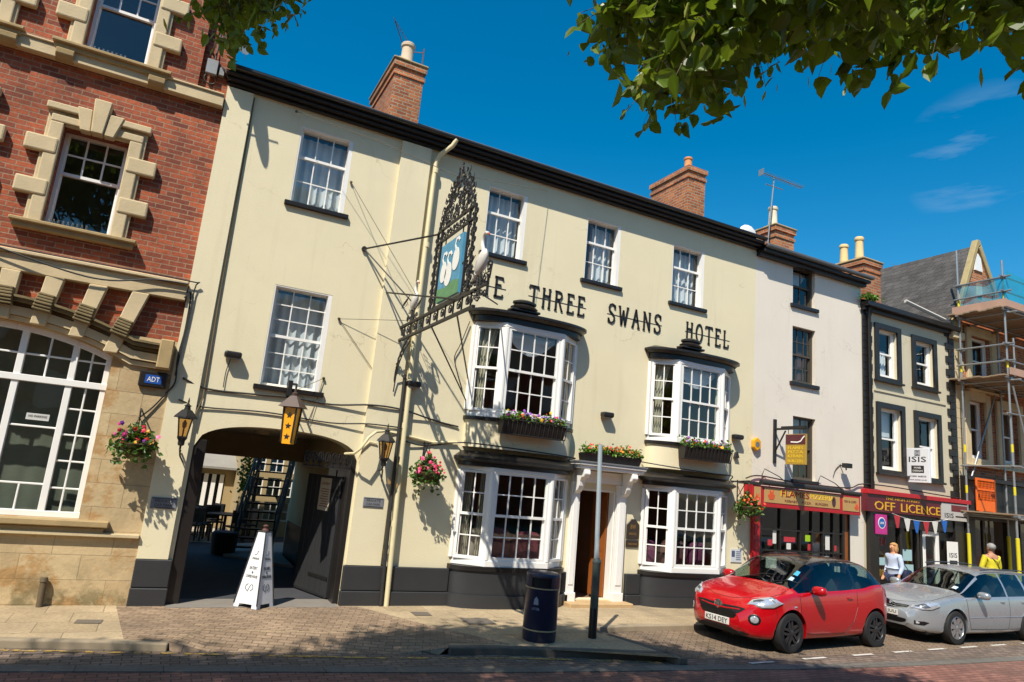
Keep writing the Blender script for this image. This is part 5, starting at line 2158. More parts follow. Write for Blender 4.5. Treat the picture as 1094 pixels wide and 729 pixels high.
q.tube([(cx, cy, 3.6), (cx, cy, 3.7), (cx, FY - .02, 3.74)], .02, 6)
q.tube([(cx + .08, FY - .02, 3.28), (cx + .04, cy + .1, 3.4)], .012, 5)
q.build('hanger', M['iron'], sl_)
q = MB()
b0 = [rot(-w0_ + .01, -w0_ + .01), rot(w0_ - .01, -w0_ + .01), rot(w0_ - .01, w0_ - .01), rot(-w0_ + .01, w0_ - .01)]
b1 = [rot(-w1_ + .01, -w1_ + .01), rot(w1_ - .01, -w1_ + .01), rot(w1_ - .01, w1_ - .01), rot(-w1_ + .01, w1_ - .01)]
q.v += [(x, y, 2.68) for x, y in b0] + [(x, y, 3.29) for x, y in b1]
q.f += [(3, 2, 1, 0)] + [(k, (k + 1) % 4, 4 + (k + 1) % 4, 4 + k) for k in range(4)]
q.build('pane', simple('yellow_lantern_panel', '#f0a410', .45, .08, 12), sl_)
for (ax_, nv) in (((1, 0), (0, -1)), ((0, -1), (-1, 0))):
    U = Vector((ax_[0] * math.cos(ang) - ax_[1] * math.sin(ang), ax_[0] * math.sin(ang) + ax_[1] * math.cos(ang), 0))
    N = Vector((nv[0] * math.cos(ang) - nv[1] * math.sin(ang), nv[0] * math.sin(ang) + nv[1] * math.cos(ang), 0))
    q = MB()
    if ax_ == (1, 0):
        for k, z in enumerate((2.80, 2.98, 3.16)):
            dd = w0_ - .01 + (w1_ - w0_) * (z - 2.68) / .61
            f_ = Fr(Vector((cx, cy, z)) + N * dd, U, N)
            f_.Z = (Vector((0, 0, 1)) + N * .057).normalized()
            star = []
            for j in range(10):
                a = PI / 2 + j * PI / 5
                r_ = .056 if j % 2 == 0 else .024
                star.append((r_ * math.cos(a), r_ * math.sin(a)))
            q.extr(f_, star, .003, .008)
        q.build('star', M['iron'], sl_)
    else:
        f_ = Fr(Vector((cx, cy, 2.68)) + N * (w0_ - .01), U, N)
        f_.Z = (Vector((0, 0, 1)) + N * .057).normalized()
        q.ribbon(f_, [(-.03, .2), (-.04, .35), (0, .48), (.035, .36), (.03, .2)], .02, .004, .01)
        q.bf(f_, -.07, .07, .17, .19, .004, .01)
        q.bf(f_, -.012, .012, .19, .5, .004, .01)
        q.bf(f_, -.06, .06, .03, .045, .004, .01)
        q.build('emblem', M['iron'], sl_)


# ------------------------------------------------------------------ wall lights
def wall_light(label, u, z, k=1.):
    t = thing('security_light', label, 'light', (u, FY, z), 'black wall flood lights on the cream front')
    q = MB()
    q.bf(FRONT, u - .14, u + .14, z - .05, z + .06, .02, .19)
    q.build('housing', M['black'], t, bevel=.035, seg=3)
    q = MB()
    q.bf(FRONT, u - .11, u + .11, z - .062, z - .051, .05, .16)
    q.build('lens', simple('frosted_lens', '#8f9290', .3), t)
    q = MB()
    q.bf(FRONT, u - .06, u + .06, z - .04, z + .05, -.0, .02)
    q.build('back_plate', M['cable'], t)


wall_light('black flood light on cream wall beside lower left window with hanging cable', .80, 4.08)
wall_light('black flood light on cream wall between downpipe and left bay window', 4.06, 4.05)
wall_light('black flood light on cream wall above the entrance flower box', 8.55, 4.02)
wall_light('black flood light on cream wall beside yellow alarm box', 12.4, 3.96)


def cap_light(label, u, y, z):
    t = thing('canopy_light', label, 'light', (u, y, z), 'floodlights on the bay roofs')
    q = MB()
    q.lathe([(.26, 0), (.28, .04), (.22, .08), (.2, .1), (.24, .12), (.24, .16), (.14, .2), (.02, .21)], (u, y, z), 16, sx=1.1, sy=.7)
    q.build('housing', M['black'], t, smooth=True)
    q = MB()
    q.box(u - .33, u + .33, y - .12, y + .12, z - .05, z - .002)
    q.build('base', M['black'], t, bevel=.01)


cap_light('black domed floodlight on roof of left upper bay window', 6.12, 12.14, 5.86)
cap_light('black domed floodlight on roof of right upper bay window', 10.55, 12.14, 5.83)

t = thing('alarm_box', 'yellow hexagonal alarm box on wall right of the upper bay window', 'alarm box', (12.95, FY, 3.86))
q = MB()
q.extr(FRONT, [(13.06 + .15 * math.cos(a) * .95, 3.86 + .17 * math.sin(a)) for a in np.linspace(PI / 6, 2 * PI + PI / 6, 7)[:-1]], .01, .11)
q.build('case', simple('yellow_alarm_case', '#e2a41c', .4, .06, 8), t, bevel=.02, seg=2)
q = MB()
q.extr(FRONT, [(13.06 + .07 * math.cos(a), 3.85 + .07 * math.sin(a)) for a in np.linspace(0, 2 * PI, 16)[:-1]], .111, .115)
q.build('badge', simple('grey_badge', '#6a6f76', .4), t)
o = MB()
o.extr(FRONT, [(12.36, 3.46), (12.5, 3.46), (12.45, 3.6), (12.41, 3.6)], .005, .08)
props(o.build('small_bell', M['cable'], None, off=(12.43, FY, 3.5)), 'small dark bell shaped fitting below the right hand flood light', 'fitting')

for (u, z, lb) in ((.17, 1.56, 'worn grey plate with faint lettering on cream pier left of arch'), (3.58, 1.80, 'worn grey plate with faint lettering on cream pier right of arch')):
    t = thing('wall_plate', lb, 'plate', (u, FY, z), 'grey plates beside the coach arch')
    q = MB()
    q.bf(FRONT, u - .19, u + .19, z - .09, z + .09, .076, .09)
    q.build('plate', M['grey_plate'], t, bevel=.005)
    q = MB()
    q.bf(FRONT, u - .17, u + .17, z - .075, z - .065, .0905, .093)
    q.bf(FRONT, u - .17, u + .17, z + .065, z + .075, .0905, .093)
    q.text(FRONT, 'PRIVATE', u, z + .012, .04, .0905, .002, .26)
    q.text(FRONT, 'CAR PARK', u, z - .05, .04, .0905, .002, .26)
    q.build('lettering', M['cable'], t)
t = thing('entrance_plaque', 'dark bronze shaped plaque over small plate right of hotel entrance', 'plaque', (9.42, FY, 1.55))
q = MB()
q.extr(FRONT, [(9.3, 1.42), (9.64, 1.42), (9.64, 1.72), (9.58, 1.78), (9.53, 1.84), (9.41, 1.84), (9.36, 1.78), (9.3, 1.72)], .004, .03)
q.bf(FRONT, 9.3, 9.64, 1.24, 1.39, .004, .03)
q.build('plate', M['plaque'], t, bevel=.006)
q = MB()
q.text(FRONT, 'BW', 9.47, 1.63, .09, .031, .004, .14)
q.text(FRONT, 'HOTEL', 9.47, 1.5, .05, .031, .004, .2)
q.text(FRONT, 'THREE SWANS', 9.47, 1.29, .04, .031, .004, .26)
q.build('lettering', simple('dull_brass', '#8a6a3a', .4), t)
t = thing('white_notice', 'small white lettered notice on cream wall left of red takeaway pilaster', 'notice', (12.5, FY, 1.2))
q = MB()
q.bf(FRONT, 12.36, 12.70, 1.02, 1.32, .004, .02)
q.build('plate', simple('white_plate', '#c8ccd2', .5), t)
q = MB()
for k in range(5):
    q.bf(FRONT, 12.52, 12.67, 1.07 + k * .045, 1.09 + k * .045, .0205, .022)
q.bf(FRONT, 12.38, 12.48, 1.14, 1.28, .0205, .022)
q.build('lettering', simple('blue_grey_ink', '#4a5670', .6), t)
t = thing('paper_notice', 'pale printed notice pinned to the open black gate inside the coach arch', 'notice', (ARCH1 - .3, FY + .9, 1.9))
IN_ = Fr((3.08 - .041, 12.95 - .013, 0), (-.30, .95, 0), (-.95, -.30, 0))
IN_.O = IN_.O - IN_.U * .45
q = MB()
q.bf(IN_, .75, 1.15, 1.55, 2.15, .001, .008)
q.build('sheet', simple('cream_paper', '#c4b79c', .8, .1, 12), t)
q = MB()
q.text(IN_, 'PARKING', .95, 2.02, .05, .009, .002, .3)
for k in range(8):
    q.bf(IN_, .8, 1.1 - .03 * (k % 3), 1.62 + k * .045, 1.635 + k * .045, .009, .0105)
q.build('print', simple('red_brown_ink', '#8a4a34', .8), t)

# white round light fitting on the white building, small bracket lights
t = thing('round_camera', 'small black camera fitting on off white wall above takeaway', 'camera', (16.1, FY, 3.5))
q = MB()
q.tube([FRONT.p(16.2, 3.62, .0), FRONT.p(16.2, 3.62, .18), FRONT.p(16.15, 3.5, .22)], .02, 6)
q.bf(FRONT, 16.08, 16.3, 3.56, 3.68, .14, .3)
q.build('body', M['iron'], t, bevel=.01)

# ------------------------------------------------------------------ cables and wires
cables = [
    ('thin black cable sagging along cream wall above the coach arch', [FRONT.p(.1, 3.58, .1), FRONT.p(.5, 3.46, .03), FRONT.p(1.2, 3.47, .03), FRONT.p(1.9, 3.50, .04), FRONT.p(2.6, 3.47, .03), FRONT.p(3.3, 3.55, .1), FRONT.p(3.9, 3.54, .1), FRONT.p(4.6, 3.42, .03), FRONT.p(5.1, 3.36, .03)], .017),
    ('lower black cable running along cream wall just above the arch', [FRONT.p(.1, 3.22, .1), FRONT.p(.5, 3.15, .03), FRONT.p(1.5, 3.19, .03), FRONT.p(2.6, 3.14, .03), FRONT.p(3.3, 3.2, .1), FRONT.p(3.95, 3.2, .1)], .013),
    ('short black cable dropping from left flood light to the wall cable', [FRONT.p(.78, 4.02, .03), FRONT.p(.74, 3.8, .03), FRONT.p(.74, 3.52, .03)], .008),
    ('tangled black cables at the stone building corner', [FRONT.p(-.1, 4.9, .2), FRONT.p(-.02, 5.0, .12), FRONT.p(.0, 4.4, .1), FRONT.p(-.03, 3.9, .12), FRONT.p(.0, 3.5, .1), FRONT.p(-.1, 3.3, .08), FRONT.p(-.25, 3.05, .08), FRONT.p(-.42, 2.85, .1)], .014),
    ('sagging black cable strung under the stone band course', [FRONT.p(-3.0, 5.2, .23), FRONT.p(-1.8, 4.97, .25), FRONT.p(-1.2, 4.95, .24), FRONT.p(-.6, 5.1, .22), FRONT.p(-.08, 5.13, .22)], .014),
    ('black cable lying on top of the stone band course', [FRONT.p(-4.0, 5.23, .15), FRONT.p(-2, 5.2, .15), FRONT.p(-.1, 5.2, .15), FRONT.p(.02, 5.05, .12), FRONT.p(-.02, 3.6, .12)], .012),
    ('black cable looping along wall above the lower left bay canopy', [FRONT.p(3.9, 3.0, .1), FRONT.p(4.4, 2.92, .03), FRONT.p(5.1, 3.05, .05), FRONT.p(5.4, 3.05, .5), FRONT.p(6.5, 3.03, .5), FRONT.p(7.6, 3.0, .35), FRONT.p(7.72, 2.98, .02)], .014),
    ('black cable along wall above the lower right bay canopy', [FRONT.p(9.6, 3.1, .03), FRONT.p(10.0, 3.04, .5), FRONT.p(11.2, 3.0, .5), FRONT.p(12.0, 3.0, .35), FRONT.p(12.3, 2.9, .02), FRONT.p(12.9, 2.95, .03)], .013),
    ('black cable draped over the takeaway fascia to the next shop', [FRONT.p(12.7, 3.0, .1), FRONT.p(13.2, 3.1, .05), FRONT.p(14.5, 3.04, .05), FRONT.p(16.4, 3.05, .05), FRONT.p(17.0, 3.2, .05), FRONT.p(18.2, 3.22, .1), FRONT.p(20, 3.16, .1), FRONT.p(21.4, 3.12, .1)], .017),
    ('broken black cable hanging loose on cream wall left of the upper bay', [FRONT.p(5.1, 5.5, .05), FRONT.p(4.95, 5.0, .05), FRONT.p(4.86, 4.75, .04), FRONT.p(4.9, 4.55, .04), FRONT.p(5.1, 4.1, .03)], .011),
    ('white cable looping on the off white wall above the takeaway', [FRONT.p(15.9, 3.3, .02), FRONT.p(16.0, 3.5, .02), FRONT.p(16.2, 3.66, .02)], .008),
]
for lb, pts, r_ in cables:
    o = MB()
    # smooth the path
    P_ = [Vector(p) for p in pts]
    sm_ = []
    for k in range(len(P_) - 1):
        p0, p1, p2, p3 = P_[max(k - 1, 0)], P_[k], P_[k + 1], P_[min(k + 2, len(P_) - 1)]
        for j in range(5):
            t_ = j / 5
            sm_.append(.5 * ((2 * p1) + (p2 - p0) * t_ + (2 * p0 - 5 * p1 + 4 * p2 - p3) * t_ ** 2 + (3 * p1 - p0 - 3 * p2 + p3) * t_ ** 3))
    sm_.append(P_[-1])
    o.tube(sm_, r_, 5)
    props(o.build('cable', M['cable'], None, smooth=True, off=tuple(P_[0])), lb, 'cable')
wires = [
    ('taut thin wire from the eaves corner down to the iron sign crest', [(1.15, FY - .1, 8.8), (2.5, FY - 1.3, 8.1), (SX0, FY - 2.3, 7.4)]),
    ('taut thin wire from iron sign crest up to the eaves on the right', [(SX0, FY - 2.6, 7.3), (6.6, FY - .1, 8.75)]),
    ('taut thin wire slanting down from upper left window to the iron sign', [(2.35, FY - .03, 7.75), (3.66, FY - .85, 5.6)]),
    ('taut thin wire from wall hook above star lantern to the downpipe', [(2.5, FY - .03, 5.06), (3.7, FY - .35, 5.2)]),
    ('thin stay wire slanting down cream wall from hook below the wires', [(2.5, FY - .03, 5.06), (3.9, FY - .03, 3.5)]),
    ('thin wire from the small hook down to the star lantern', [(2.38, FY - .03, 3.92), (1.9, FY - .3, 3.62)]),
    ('second thin wire from the small hook down to the arch', [(2.38, FY - .03, 3.92), (2.25, FY - .03, 3.1)]),
]
wm = simple('weathered_wire', '#6a5f4a', .6)
for lb, pts in wires:
    o = MB()
    o.tube(pts, .0055, 4)
    o.ell(pts[0], (.03, .03, .03), 6, 4)
    props(o.build('wire', wm, None, off=pts[0]), lb, 'wire')


# ------------------------------------------------------------------ baskets and flower boxes
FLW = [palette_mat('mixed_petals', ['#c4213a', '#d9482a', '#e2a12a', '#c23a7a', '#7a2f8f', '#e06a9a']),
       palette_mat('pansy_petals', ['#8a4fb0', '#5a2a8f', '#c9a8dd', '#d84a2a', '#b04a9a', '#e2b02a']),
       palette_mat('orange_petals', ['#d9522a', '#e27a2a', '#c93a2a', '#e09a2a', '#d0442f']),
       palette_mat('pink_petals', ['#d0245a', '#e0407a', '#c91f3f', '#d8306a', '#e85a8a'])]


def basket(label, u, z, d_, pal, rng, r_=.26, brk=True):
    t = thing('hanging_basket', label, 'hanging basket', (u, FY - d_, z), 'flower baskets hung along the front')
    y = FY - d_
    q = MB()
    q.lathe([(.03, -.2), (.12, -.18), (.2, -.1), (.24, .0), (.22, .01), (.02, .0)], (u, y, z), 16)
    q.build('bowl', simple('moss_lined_basket', '#4a3d22', .95, .3, 20), t, smooth=True)
    q = MB()
    for k in range(3):
        a = 2 * PI * k / 3
        q.tube([(u + .23 * math.cos(a), y + .23 * math.sin(a), z), (u, y, z + .42)], .006, 4)
    q.tube([(u, y, z + .42), (u, y, z + .52)], .008, 4)
    q.build('chain', M['iron'], t)
    if brk:
        q = MB()
        q.tube([(u, FY - .03, z + .55), (u, y - .02, z + .55), (u, y - .05, z + .5)], .014, 6)
        q.tube([(u, FY - .03, z + .2), (u, y + .1, z + .54)], .01, 5)
        q.tube([(u, FY - .03, z + .62), (u, FY - .03, z + .1)], .014, 6)
        q.build('bracket', M['iron'], t)
    pts = []
    for _ in range(620):
        a, rr_ = rng.random() * 2 * PI, abs(rng.gauss(0, .6))
        rr_ = min(1.25, rr_)
        h = rng.gauss(.08, .09) * (1.2 - rr_ * .5) - (.14 * rng.random() if rr_ > .8 else 0)
        pts.append((u + r_ * 1.1 * rr_ * math.cos(a) * 1.15, y + r_ * rr_ * math.sin(a), z + h))
    for _ in range(140):
        a = rng.random() * 2 * PI
        pts.append((u + r_ * math.cos(a), y + r_ * .9 * math.sin(a), z - abs(rng.gauss(0, .14))))
    q = MB()
    leafs(q, pts, .075, rng, .3)
    q.build('foliage', M['leaf_dark'], t)
    q = MB()
    petals(q, [(u + rng.gauss(0, r_ * .62), y - abs(rng.gauss(.05, .12)), z + rng.gauss(.1, .09)) for _ in range(46)], .038, rng)
    q.build('flowers', pal, t)


rb = random.Random(11)
basket('hanging basket of mixed red, yellow and purple flowers on golden stone wall', -.40, 2.44, .36, FLW[0], rb, .235)
basket('hanging basket of pink flowers on cream wall between arch and left bay', 4.44, 2.42, .36, FLW[3], rb, .22)
basket('hanging basket of orange and pink flowers beside takeaway shopfront', 12.5, 2.32, .38, FLW[2], rb, .24)


def flower_box(label, u0, u1, y0, y1, z0, z1, pal, rng, slats=True, nf=60):
    t = thing('flower_box', label, 'flower box', ((u0 + u1) / 2, y0, z0), 'black flower boxes on the front')
    q = MB()
    q.hexa([(u0 + .03, y0 + .05, z0), (u0 + .03, y1, z0), (u1 - .03, y1, z0), (u1 - .03, y0 + .05, z0), (u0, y0, z1 - .03), (u0, y1, z1 - .03), (u1, y1, z1 - .03), (u1, y0, z1 - .03)])
    q.build('trough', M['black'], t)
    if slats:
        q = MB()
        n = int((u1 - u0) / .1)
        for k in range(n + 1):
            x = u0 + (u1 - u0) * k / n
            q.tube([(x, y0 - .015, z1), (x, y0 + .0, (z0 + z1) / 2), (x, y0 + .035, z0 - .01)], .01, 5)
        q.tube([(u0, y0 - .02, z1), (u1, y0 - .02, z1)], .014, 5)
        q.tube([(u0, y0 + .035, z0), (u1, y0 + .035, z0)], .012, 5)
        q.build('rail', M['iron'], t)
    q = MB()
    q.box(u0 + .02, u1 - .02, y0 + .02, y1 - .02, z1 - .029, z1 - .015)
    q.build('soil', M['soil'], t)
    L_ = u1 - u0
    q = MB()
    leafs(q, [(u0 + L_ * rng.random(), y0 + (y1 - y0) * rng.random() - .02, z1 + abs(rng.gauss(0, .07))) for _ in range(int(420 * L_))], .065, rng, .5)
    q.build('foliage', M['leaf'], t)
    q = MB()
    petals(q, [(u0 + L_ * (.04 + .92 * rng.random()), y0 + (y1 - y0) * rng.random() * .7 - .03, z1 + .05 + abs(rng.gauss(0, .07))) for _ in range(nf)], .036, rng)
    q.build('flowers', pal, t)


flower_box('black railed flower box of purple pansies below left upper bay window', 5.74, 7.16, FY - .72, FY - .47, 3.30, 3.58, FLW[1], rb, nf=80)
flower_box('black railed flower box of violet flowers below right upper bay window', 10.25, 11.62, FY - .72, FY - .47, 3.26, 3.54, FLW[1], rb, nf=50)
flower_box('black flower box of orange flowers on canopy over hotel entrance', 7.84, 9.32, FY - .42, FY - .16, 2.972, 3.16, FLW[2], rb, False, 70)

# ------------------------------------------------------------------ aerials
t = thing('tv_aerial', 'silver television aerial on tall pole beside the right hand chimney', 'aerial', (15.5, 14.3, 10.4))
q = MB()
q.tube([(15.32, 14.35, 10.2), (15.55, 14.35, 12.42)], .022, 6)
q.build('mast', M['galv'], t)
q = MB()
q.tube([(14.95, 14.3, 12.42), (16.75, 14.3, 12.42)], .016, 5)
for k in range(17):
    x = 15.1 + k * .1
    q.tube([(x, 14.16, 12.42), (x, 14.44, 12.42)], .008, 4)
q.box(14.94, 14.96, 14.2, 14.4, 12.32, 12.52)
q.tube([(15.2, 14.35, 12.12), (15.95, 14.35, 12.14)], .016, 5)
q.build('antenna', M['galv'], t)
t = thing('tv_aerial', 'rusty aerial leaning on pots of the tall left chimney', 'aerial', (3.6, 14.6, 11.9))
q = MB()
q.tube([(4.0, 14.6, 11.8), (4.0, 14.6, 12.5)], .016, 5)
q.tube([(3.2, 14.6, 12.95), (3.62, 14.9, 12.45), (4.02, 14.6, 12.4)], .012, 5)
for k in range(7):
    x = 3.2 + k * .06
    q.tube([(x - .06, 14.5, 12.95 - k * .07), (x + .06, 14.7, 12.98 - k * .07)], .007, 4)
q.build('antenna', simple('rusty_rod', '#6a4a3a', .7, .2, 10), t)
t = thing('satellite_dish', 'white satellite dish behind the black gutter near the small right chimney', 'satellite dish', (14.6, 14.2, 10.3))
q = MB()
for (c_, r_) in (((14.35, 14.2, 10.12), .38),):
    q.ell(c_, (r_, .08, r_), 18, 8)
    q.tube([(14.35, 14.3, 10.1), (14.35, 14.5, 9.9)], .03, 6)
q.build('dish', simple('white_dish', '#dcdcd8', .5), t, smooth=True)

# ------------------------------------------------------------------ pavement furniture
ab = thing('pavement_sign', 'tall white tapering pavement sign with black lettering in front of coach arch', 'sign', (1.75, 12.3, 0))
Bq = [(1.46, 12.42), (1.78, 12.1), (2.08, 12.38), (1.76, 12.7)]
c_ = Vector((1.77, 12.4))
Tq = [((1 - .36) * c_.x + .36 * x, (1 - .36) * c_.y + .36 * y) for x, y in Bq]
zb, zt = .02, 1.20
q = MB()
wn = len(q.v)
for k in range(4):
    (xa, ya), (xb, yb) = Bq[k], Bq[(k + 1) % 4]
    (xc, yc), (xd, yd) = Tq[(k + 1) % 4], Tq[k]

    def pt(s_, t_):
        lo = Vector((xa + (xb - xa) * s_, ya + (yb - ya) * s_, zb))
        hi = Vector((xd + (xc - xd) * s_, yd + (yc - yd) * s_, zt))
        return lo.lerp(hi, t_)
    for s0_, s1_, t0_, t1_ in ((0, .22, 0, .05), (.78, 1, 0, .05), (0, 1, .05, 1)):
        q.face([pt(s0_, t0_), pt(s1_, t0_), pt(s1_, t1_), pt(s0_, t1_)])
q.face([(x, y, zt) for x, y in Tq])
so = q.build('shell', simple('white_plastic', '#dfe0e2', .45, .04, 5), ab)
q = MB()
for k in range(4):
    q.tube([(*Bq[k], zb + .05), (*Tq[k], zt)], .012, 5)
q.tube([(*Tq[k], zt + .01) for k in (0, 1, 2, 3, 0)], .012, 5)
q.build('edge_strip', M['plinth'], ab)
q = MB()
for k in (0, 1):
    A_, B_ = Vector((*Bq[k], zb)), Vector((*Bq[(k + 1) % 4], zb))
    C_, D_ = Vector((*Tq[(k + 1) % 4], zt)), Vector((*Tq[k], zt))
    f_ = Fr((A_ + B_) / 2, B_ - A_, None)
    up = ((C_ + D_) / 2 - (A_ + B_) / 2)
    f_.Z = up.normalized()
    f_.N = f_.U.cross(f_.Z).normalized()
    H = up.length
    q.text(f_, 'EATERY', 0, H * .50, .045, .002, .003, .15)
    q.text(f_, '&', 0, H * .445, .04, .002, .003)
    q.text(f_, 'COFFEE HOUSE', 0, H * .39, .042, .002, .003, .22)
    q.text(f_, 'SWANS', 0, H * .63, .035, .002, .003, .13)
    for u_, s_ in ((-.03, -1), (.03, 1)):
        q.ribbon(f_, [(u_, H * .22), (u_ + s_ * .045, H * .25), (u_ + s_ * .035, H * .29), (u_, H * .31)], .009, .002, .005)
    q.ribbon(f_, [(-.02, H * .21), (0, H * .26), (.02, H * .30)], .008, .002, .005)
    q.ribbon(f_, [(-.04, H * .70), (-.02, H * .69), (.01, H * .71), (.02, H * .745), (.035, H * .74)], .007, .002, .005)
q.build('lettering', M['cable'], ab)
q = MB()
q.lathe([(.05, 0), (.06, .03), (.03, .06), (.05, .1), (.02, .12)], (c_.x, c_.y, zt), 10)
q.build('top_knob', simple('rust_brown_knob', '#5a3a34', .6), ab)

bn = thing('litter_bin', 'navy blue round litter bin with cream bands standing on the kerb', 'litter bin', (5.72, 9.82, gz(5.7)))
z0 = gz(5.7)
navy = simple('navy_bin_paint', '#141c3c', .35, .15, 6, coat=.2)
q = MB()
q.lathe([(.25, 0), (.26, .02), (.26, .06), (.265, .07), (.265, .76), (.27, .775), (.27, .798), (.24, .80)], (5.72, 9.82, z0), 36)
q.build('body', navy, bn, smooth=True)
q = MB()
n = 36
for k in range(n):
    a0, a1 = 2 * PI * k / n, 2 * PI * (k + 1) / n
    am = (a0 + a1) / 2
    face = (am - R(235)) % (2 * PI)
    face = min(face, 2 * PI - face)
    face2 = min((am - R(55)) % (2 * PI), 2 * PI - (am - R(55)) % (2 * PI))
    P = lambda r_, a, z: (5.72 + r_ * math.cos(a), 9.82 + r_ * math.sin(a), z0 + z)
    lo = .80
    if face < R(34) or face2 < R(34):
        q.face([P(.265, a0, lo), P(.265, a1, lo), P(.265, a1, .803), P(.265, a0, .803)])
        q.face([P(.265, a0, .945), P(.265, a1, .945), P(.265, a1, .97), P(.265, a0, .97)])
    else:
        q.face([P(.265, a0, lo), P(.265, a1, lo), P(.265, a1, .97), P(.265, a0, .97)])
q.lathe([(.27, .97), (.265, .99), (.24, 1.01), (.12, 1.025), (.01, 1.03)], (5.72, 9.82, z0), 36)
q.build('hood', navy, bn, smooth=True)
q = MB()
q.lathe([(.25, .79), (.25, .96)], (5.72, 9.82, z0), 24)
q.build('liner', simple('black_liner', '#08080a', .8), bn)
q = MB()
for z in (.16, .775):
    q.lathe([(.267, z), (.273, z + .004), (.273, z + .016), (.267, z + .02)], (5.72, 9.82, z0), 36)
q.build('band', simple('cream_band', '#b9a67a', .5), bn, smooth=True)
q = MB()
fb = Fr((5.72 + .268 * math.cos(R(222)), 9.82 + .268 * math.sin(R(222)), z0), (math.cos(R(222 + 90)), math.sin(R(222 + 90)), 0), (math.cos(R(222)), math.sin(R(222)), 0))
q.extr(fb, [(-.04, .55), (.04, .55), (.03, .63), (0, .67), (-.03, .63)], .0, .006)
q.text(fb, 'LITTER', 0, .47, .035, .0, .006, .12)
q.build('emblem', simple('pale_emblem', '#8f97a8', .5), bn)

pl = thing('grey_post', 'slim galvanised post with thick black base and collar beside the bin', 'post', (6.72, 9.84, gz(6.7)))
z0 = gz(6.7)
q = MB()
q.tube([(6.72, 9.84, z0 + 1.2), (6.65, 9.84, z0 + 3.12)], .041, 14, .038)
q.build('shaft', simple('pale_galvanised_post', '#aebcc2', .4, .1, 4, metal=.3), pl, smooth=True)
q = MB()
q.lathe([(.068, .0), (.068, 1.16), (.075, 1.17), (.075, 1.2), (.05, 1.25), (.041, 1.26)], (6.73, 9.84, z0), 16)
q.build('base', simple('grey_green_base', '#4a5654', .5, .15, 5), pl, smooth=True)
q = MB()
q.lathe([(.0695, .0), (.0695, .46), (.068, .465)], (6.73, 9.84, z0), 16)
q.build('painted_foot', M['black'], pl, smooth=True)

# seats and cushions seen through the lower bays
def cushion(label, x, y, z, w, h, col):
    q = MB()
    q.ell((x, y, z), (w, .14, h), 16, 10, lambda d: 1 / (abs(d.x) ** 4 + abs(d.z) ** 4 + abs(d.y) ** 4) ** .25 * .92)
    props(q.build('cushion', simple(label.split()[0] + '_cushion_cloth', col, .9, .12, 10, bmp=.1), None, smooth=True, off=(x, y, z - h)), label, 'cushion')


cushion('cream upholstered seat back behind left pane of left lower bay', 5.55, FY + .25, 1.1, .36, .36, '#b8ab95')
cushion('maroon upholstered seat back behind middle of left lower bay', 6.2, FY + .16, 1.15, .36, .36, '#6a2a34')
cushion('maroon upholstered seat back at right end of left lower bay', 6.95, FY + .16, 1.12, .34, .34, '#74303a')
cushion('purple upholstered seat back behind left pane of right lower bay', 10.05, FY + .2, 1.12, .22, .3, '#6e2a52')
cushion('dull brown upholstered seat back behind middle of right lower bay', 10.75, FY + .16, 1.12, .36, .34, '#5c3a38')
cushion('purple upholstered seat back at right end of right lower bay', 11.45, FY + .18, 1.12, .26, .32, '#5e2a48')

# ------------------------------------------------------------------ cars
tyre_m = simple('tyre_rubber', '#1c1c1d', .8, .2, 8)
carglass = glass_mat('car_glass', (.52, .62, .58), 1., .0, .0, 1.2)
chrome = simple('chrome', '#c8cacc', .15, .05, 5, metal=1.)
lampg = simple('headlamp_reflector', '#d5d9de', .12, .1, 25, metal=.6, coat=1.)
blackp = simple('black_trim_plastic', '#0f0f10', .4, .15, 8)


def sm_interp(tab, xs, s=.05):
    X = np.array([t[0] for t in tab])
    Y = np.array([t[1] for t in tab])
    acc = np.zeros_like(xs)
    for k in np.linspace(-1, 1, 7):
        acc += np.interp(xs + k * s, X, Y)
    return acc / 7


def catmull(P, m):
    out = []
    n = len(P)
    for k in range(n - 1):
        p0, p1, p2, p3 = P[max(k - 1, 0)], P[k], P[k + 1], P[min(k + 2, n - 1)]
        for j in range(m):
            t = j / m
            out.append(tuple(.5 * ((2 * b) + (c - a) * t + (2 * a - 5 * b + 4 * c - d) * t * t + (3 * b - a - 3 * c + d) * t ** 3) for a, b, c, d in zip(p0, p1, p2, p3)))
    out.append(P[-1])
    return out


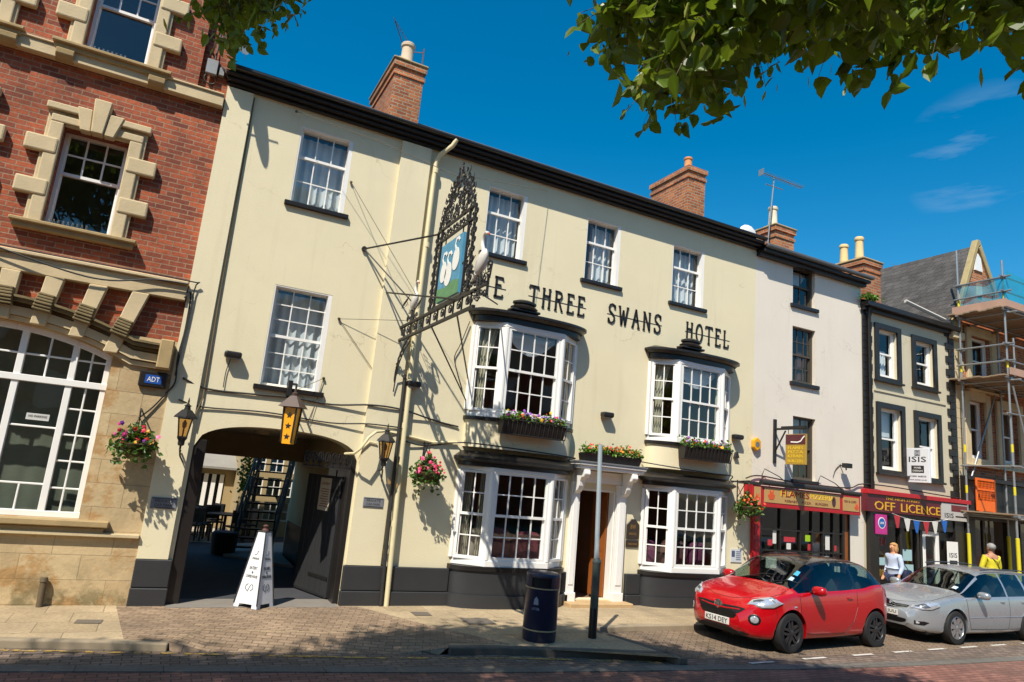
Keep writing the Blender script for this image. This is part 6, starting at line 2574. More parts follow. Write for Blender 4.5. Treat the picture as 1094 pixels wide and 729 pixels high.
def make_car(name, label, loc, rotz, S):
    t = thing(name, label, 'car', loc, None, rotz)
    half = S['len'] / 2
    xs = set(np.linspace(-half, half, 60).tolist())
    for ax in S['axles']:
        for k in np.linspace(-.46, .46, 47):
            xs.add(ax + k)
    for k in (.004, .012, .03, .06, .1):
        xs.add(half - k)
        xs.add(-half + k)
    for k in S['cuts']:
        xs.add(k)
    xs = np.array(sorted(x for x in xs if -half <= x <= half))
    keep = [0]
    for i in range(1, len(xs)):
        if xs[i] - xs[keep[-1]] > .003:
            keep.append(i)
    xs = xs[keep]
    top, belt, hw, rw, bot = [sm_interp(S[k], xs, s) for k, s in (('top', .06), ('belt', .06), ('hw', .04), ('rw', .05), ('bot', .04))]
    RW = S['arch_r']
    rows = []
    for i, x in enumerate(xs):
        tp, b, h, r_, bo = top[i], belt[i], hw[i], rw[i], bot[i]
        tp = max(tp, b + .015)
        dz = tp - b
        hi = b * .62 + bo * .38
        lo = b * .28 + bo * .72
        rz = min(.075, dz * .45)
        A = [(0, tp), (.45 * r_, tp - .008), (.8 * r_, tp - rz * .4), (r_, tp - rz)]
        Bp = [(r_, tp - rz), (h - .03, b + .008)]
        C_ = [(h - .03, b + .008), (h, b - .045), (h + S['bulge'], hi), (h + S['bulge'] * .8, lo), (h - .015, bo + .04), (h - .07, bo)]
        pts = catmull(A, 3)[:-1]
        for tt in (0, .13, .42, .72):
            pts.append((Bp[0][0] + (Bp[1][0] - Bp[0][0]) * tt + .02 * math.sin(PI * tt) * min(1, dz * 3), Bp[0][1] + (Bp[1][1] - Bp[0][1]) * tt))
        pts += catmull(C_, 4)
        # wheel arches
        za = -1
        for ax in S['axles']:
            d = abs(x - ax)
            if d < RW:
                za = S['wheel_r'] + math.sqrt(RW * RW - d * d)
        if za > 0:
            pts = [(y, max(z, za)) if k > 13 else (y, z) for k, (y, z) in enumerate(pts)]
        rows.append(pts)
    nv = len(rows[0])
    V, F = [], []
    full = []
    for i, x in enumerate(xs):
        row = [(x, -y, z) for y, z in reversed(rows[i][1:])] + [(x, y, z) for y, z in rows[i]]
        full.append(row)
    nf = len(full[0])
    nose = S.get('nose', 0.)
    for row in full:
        V += row
    faces = {}
    bodyf = []
    mid = nv - 1

    def cls(i, j):
        x = (xs[i] + xs[i + 1]) / 2
        k = abs(j + .5 - mid)          # distance from the centre line in steps
        k = int(k)
        for part, x0, x1, k0, k1 in S['parts']:
            if x0 <= x < x1 and k0 <= k < k1:
                return part + (':l' if j < mid else ':r') if part.startswith(('window', 'pillar')) else part
        return 'body'
    for i in range(len(xs) - 1):
        for j in range(nf - 1):
            faces.setdefault(cls(i, j), []).append((i * nf + j, i * nf + j + 1, (i + 1) * nf + j + 1, (i + 1) * nf + j))
    faces['body'].append(tuple(range(nf)))
    faces['body'].append(tuple((len(xs) - 1) * nf + j for j in range(nf)))
    for fs in faces.values():
        bodyf += fs
    bvh = BVHTree.FromPolygons([Vector(v) for v in V], bodyf)
    objs = {}
    for part, fs in faces.items():
        used = sorted(set(v for f in fs for v in f))
        mp = {v: k for k, v in enumerate(used)}
        me = bpy.data.meshes.new(part)
        me.from_pydata([V[v] for v in used], [], [tuple(mp[v] for v in f) for f in fs])
        bm = bmesh.new()
        bm.from_mesh(me)
        bmesh.ops.remove_doubles(bm, verts=bm.verts, dist=.0004)
        bmesh.ops.recalc_face_normals(bm, faces=bm.faces)
        bm.to_mesh(me)
        bm.free()
        part = part.split(':')[0]
        nm = 'window' if part.startswith('window') else part
        o = bpy.data.objects.new(nm, me)
        COL.objects.link(o)
        o.parent = t
        me.materials.append(S['mats'].get(part, S['mats'].get(nm, S['paint'])))
        for p in me.polygons:
            p.use_smooth = True
        me.set_sharp_from_angle(angle=R(50))
        objs[part] = o

    def snap(p):
        co, n, _, _ = bvh.find_nearest(Vector(p))
        v = (Vector(p) - co)
        if n.dot(Vector((co.x * .2, co.y, co.z - .6))) < 0:
            n = -n
        return co, n

    def patch(nm, poly, mat, off=.008, rings=5, parent=None, both=True):
        """a panel that lies on the body, its outline given near the surface"""
        for sd in ((1, -1) if both else (1,)):
            P_ = [Vector((p[0], p[1] * sd, p[2])) for p in poly]
            c = sum(P_, Vector()) / len(P_)
            dense = []
            for k in range(len(P_)):
                a, b = P_[k], P_[(k + 1) % len(P_)]
                for q_ in range(4):
                    dense.append(a.lerp(b, q_ / 4))
            vs, fs = [], []
            co, n = snap(c)
            vs.append(co + n * (off * 1.25))
            m_ = len(dense)
            for r_ in range(1, rings + 1):
                for p in dense:
                    co, n = snap(c.lerp(p, r_ / rings))
                    vs.append(co + n * (off if r_ < rings else .001))
            for k in range(m_):
                fs.append((0, 1 + k, 1 + (k + 1) % m_))
            for r_ in range(rings - 1):
                for k in range(m_):
                    a = 1 + r_ * m_ + k
                    b = 1 + r_ * m_ + (k + 1) % m_
                    fs.append((a, b, b + m_, a + m_))
            me = bpy.data.meshes.new(nm)
            me.from_pydata([tuple(v) for v in vs], [], fs)
            bm = bmesh.new()
            bm.from_mesh(me)
            bmesh.ops.recalc_face_normals(bm, faces=bm.faces)
            bm.to_mesh(me)
            bm.free()
            for p in me.polygons:
                p.use_smooth = True
            me.materials.append(mat)
            o = bpy.data.objects.new(nm, me)
            COL.objects.link(o)
            o.parent = parent or t
            last = o
        return last

    def seam(path, wd=.008, mat=blackp, nm='panel_gap', both=True):
        for sd in ((1, -1) if both else (1,)):
            q = MB()
            pts = []
            P_ = [Vector((p[0], p[1] * sd, p[2])) for p in path]
            for k in range(len(P_) - 1):
                for j in range(8):
                    co, n = snap(P_[k].lerp(P_[k + 1], j / 8))
                    pts.append(co + n * .0005)
            pts.append(snap(P_[-1])[0])
            q.tube(pts, wd / 2, 4)
            o = q.build(nm, mat, None)
            o.parent = objs['body']
        return o
    # wheels
    wr, ww = S['wheel_r'], .2
    for ax in S['axles']:
        for sd in (1, -1):
            yo = S['track'] / 2 * sd
            w = MB()
            prof = [(wr * .66, -ww / 2 + .01), (wr * .8, -ww / 2), (wr * .95, -ww / 2 + .012), (wr, -ww / 2 + .04), (wr, ww / 2 - .04), (wr * .95, ww / 2 - .012), (wr * .8, ww / 2), (wr * .66, ww / 2 - .01)]
            i0 = len(w.v)
            n = 40
            for r_, h in prof:
                for j in range(n):
                    a = 2 * PI * j / n
                    w.v.append((r_ * math.cos(a), h, r_ * math.sin(a)))
            for k in range(len(prof) - 1):
                for j in range(n):
                    w.f.append((i0 + k * n + j, i0 + k * n + (j + 1) % n, i0 + (k + 1) * n + (j + 1) % n, i0 + (k + 1) * n + j))
            wo = w.build('wheel', tyre_m, None, smooth=True)
            wo.parent = t
            wo.location = (ax, yo, wr)
            w = MB()
            o_ = sd * (ww / 2 - .012)
            rr_ = wr * .68
            rim_pro = [(rr_, o_ - sd * .15), (rr_, o_), (rr_ * .95, o_ + sd * .008), (rr_ * .91, o_ - sd * .01), (rr_ * .88, o_ - sd * .12)]
            i0 = len(w.v)
            for r_, h in rim_pro:
                for j in range(n):
                    a = 2 * PI * j / n
                    w.v.append((r_ * math.cos(a), h, r_ * math.sin(a)))
            for k in range(len(rim_pro) - 1):
                for j in range(n):
                    w.f.append((i0 + k * n + j, i0 + k * n + (j + 1) % n, i0 + (k + 1) * n + (j + 1) % n, i0 + (k + 1) * n + j))
            ns = S['spokes']
            for k in range(ns):
                base_a = 2 * PI * k / ns + .2
                for sp_ in ((-.13, .13) if S['twin'] else (0,)):
                    a = base_a
                    u = Vector((math.cos(a), 0, math.sin(a)))
                    v = Vector((-math.sin(a), 0, math.cos(a)))
                    wi, wo_ = (.022, .018) if S['twin'] else (.035, .05)
                    c0 = u * .05 + v * (sp_ * .25)
                    c1 = u * (rr_ * .9) + v * (sp_ * rr_ * 1.3)
                    y0_, y1_ = o_ - sd * .03, o_ - sd * .004
                    w.hexa([(*(c0 - v * wi).xz, 0), ] * 0 or [
                        ((c0 - v * wi).x, y0_, (c0 - v * wi).z), ((c0 + v * wi).x, y0_, (c0 + v * wi).z), ((c1 + v * wo_).x, y0_ - sd * .01, (c1 + v * wo_).z), ((c1 - v * wo_).x, y0_ - sd * .01, (c1 - v * wo_).z),
                        ((c0 - v * wi).x, y1_, (c0 - v * wi).z), ((c0 + v * wi).x, y1_, (c0 + v * wi).z), ((c1 + v * wo_).x, y1_, (c1 + v * wo_).z), ((c1 - v * wo_).x, y1_, (c1 - v * wo_).z)])
            w.lathe([(.055, o_ - sd * .05), (.055, o_ - sd * .004), (.03, o_ + sd * .006), (.005, o_ + sd * .006)], (0, 0, 0), 16, axis='y')
            ro = w.build('rim', S['rim'], None, smooth=True)
            ro.parent = wo
            w = MB()
            w.lathe([(.14, o_ - sd * .11), (.14, o_ - sd * .09), (.01, o_ - sd * .09)], (0, 0, 0), 20, axis='y')
            w.lathe([(rr_ * .9, o_ - sd * .14), (.01, o_ - sd * .139)], (0, 0, 0), 24, axis='y')
            bo_ = w.build('brake', simple('dark_brake', '#2b2b2c', .6), None)
            bo_.parent = wo
    # wheel housings and floor
    q = MB()
    q.box(-half + .25, half - .25, -S['hw0'] + .2, S['hw0'] - .2, .17, .42)
    for ax in S['axles']:
        for sd in (1, -1):
            y0_, y1_ = sorted((sd * (S['track'] / 2 - .16), sd * (S['track'] / 2 + .03)))
            n = 24
            for k in range(n):
                a0, a1 = PI * k / n - .1, PI * (k + 1) / n - .1 + (.2 if k == n - 1 else 0)
                r_ = RW + .004
                q.face([(ax + r_ * math.cos(a0), y0_, wr + r_ * math.sin(a0)), (ax + r_ * math.cos(a0), y1_, wr + r_ * math.sin(a0)), (ax + r_ * math.cos(a1), y1_, wr + r_ * math.sin(a1)), (ax + r_ * math.cos(a1), y0_, wr + r_ * math.sin(a1))])
            yy = y0_ if sd > 0 else y1_
            q.face([(ax + RW * math.cos(a), yy, wr + RW * math.sin(a)) for a in np.linspace(-.1, PI + .1, 20)])
    o = q.build('underbody', blackp, None)
    o.parent = t
    # seats, wheel, dashboard
    bz = S['seat_z']
    sm_ = simple(name + '_seat_cloth', '#3a3a3e', .9, .2, 10)
    for x, ys in S['seats']:
        for y in ys:
            q = MB()
            q.ell((x, y, bz + .1), (.28, .24, .1), 10, 6)
            q.ell((x - .26, y, bz + .4), (.1, .24, .34), 10, 6)
            q.ell((x - .32, y, bz + .8), (.06, .13, .1), 8, 6)
            o = q.build('seat', sm_, None, smooth=True)
            o.parent = t
    q = MB()
    q.box(S['dash'] - .1, S['dash'] + .35, -.62, .62, bz + .1, bz + .36)
    o = q.build('dashboard', blackp, None, bevel=.05, seg=2)
    o.parent = t
    q = MB()
    q.tube([(S['dash'] - .25 + .06 * math.sin(a), -.36 + .18 * math.cos(a), bz + .42 + .17 * math.sin(a)) for a in np.linspace(0, 2 * PI, 20)], .016, 6)
    o = q.build('steering_wheel', blackp, None, smooth=True)
    o.parent = t
    # mirrors
    for sd in (1, -1):
        q = MB()
        mx, my, mz = S['mirror']
        q.ell((mx, sd * (my + .12), mz), (.075, .125, .075), 14, 8, lambda d: 1 / (abs(d.x) ** 3 + abs(d.y) ** 3 + abs(d.z) ** 3) ** .33)
        o = q.build('mirror', S['paint'], None, smooth=True)
        o.parent = t
        q = MB()
        q.tube([(mx + .02, sd * (my - .06), mz - .05), (mx + .01, sd * (my + .05), mz - .03)], .025, 6)
        q2 = q.build('arm', blackp, None)
        q2.parent = o
    return t, objs, patch, seam, snap


def plate(parent, text_, fr, white=True):
    q = MB()
    q.bf(fr, -.26, .26, 0, .111, 0, .012)
    o = q.build('number_plate', simple('number_plate_white', '#d4d3cc', .4, .03, 5), None, bevel=.004)
    o.parent = parent
    q = MB()
    q.text(fr, text_, 0, .018, .075, .0125, .003, .46)
    l_ = q.build('lettering', M['iron'], None)
    l_.parent = o
    return o


# red three door hatchback
redp = carpaint('red_car_paint', '#ad0612', rough=.24)
roofp = carpaint('black_roof_paint', '#0d0f16', rough=.25)
RS = dict(
    len=3.70, axles=(1.07, -1.24), wheel_r=.315, arch_r=.365, track=1.52, hw0=.86, bulge=.022, spokes=5, twin=True,
    rim=simple('black_alloy', '#3c3d40', .3, .15, 8, metal=.5), paint=redp,
    top=[(-1.85, .70), (-1.83, .86), (-1.78, 1.0), (-1.68, 1.13), (-1.52, 1.31), (-1.38, 1.40), (-1.1, 1.45), (-.6, 1.48), (-.2, 1.475), (.1, 1.44), (.3, 1.385), (.62, 1.19), (.92, 1.0), (1.1, .965), (1.35, .91), (1.55, .85), (1.7, .775), (1.79, .69), (1.835, .60), (1.85, .52)],
    belt=[(-1.85, .62), (-1.8, .85), (-1.7, .98), (-1.5, 1.06), (-1.2, 1.05), (-.9, .99), (-.3, .955), (.4, .935), (.9, .91), (1.1, .89), (1.35, .84), (1.55, .78), (1.7, .70), (1.79, .62), (1.85, .48)],
    hw=[(-1.85, .50), (-1.82, .64), (-1.72, .745), (-1.5, .815), (-1.2, .845), (-.6, .83), (.2, .83), (.8, .84), (1.1, .845), (1.3, .83), (1.5, .785), (1.65, .71), (1.76, .60), (1.82, .49), (1.85, .40)],
    rw=[(-1.85, .36), (-1.75, .52), (-1.6, .56), (-1.4, .585), (-1., .61), (-.2, .62), (.2, .61), (.6, .655), (.92, .69), (1.1, .69), (1.4, .64), (1.6, .55), (1.76, .45), (1.85, .3)],
    bot=[(-1.85, .42), (-1.8, .3), (-1.6, .24), (0, .2), (1.5, .2), (1.78, .22), (1.85, .3)],
    cuts=(.3, .92, -.66, -.74, -1.36, .14),
    parts=[('windscreen', .26, .90, 0, 9), ('window_front', -.64, .24, 9, 13), ('window_front', .24, .88, 10, 13), ('window_rear', -1.36, -.74, 9, 13), ('rear_screen', -1.66, -1.40, 0, 8),
           ('roof', -1.75, .30, 0, 13), ('pillar', .30, .86, 9, 13)],
    mats={'windscreen': carglass, 'window': carglass, 'rear_screen': carglass, 'roof': roofp, 'pillar': blackp},
    seat_z=.42, seats=((-.25, (-.36, .36)), (-1.05, (-.3, .3))), dash=.62, mirror=(.52, .84, .98))
RC = (11.18, 9.78)
car, cob, patch, seam, snap = make_car('red_hatchback', 'red three door hatchback with black roof and black wheels parked at kerb', (RC[0], RC[1], gz(RC[0]) - .1), PI + .07, RS)
car.scale = (1.06, 1.06, 1.06)
# front face
patch('grille_bar', [(1.86, .0, .575), (1.84, .2, .575), (1.81, .44, .60), (1.81, .45, .622), (1.84, .2, .60), (1.86, .0, .60)], redp, .016, 4)
patch('grille', [(1.86, .0, .43), (1.84, .2, .435), (1.81, .34, .46), (1.80, .43, .55), (1.795, .52, .645), (1.81, .40, .655), (1.84, .2, .66), (1.86, .0, .66)], blackp, .007, 6)
q = MB()
for k in range(4):
    pass
patch('bumper_lip', [(1.82, .0, .25), (1.80, .25, .25), (1.75, .45, .26), (1.70, .56, .28), (1.74, .48, .305), (1.81, .25, .31), (1.84, .0, .31)], blackp, .006)
patch('headlight', [(1.66, .52, .765), (1.73, .50, .70), (1.62, .68, .665), (1.45, .79, .69), (1.26, .815, .765), (1.40, .75, .81), (1.55, .64, .80)], lampg, .022, 9)
hl = patch('headlight_inner', [(1.66, .55, .745), (1.66, .57, .70), (1.58, .67, .70), (1.52, .70, .73), (1.58, .64, .78)], simple('lamp_dark', '#5a5f66', .2, .3, 20, metal=.5), .026)
patch('fog_lamp_surround', [(1.70 - .05 * math.cos(a), .63 + .085 * math.cos(a), .49 + .085 * math.sin(a)) for a in np.linspace(0, 2 * PI, 12)[:-1]], blackp, .008)
patch('fog_lamp', [(1.70 - .035 * math.cos(a), .63 + .06 * math.cos(a), .49 + .06 * math.sin(a)) for a in np.linspace(0, 2 * PI, 12)[:-1]], lampg, .016)
# badge
co, n_ = snap((1.86, 0, .625))
q = MB()
q.lathe([(.085, 0), (.09, .012), (.075, .016), (.07, .008), (.0, .008)], (co.x, 0, co.z), 24, axis='x')
q.tube([(co.x + .015, -.05, co.z + .03), (co.x + .015, .02, co.z + .035), (co.x + .015, .03, co.z - .01), (co.x + .015, -.02, co.z - .045)], .012, 5)
b_ = q.build('badge', chrome, None, smooth=True)
b_.parent = car
co, n_ = snap((1.86, 0, .40))
plate(car, 'KS14 DEY', Fr((co.x + .012, 0, .335), (0, 1, 0), (1, 0, 0)))
seam([(.86, .86, .90), (.84, .86, .60), (.76, .86, .30), (.4, .86, .27), (-.35, .86, .27), (-.58, .86, .45), (-.70, .86, .70), (-.70, .86, .95)])
seam([(1.02, .70, .98), (1.2, .74, .90), (1.42, .70, .84), (1.62, .5, .80), (1.72, .2, .76), (1.73, 0, .755)])
seam([(1.42, .80, .69), (1.40, .82, .60), (1.40, .83, .56)])
patch('door_handle', [(-.56, .86, .83), (-.40, .86, .835), (-.40, .86, .86), (-.56, .86, .857)], redp, .022, 3)
patch('side_repeater', [(.95, .86, .70), (1.02, .86, .70), (1.02, .86, .725), (.95, .86, .725)], lampg, .008, 2)
patch('tail_light', [(-1.80, .66, .80), (-1.72, .76, .80), (-1.62, .80, .92), (-1.66, .74, 1.0), (-1.76, .66, .95)], simple('tail_lamp_red', '#8a0f16', .2, .1, 10, coat=1), .01)
patch('sticker', [(.47, .50, 1.22), (.58, .50, 1.15), (.58, .58, 1.15), (.48, .57, 1.22)], simple('blue_screen_sticker', '#3f9fc0', .5), .004, 2, both=False)
patch('sticker', [(.62, .50, 1.10), (.72, .50, 1.05), (.72, .58, 1.05), (.63, .57, 1.10)], simple('pale_screen_sticker', '#a9c4cc', .5), .004, 2, both=False)
for y0_ in (-.3, .25):
    q = MB()
    q.tube([snap((.92, y0_, 1.02))[0] + Vector((0, 0, .015)), snap((.78, y0_ + .3, 1.12))[0] + Vector((0, 0, .012)), snap((.72, y0_ + .5, 1.12))[0] + Vector((0, 0, .012))], .008, 4)
    w_ = q.build('wiper', blackp, None)
    w_.parent = car
# silver estate
silver = carpaint('silver_car_paint', '#a3a9ae', .5, .32)
SS = dict(
    len=4.80, axles=(1.43, -1.24), wheel_r=.325, arch_r=.375, track=1.54, hw0=.87, bulge=.02, spokes=7, twin=False,
    rim=simple('silver_alloy', '#b4b6b8', .3, .1, 8, metal=.8), paint=silver,
    top=[(-2.4, .75), (-2.38, .95), (-2.34, 1.06), (-2.22, 1.22), (-2.05, 1.37), (-1.9, 1.415), (-1.5, 1.445), (-.6, 1.465), (-.1, 1.455), (.15, 1.425), (.35, 1.37), (.75, 1.16), (1.08, 1.005), (1.25, .98), (1.6, .935), (1.95, .86), (2.15, .79), (2.3, .70), (2.37, .62), (2.4, .55)],
    belt=[(-2.4, .68), (-2.34, .9), (-2.1, .96), (-1.2, .945), (-.2, .925), (.6, .905), (1.05, .90), (1.25, .90), (1.6, .865), (1.95, .79), (2.15, .73), (2.3, .65), (2.4, .5)],
    hw=[(-2.4, .55), (-2.37, .68), (-2.28, .76), (-2.05, .81), (-1.5, .84), (-.5, .845), (.5, .845), (1.2, .85), (1.6, .84), (1.9, .80), (2.1, .735), (2.25, .64), (2.34, .53), (2.4, .42)],
    rw=[(-2.4, .4), (-2.2, .54), (-2.0, .57), (-1.2, .60), (-.2, .61), (.2, .60), (.7, .65), (1.08, .70), (1.3, .71), (1.7, .68), (2.05, .6), (2.25, .49), (2.4, .32)],
    bot=[(-2.4, .45), (-2.3, .32), (-2.0, .25), (0, .2), (1.9, .2), (2.3, .22), (2.4, .3)],
    cuts=(.3, 1.05, -.5, -.44, -1.22, -1.3, -2.0, .2),
    parts=[('windscreen', .32, 1.04, 0, 9), ('window_front', -.43, .32, 9, 13), ('window_front', .32, 1.06, 10, 13), ('window_mid', -1.22, -.50, 9, 13), ('window_back', -1.98, -1.29, 9, 13), ('rear_screen', -2.26, -2.06, 0, 8)],
    mats={'windscreen': carglass, 'window': carglass, 'rear_screen': carglass},
    seat_z=.42, seats=((-.05, (-.36, .36)), (-.95, (-.38, .38))), dash=.8, mirror=(.66, .85, .97))
SC = (16.35, 9.74)
car2, cob2, patch, seam, snap = make_car('silver_estate', 'silver estate car with alloy wheels parked behind the red hatchback', (SC[0], SC[1], gz(SC[0]) - .1), PI, SS)
patch('grille', [(2.40, .0, .60), (2.38, .2, .60), (2.33, .40, .63), (2.30, .44, .69), (2.33, .36, .73), (2.37, .15, .745), (2.39, .0, .75)], blackp, .005)
co, n_ = snap((2.42, 0, .68))
q = MB()
for z in (.63, .68, .73):
    q.tube([snap((2.33, -.40, z))[0], snap((2.38, -.2, z))[0] + Vector((.012, 0, 0)), (snap((2.42, 0, z))[0].x + .014, 0, z), snap((2.38, .2, z))[0] + Vector((.012, 0, 0)), snap((2.33, .40, z))[0]], .008, 5)
q.lathe([(.06, 0), (.06, .014), (.0, .016)], (co.x + .008, 0, .69), 20, axis='x')
b_ = q.build('grille_bar', chrome, None, smooth=True)
b_.parent = car2
patch('lower_grille', [(2.40, .0, .33), (2.37, .3, .33), (2.33, .42, .36), (2.33, .42, .42), (2.38, .2, .43), (2.40, 0, .43)], blackp, .004)
patch('fog_lamp', [(2.30, .52, .42), (2.20, .66, .42), (2.12, .72, .40), (2.2, .66, .34), (2.30, .52, .345)], blackp, .006)
patch('fog_lamp', [(2.285, .54, .405), (2.25, .6, .40), (2.25, .6, .365), (2.285, .54, .36)], lampg, .012, 3)
patch('headlight', [(2.33, .46, .72), (2.34, .46, .64), (2.24, .64, .63), (2.08, .75, .645), (1.88, .81, .72), (1.9, .79, .79), (2.12, .66, .775)], lampg, .022, 9)
patch('headlight_inner', [(2.30, .52, .70), (2.30, .52, .66), (2.18, .68, .655), (2.05, .74, .69), (2.16, .64, .74)], simple('lamp_dark_grey', '#6b7076', .2, .3, 20, metal=.5), .026)
co, n_ = snap((2.42, 0, .50))
plate(car2, 'LX57 JUU', Fr((co.x + .012, 0, .455), (0, 1, 0), (1, 0, 0)))
seam([(1.06, .87, .90), (1.04, .87, .55), (.95, .87, .29), (-.40, .87, .27), (-.46, .87, .6), (-.47, .87, .93)])
seam([(-.46, .87, .27), (-.95, .87, .28), (-1.12, .87, .52), (-1.24, .87, .74), (-1.25, .87, .94)])
seam([(1.2, .72, .98), (1.6, .73, .91), (1.95, .68, .82), (2.18, .5, .79), (2.27, .2, .76), (2.28, 0, .757)])
seam([(1.0, .87, .52), (.3, .87, .53), (-.4, .87, .535), (-1.1, .87, .54)], .016, silver, 'rub_strip')
for x in (-.30, -1.08):
    patch('door_handle', [(x, .87, .82), (x + .17, .87, .825), (x + .17, .87, .85), (x, .87, .847)], silver, .024, 3)
patch('tail_light', [(-2.34, .68, .78), (-2.25, .77, .78), (-2.12, .80, .95), (-2.2, .74, 1.05), (-2.3, .68, 1.0)], simple('tail_lamp_dark_red', '#7a0f16', .2, .1, 10, coat=1), .01)
patch('tax_disc', [(.86, .48, 1.12), (.96, .48, 1.07), (.96, .58, 1.07), (.86, .58, 1.12)], simple('pale_paper_disc', '#b8c8d0', .6), .004, 2, both=False)
for sd in (1, -1):
    q = MB()
    q.tube([(.1, sd * .60, 1.445), (-.3, sd * .61, 1.475), (-1.4, sd * .60, 1.47), (-1.85, sd * .575, 1.42)], .014, 6)
    o = q.build('roof_rail', simple('grey_roof_rail', '#55585b', .4, metal=.5), None, smooth=True)
    o.parent = car2

# ------------------------------------------------------------------ people
def skin_mesh(name, joints, edges, mat, root, parent=None, off=(0, 0, 0), lev=2):
    names = list(joints)
    me = bpy.data.meshes.new(name + '_cage')
    me.from_pydata([joints[k][0] for k in names], [(names.index(a), names.index(b)) for a, b in edges], [])
    o = bpy.data.objects.new(name + '_cage', me)
    COL.objects.link(o)
    o.modifiers.new('s', 'SKIN')
    sv = me.skin_vertices[0].data
    for i, k in enumerate(names):
        r_ = joints[k][1]
        sv[i].radius = r_ if isinstance(r_, tuple) else (r_, r_)
        sv[i].use_root = (k == root)
    o.modifiers['s'].use_smooth_shade = True
    sb = o.modifiers.new('d', 'SUBSURF')
    sb.levels = lev
    sb.render_levels = lev
    dg = bpy.context.evaluated_depsgraph_get()
    m2 = bpy.data.meshes.new_from_object(o.evaluated_get(dg))
    bpy.data.objects.remove(o)
    m2.name = name
    m2.materials.clear()
    m2.materials.append(mat)
    for p in m2.polygons:
        p.use_smooth = True
    r = bpy.data.objects.new(name, m2)
    COL.objects.link(r)
    if parent is not None:
        r.parent = parent
    return r


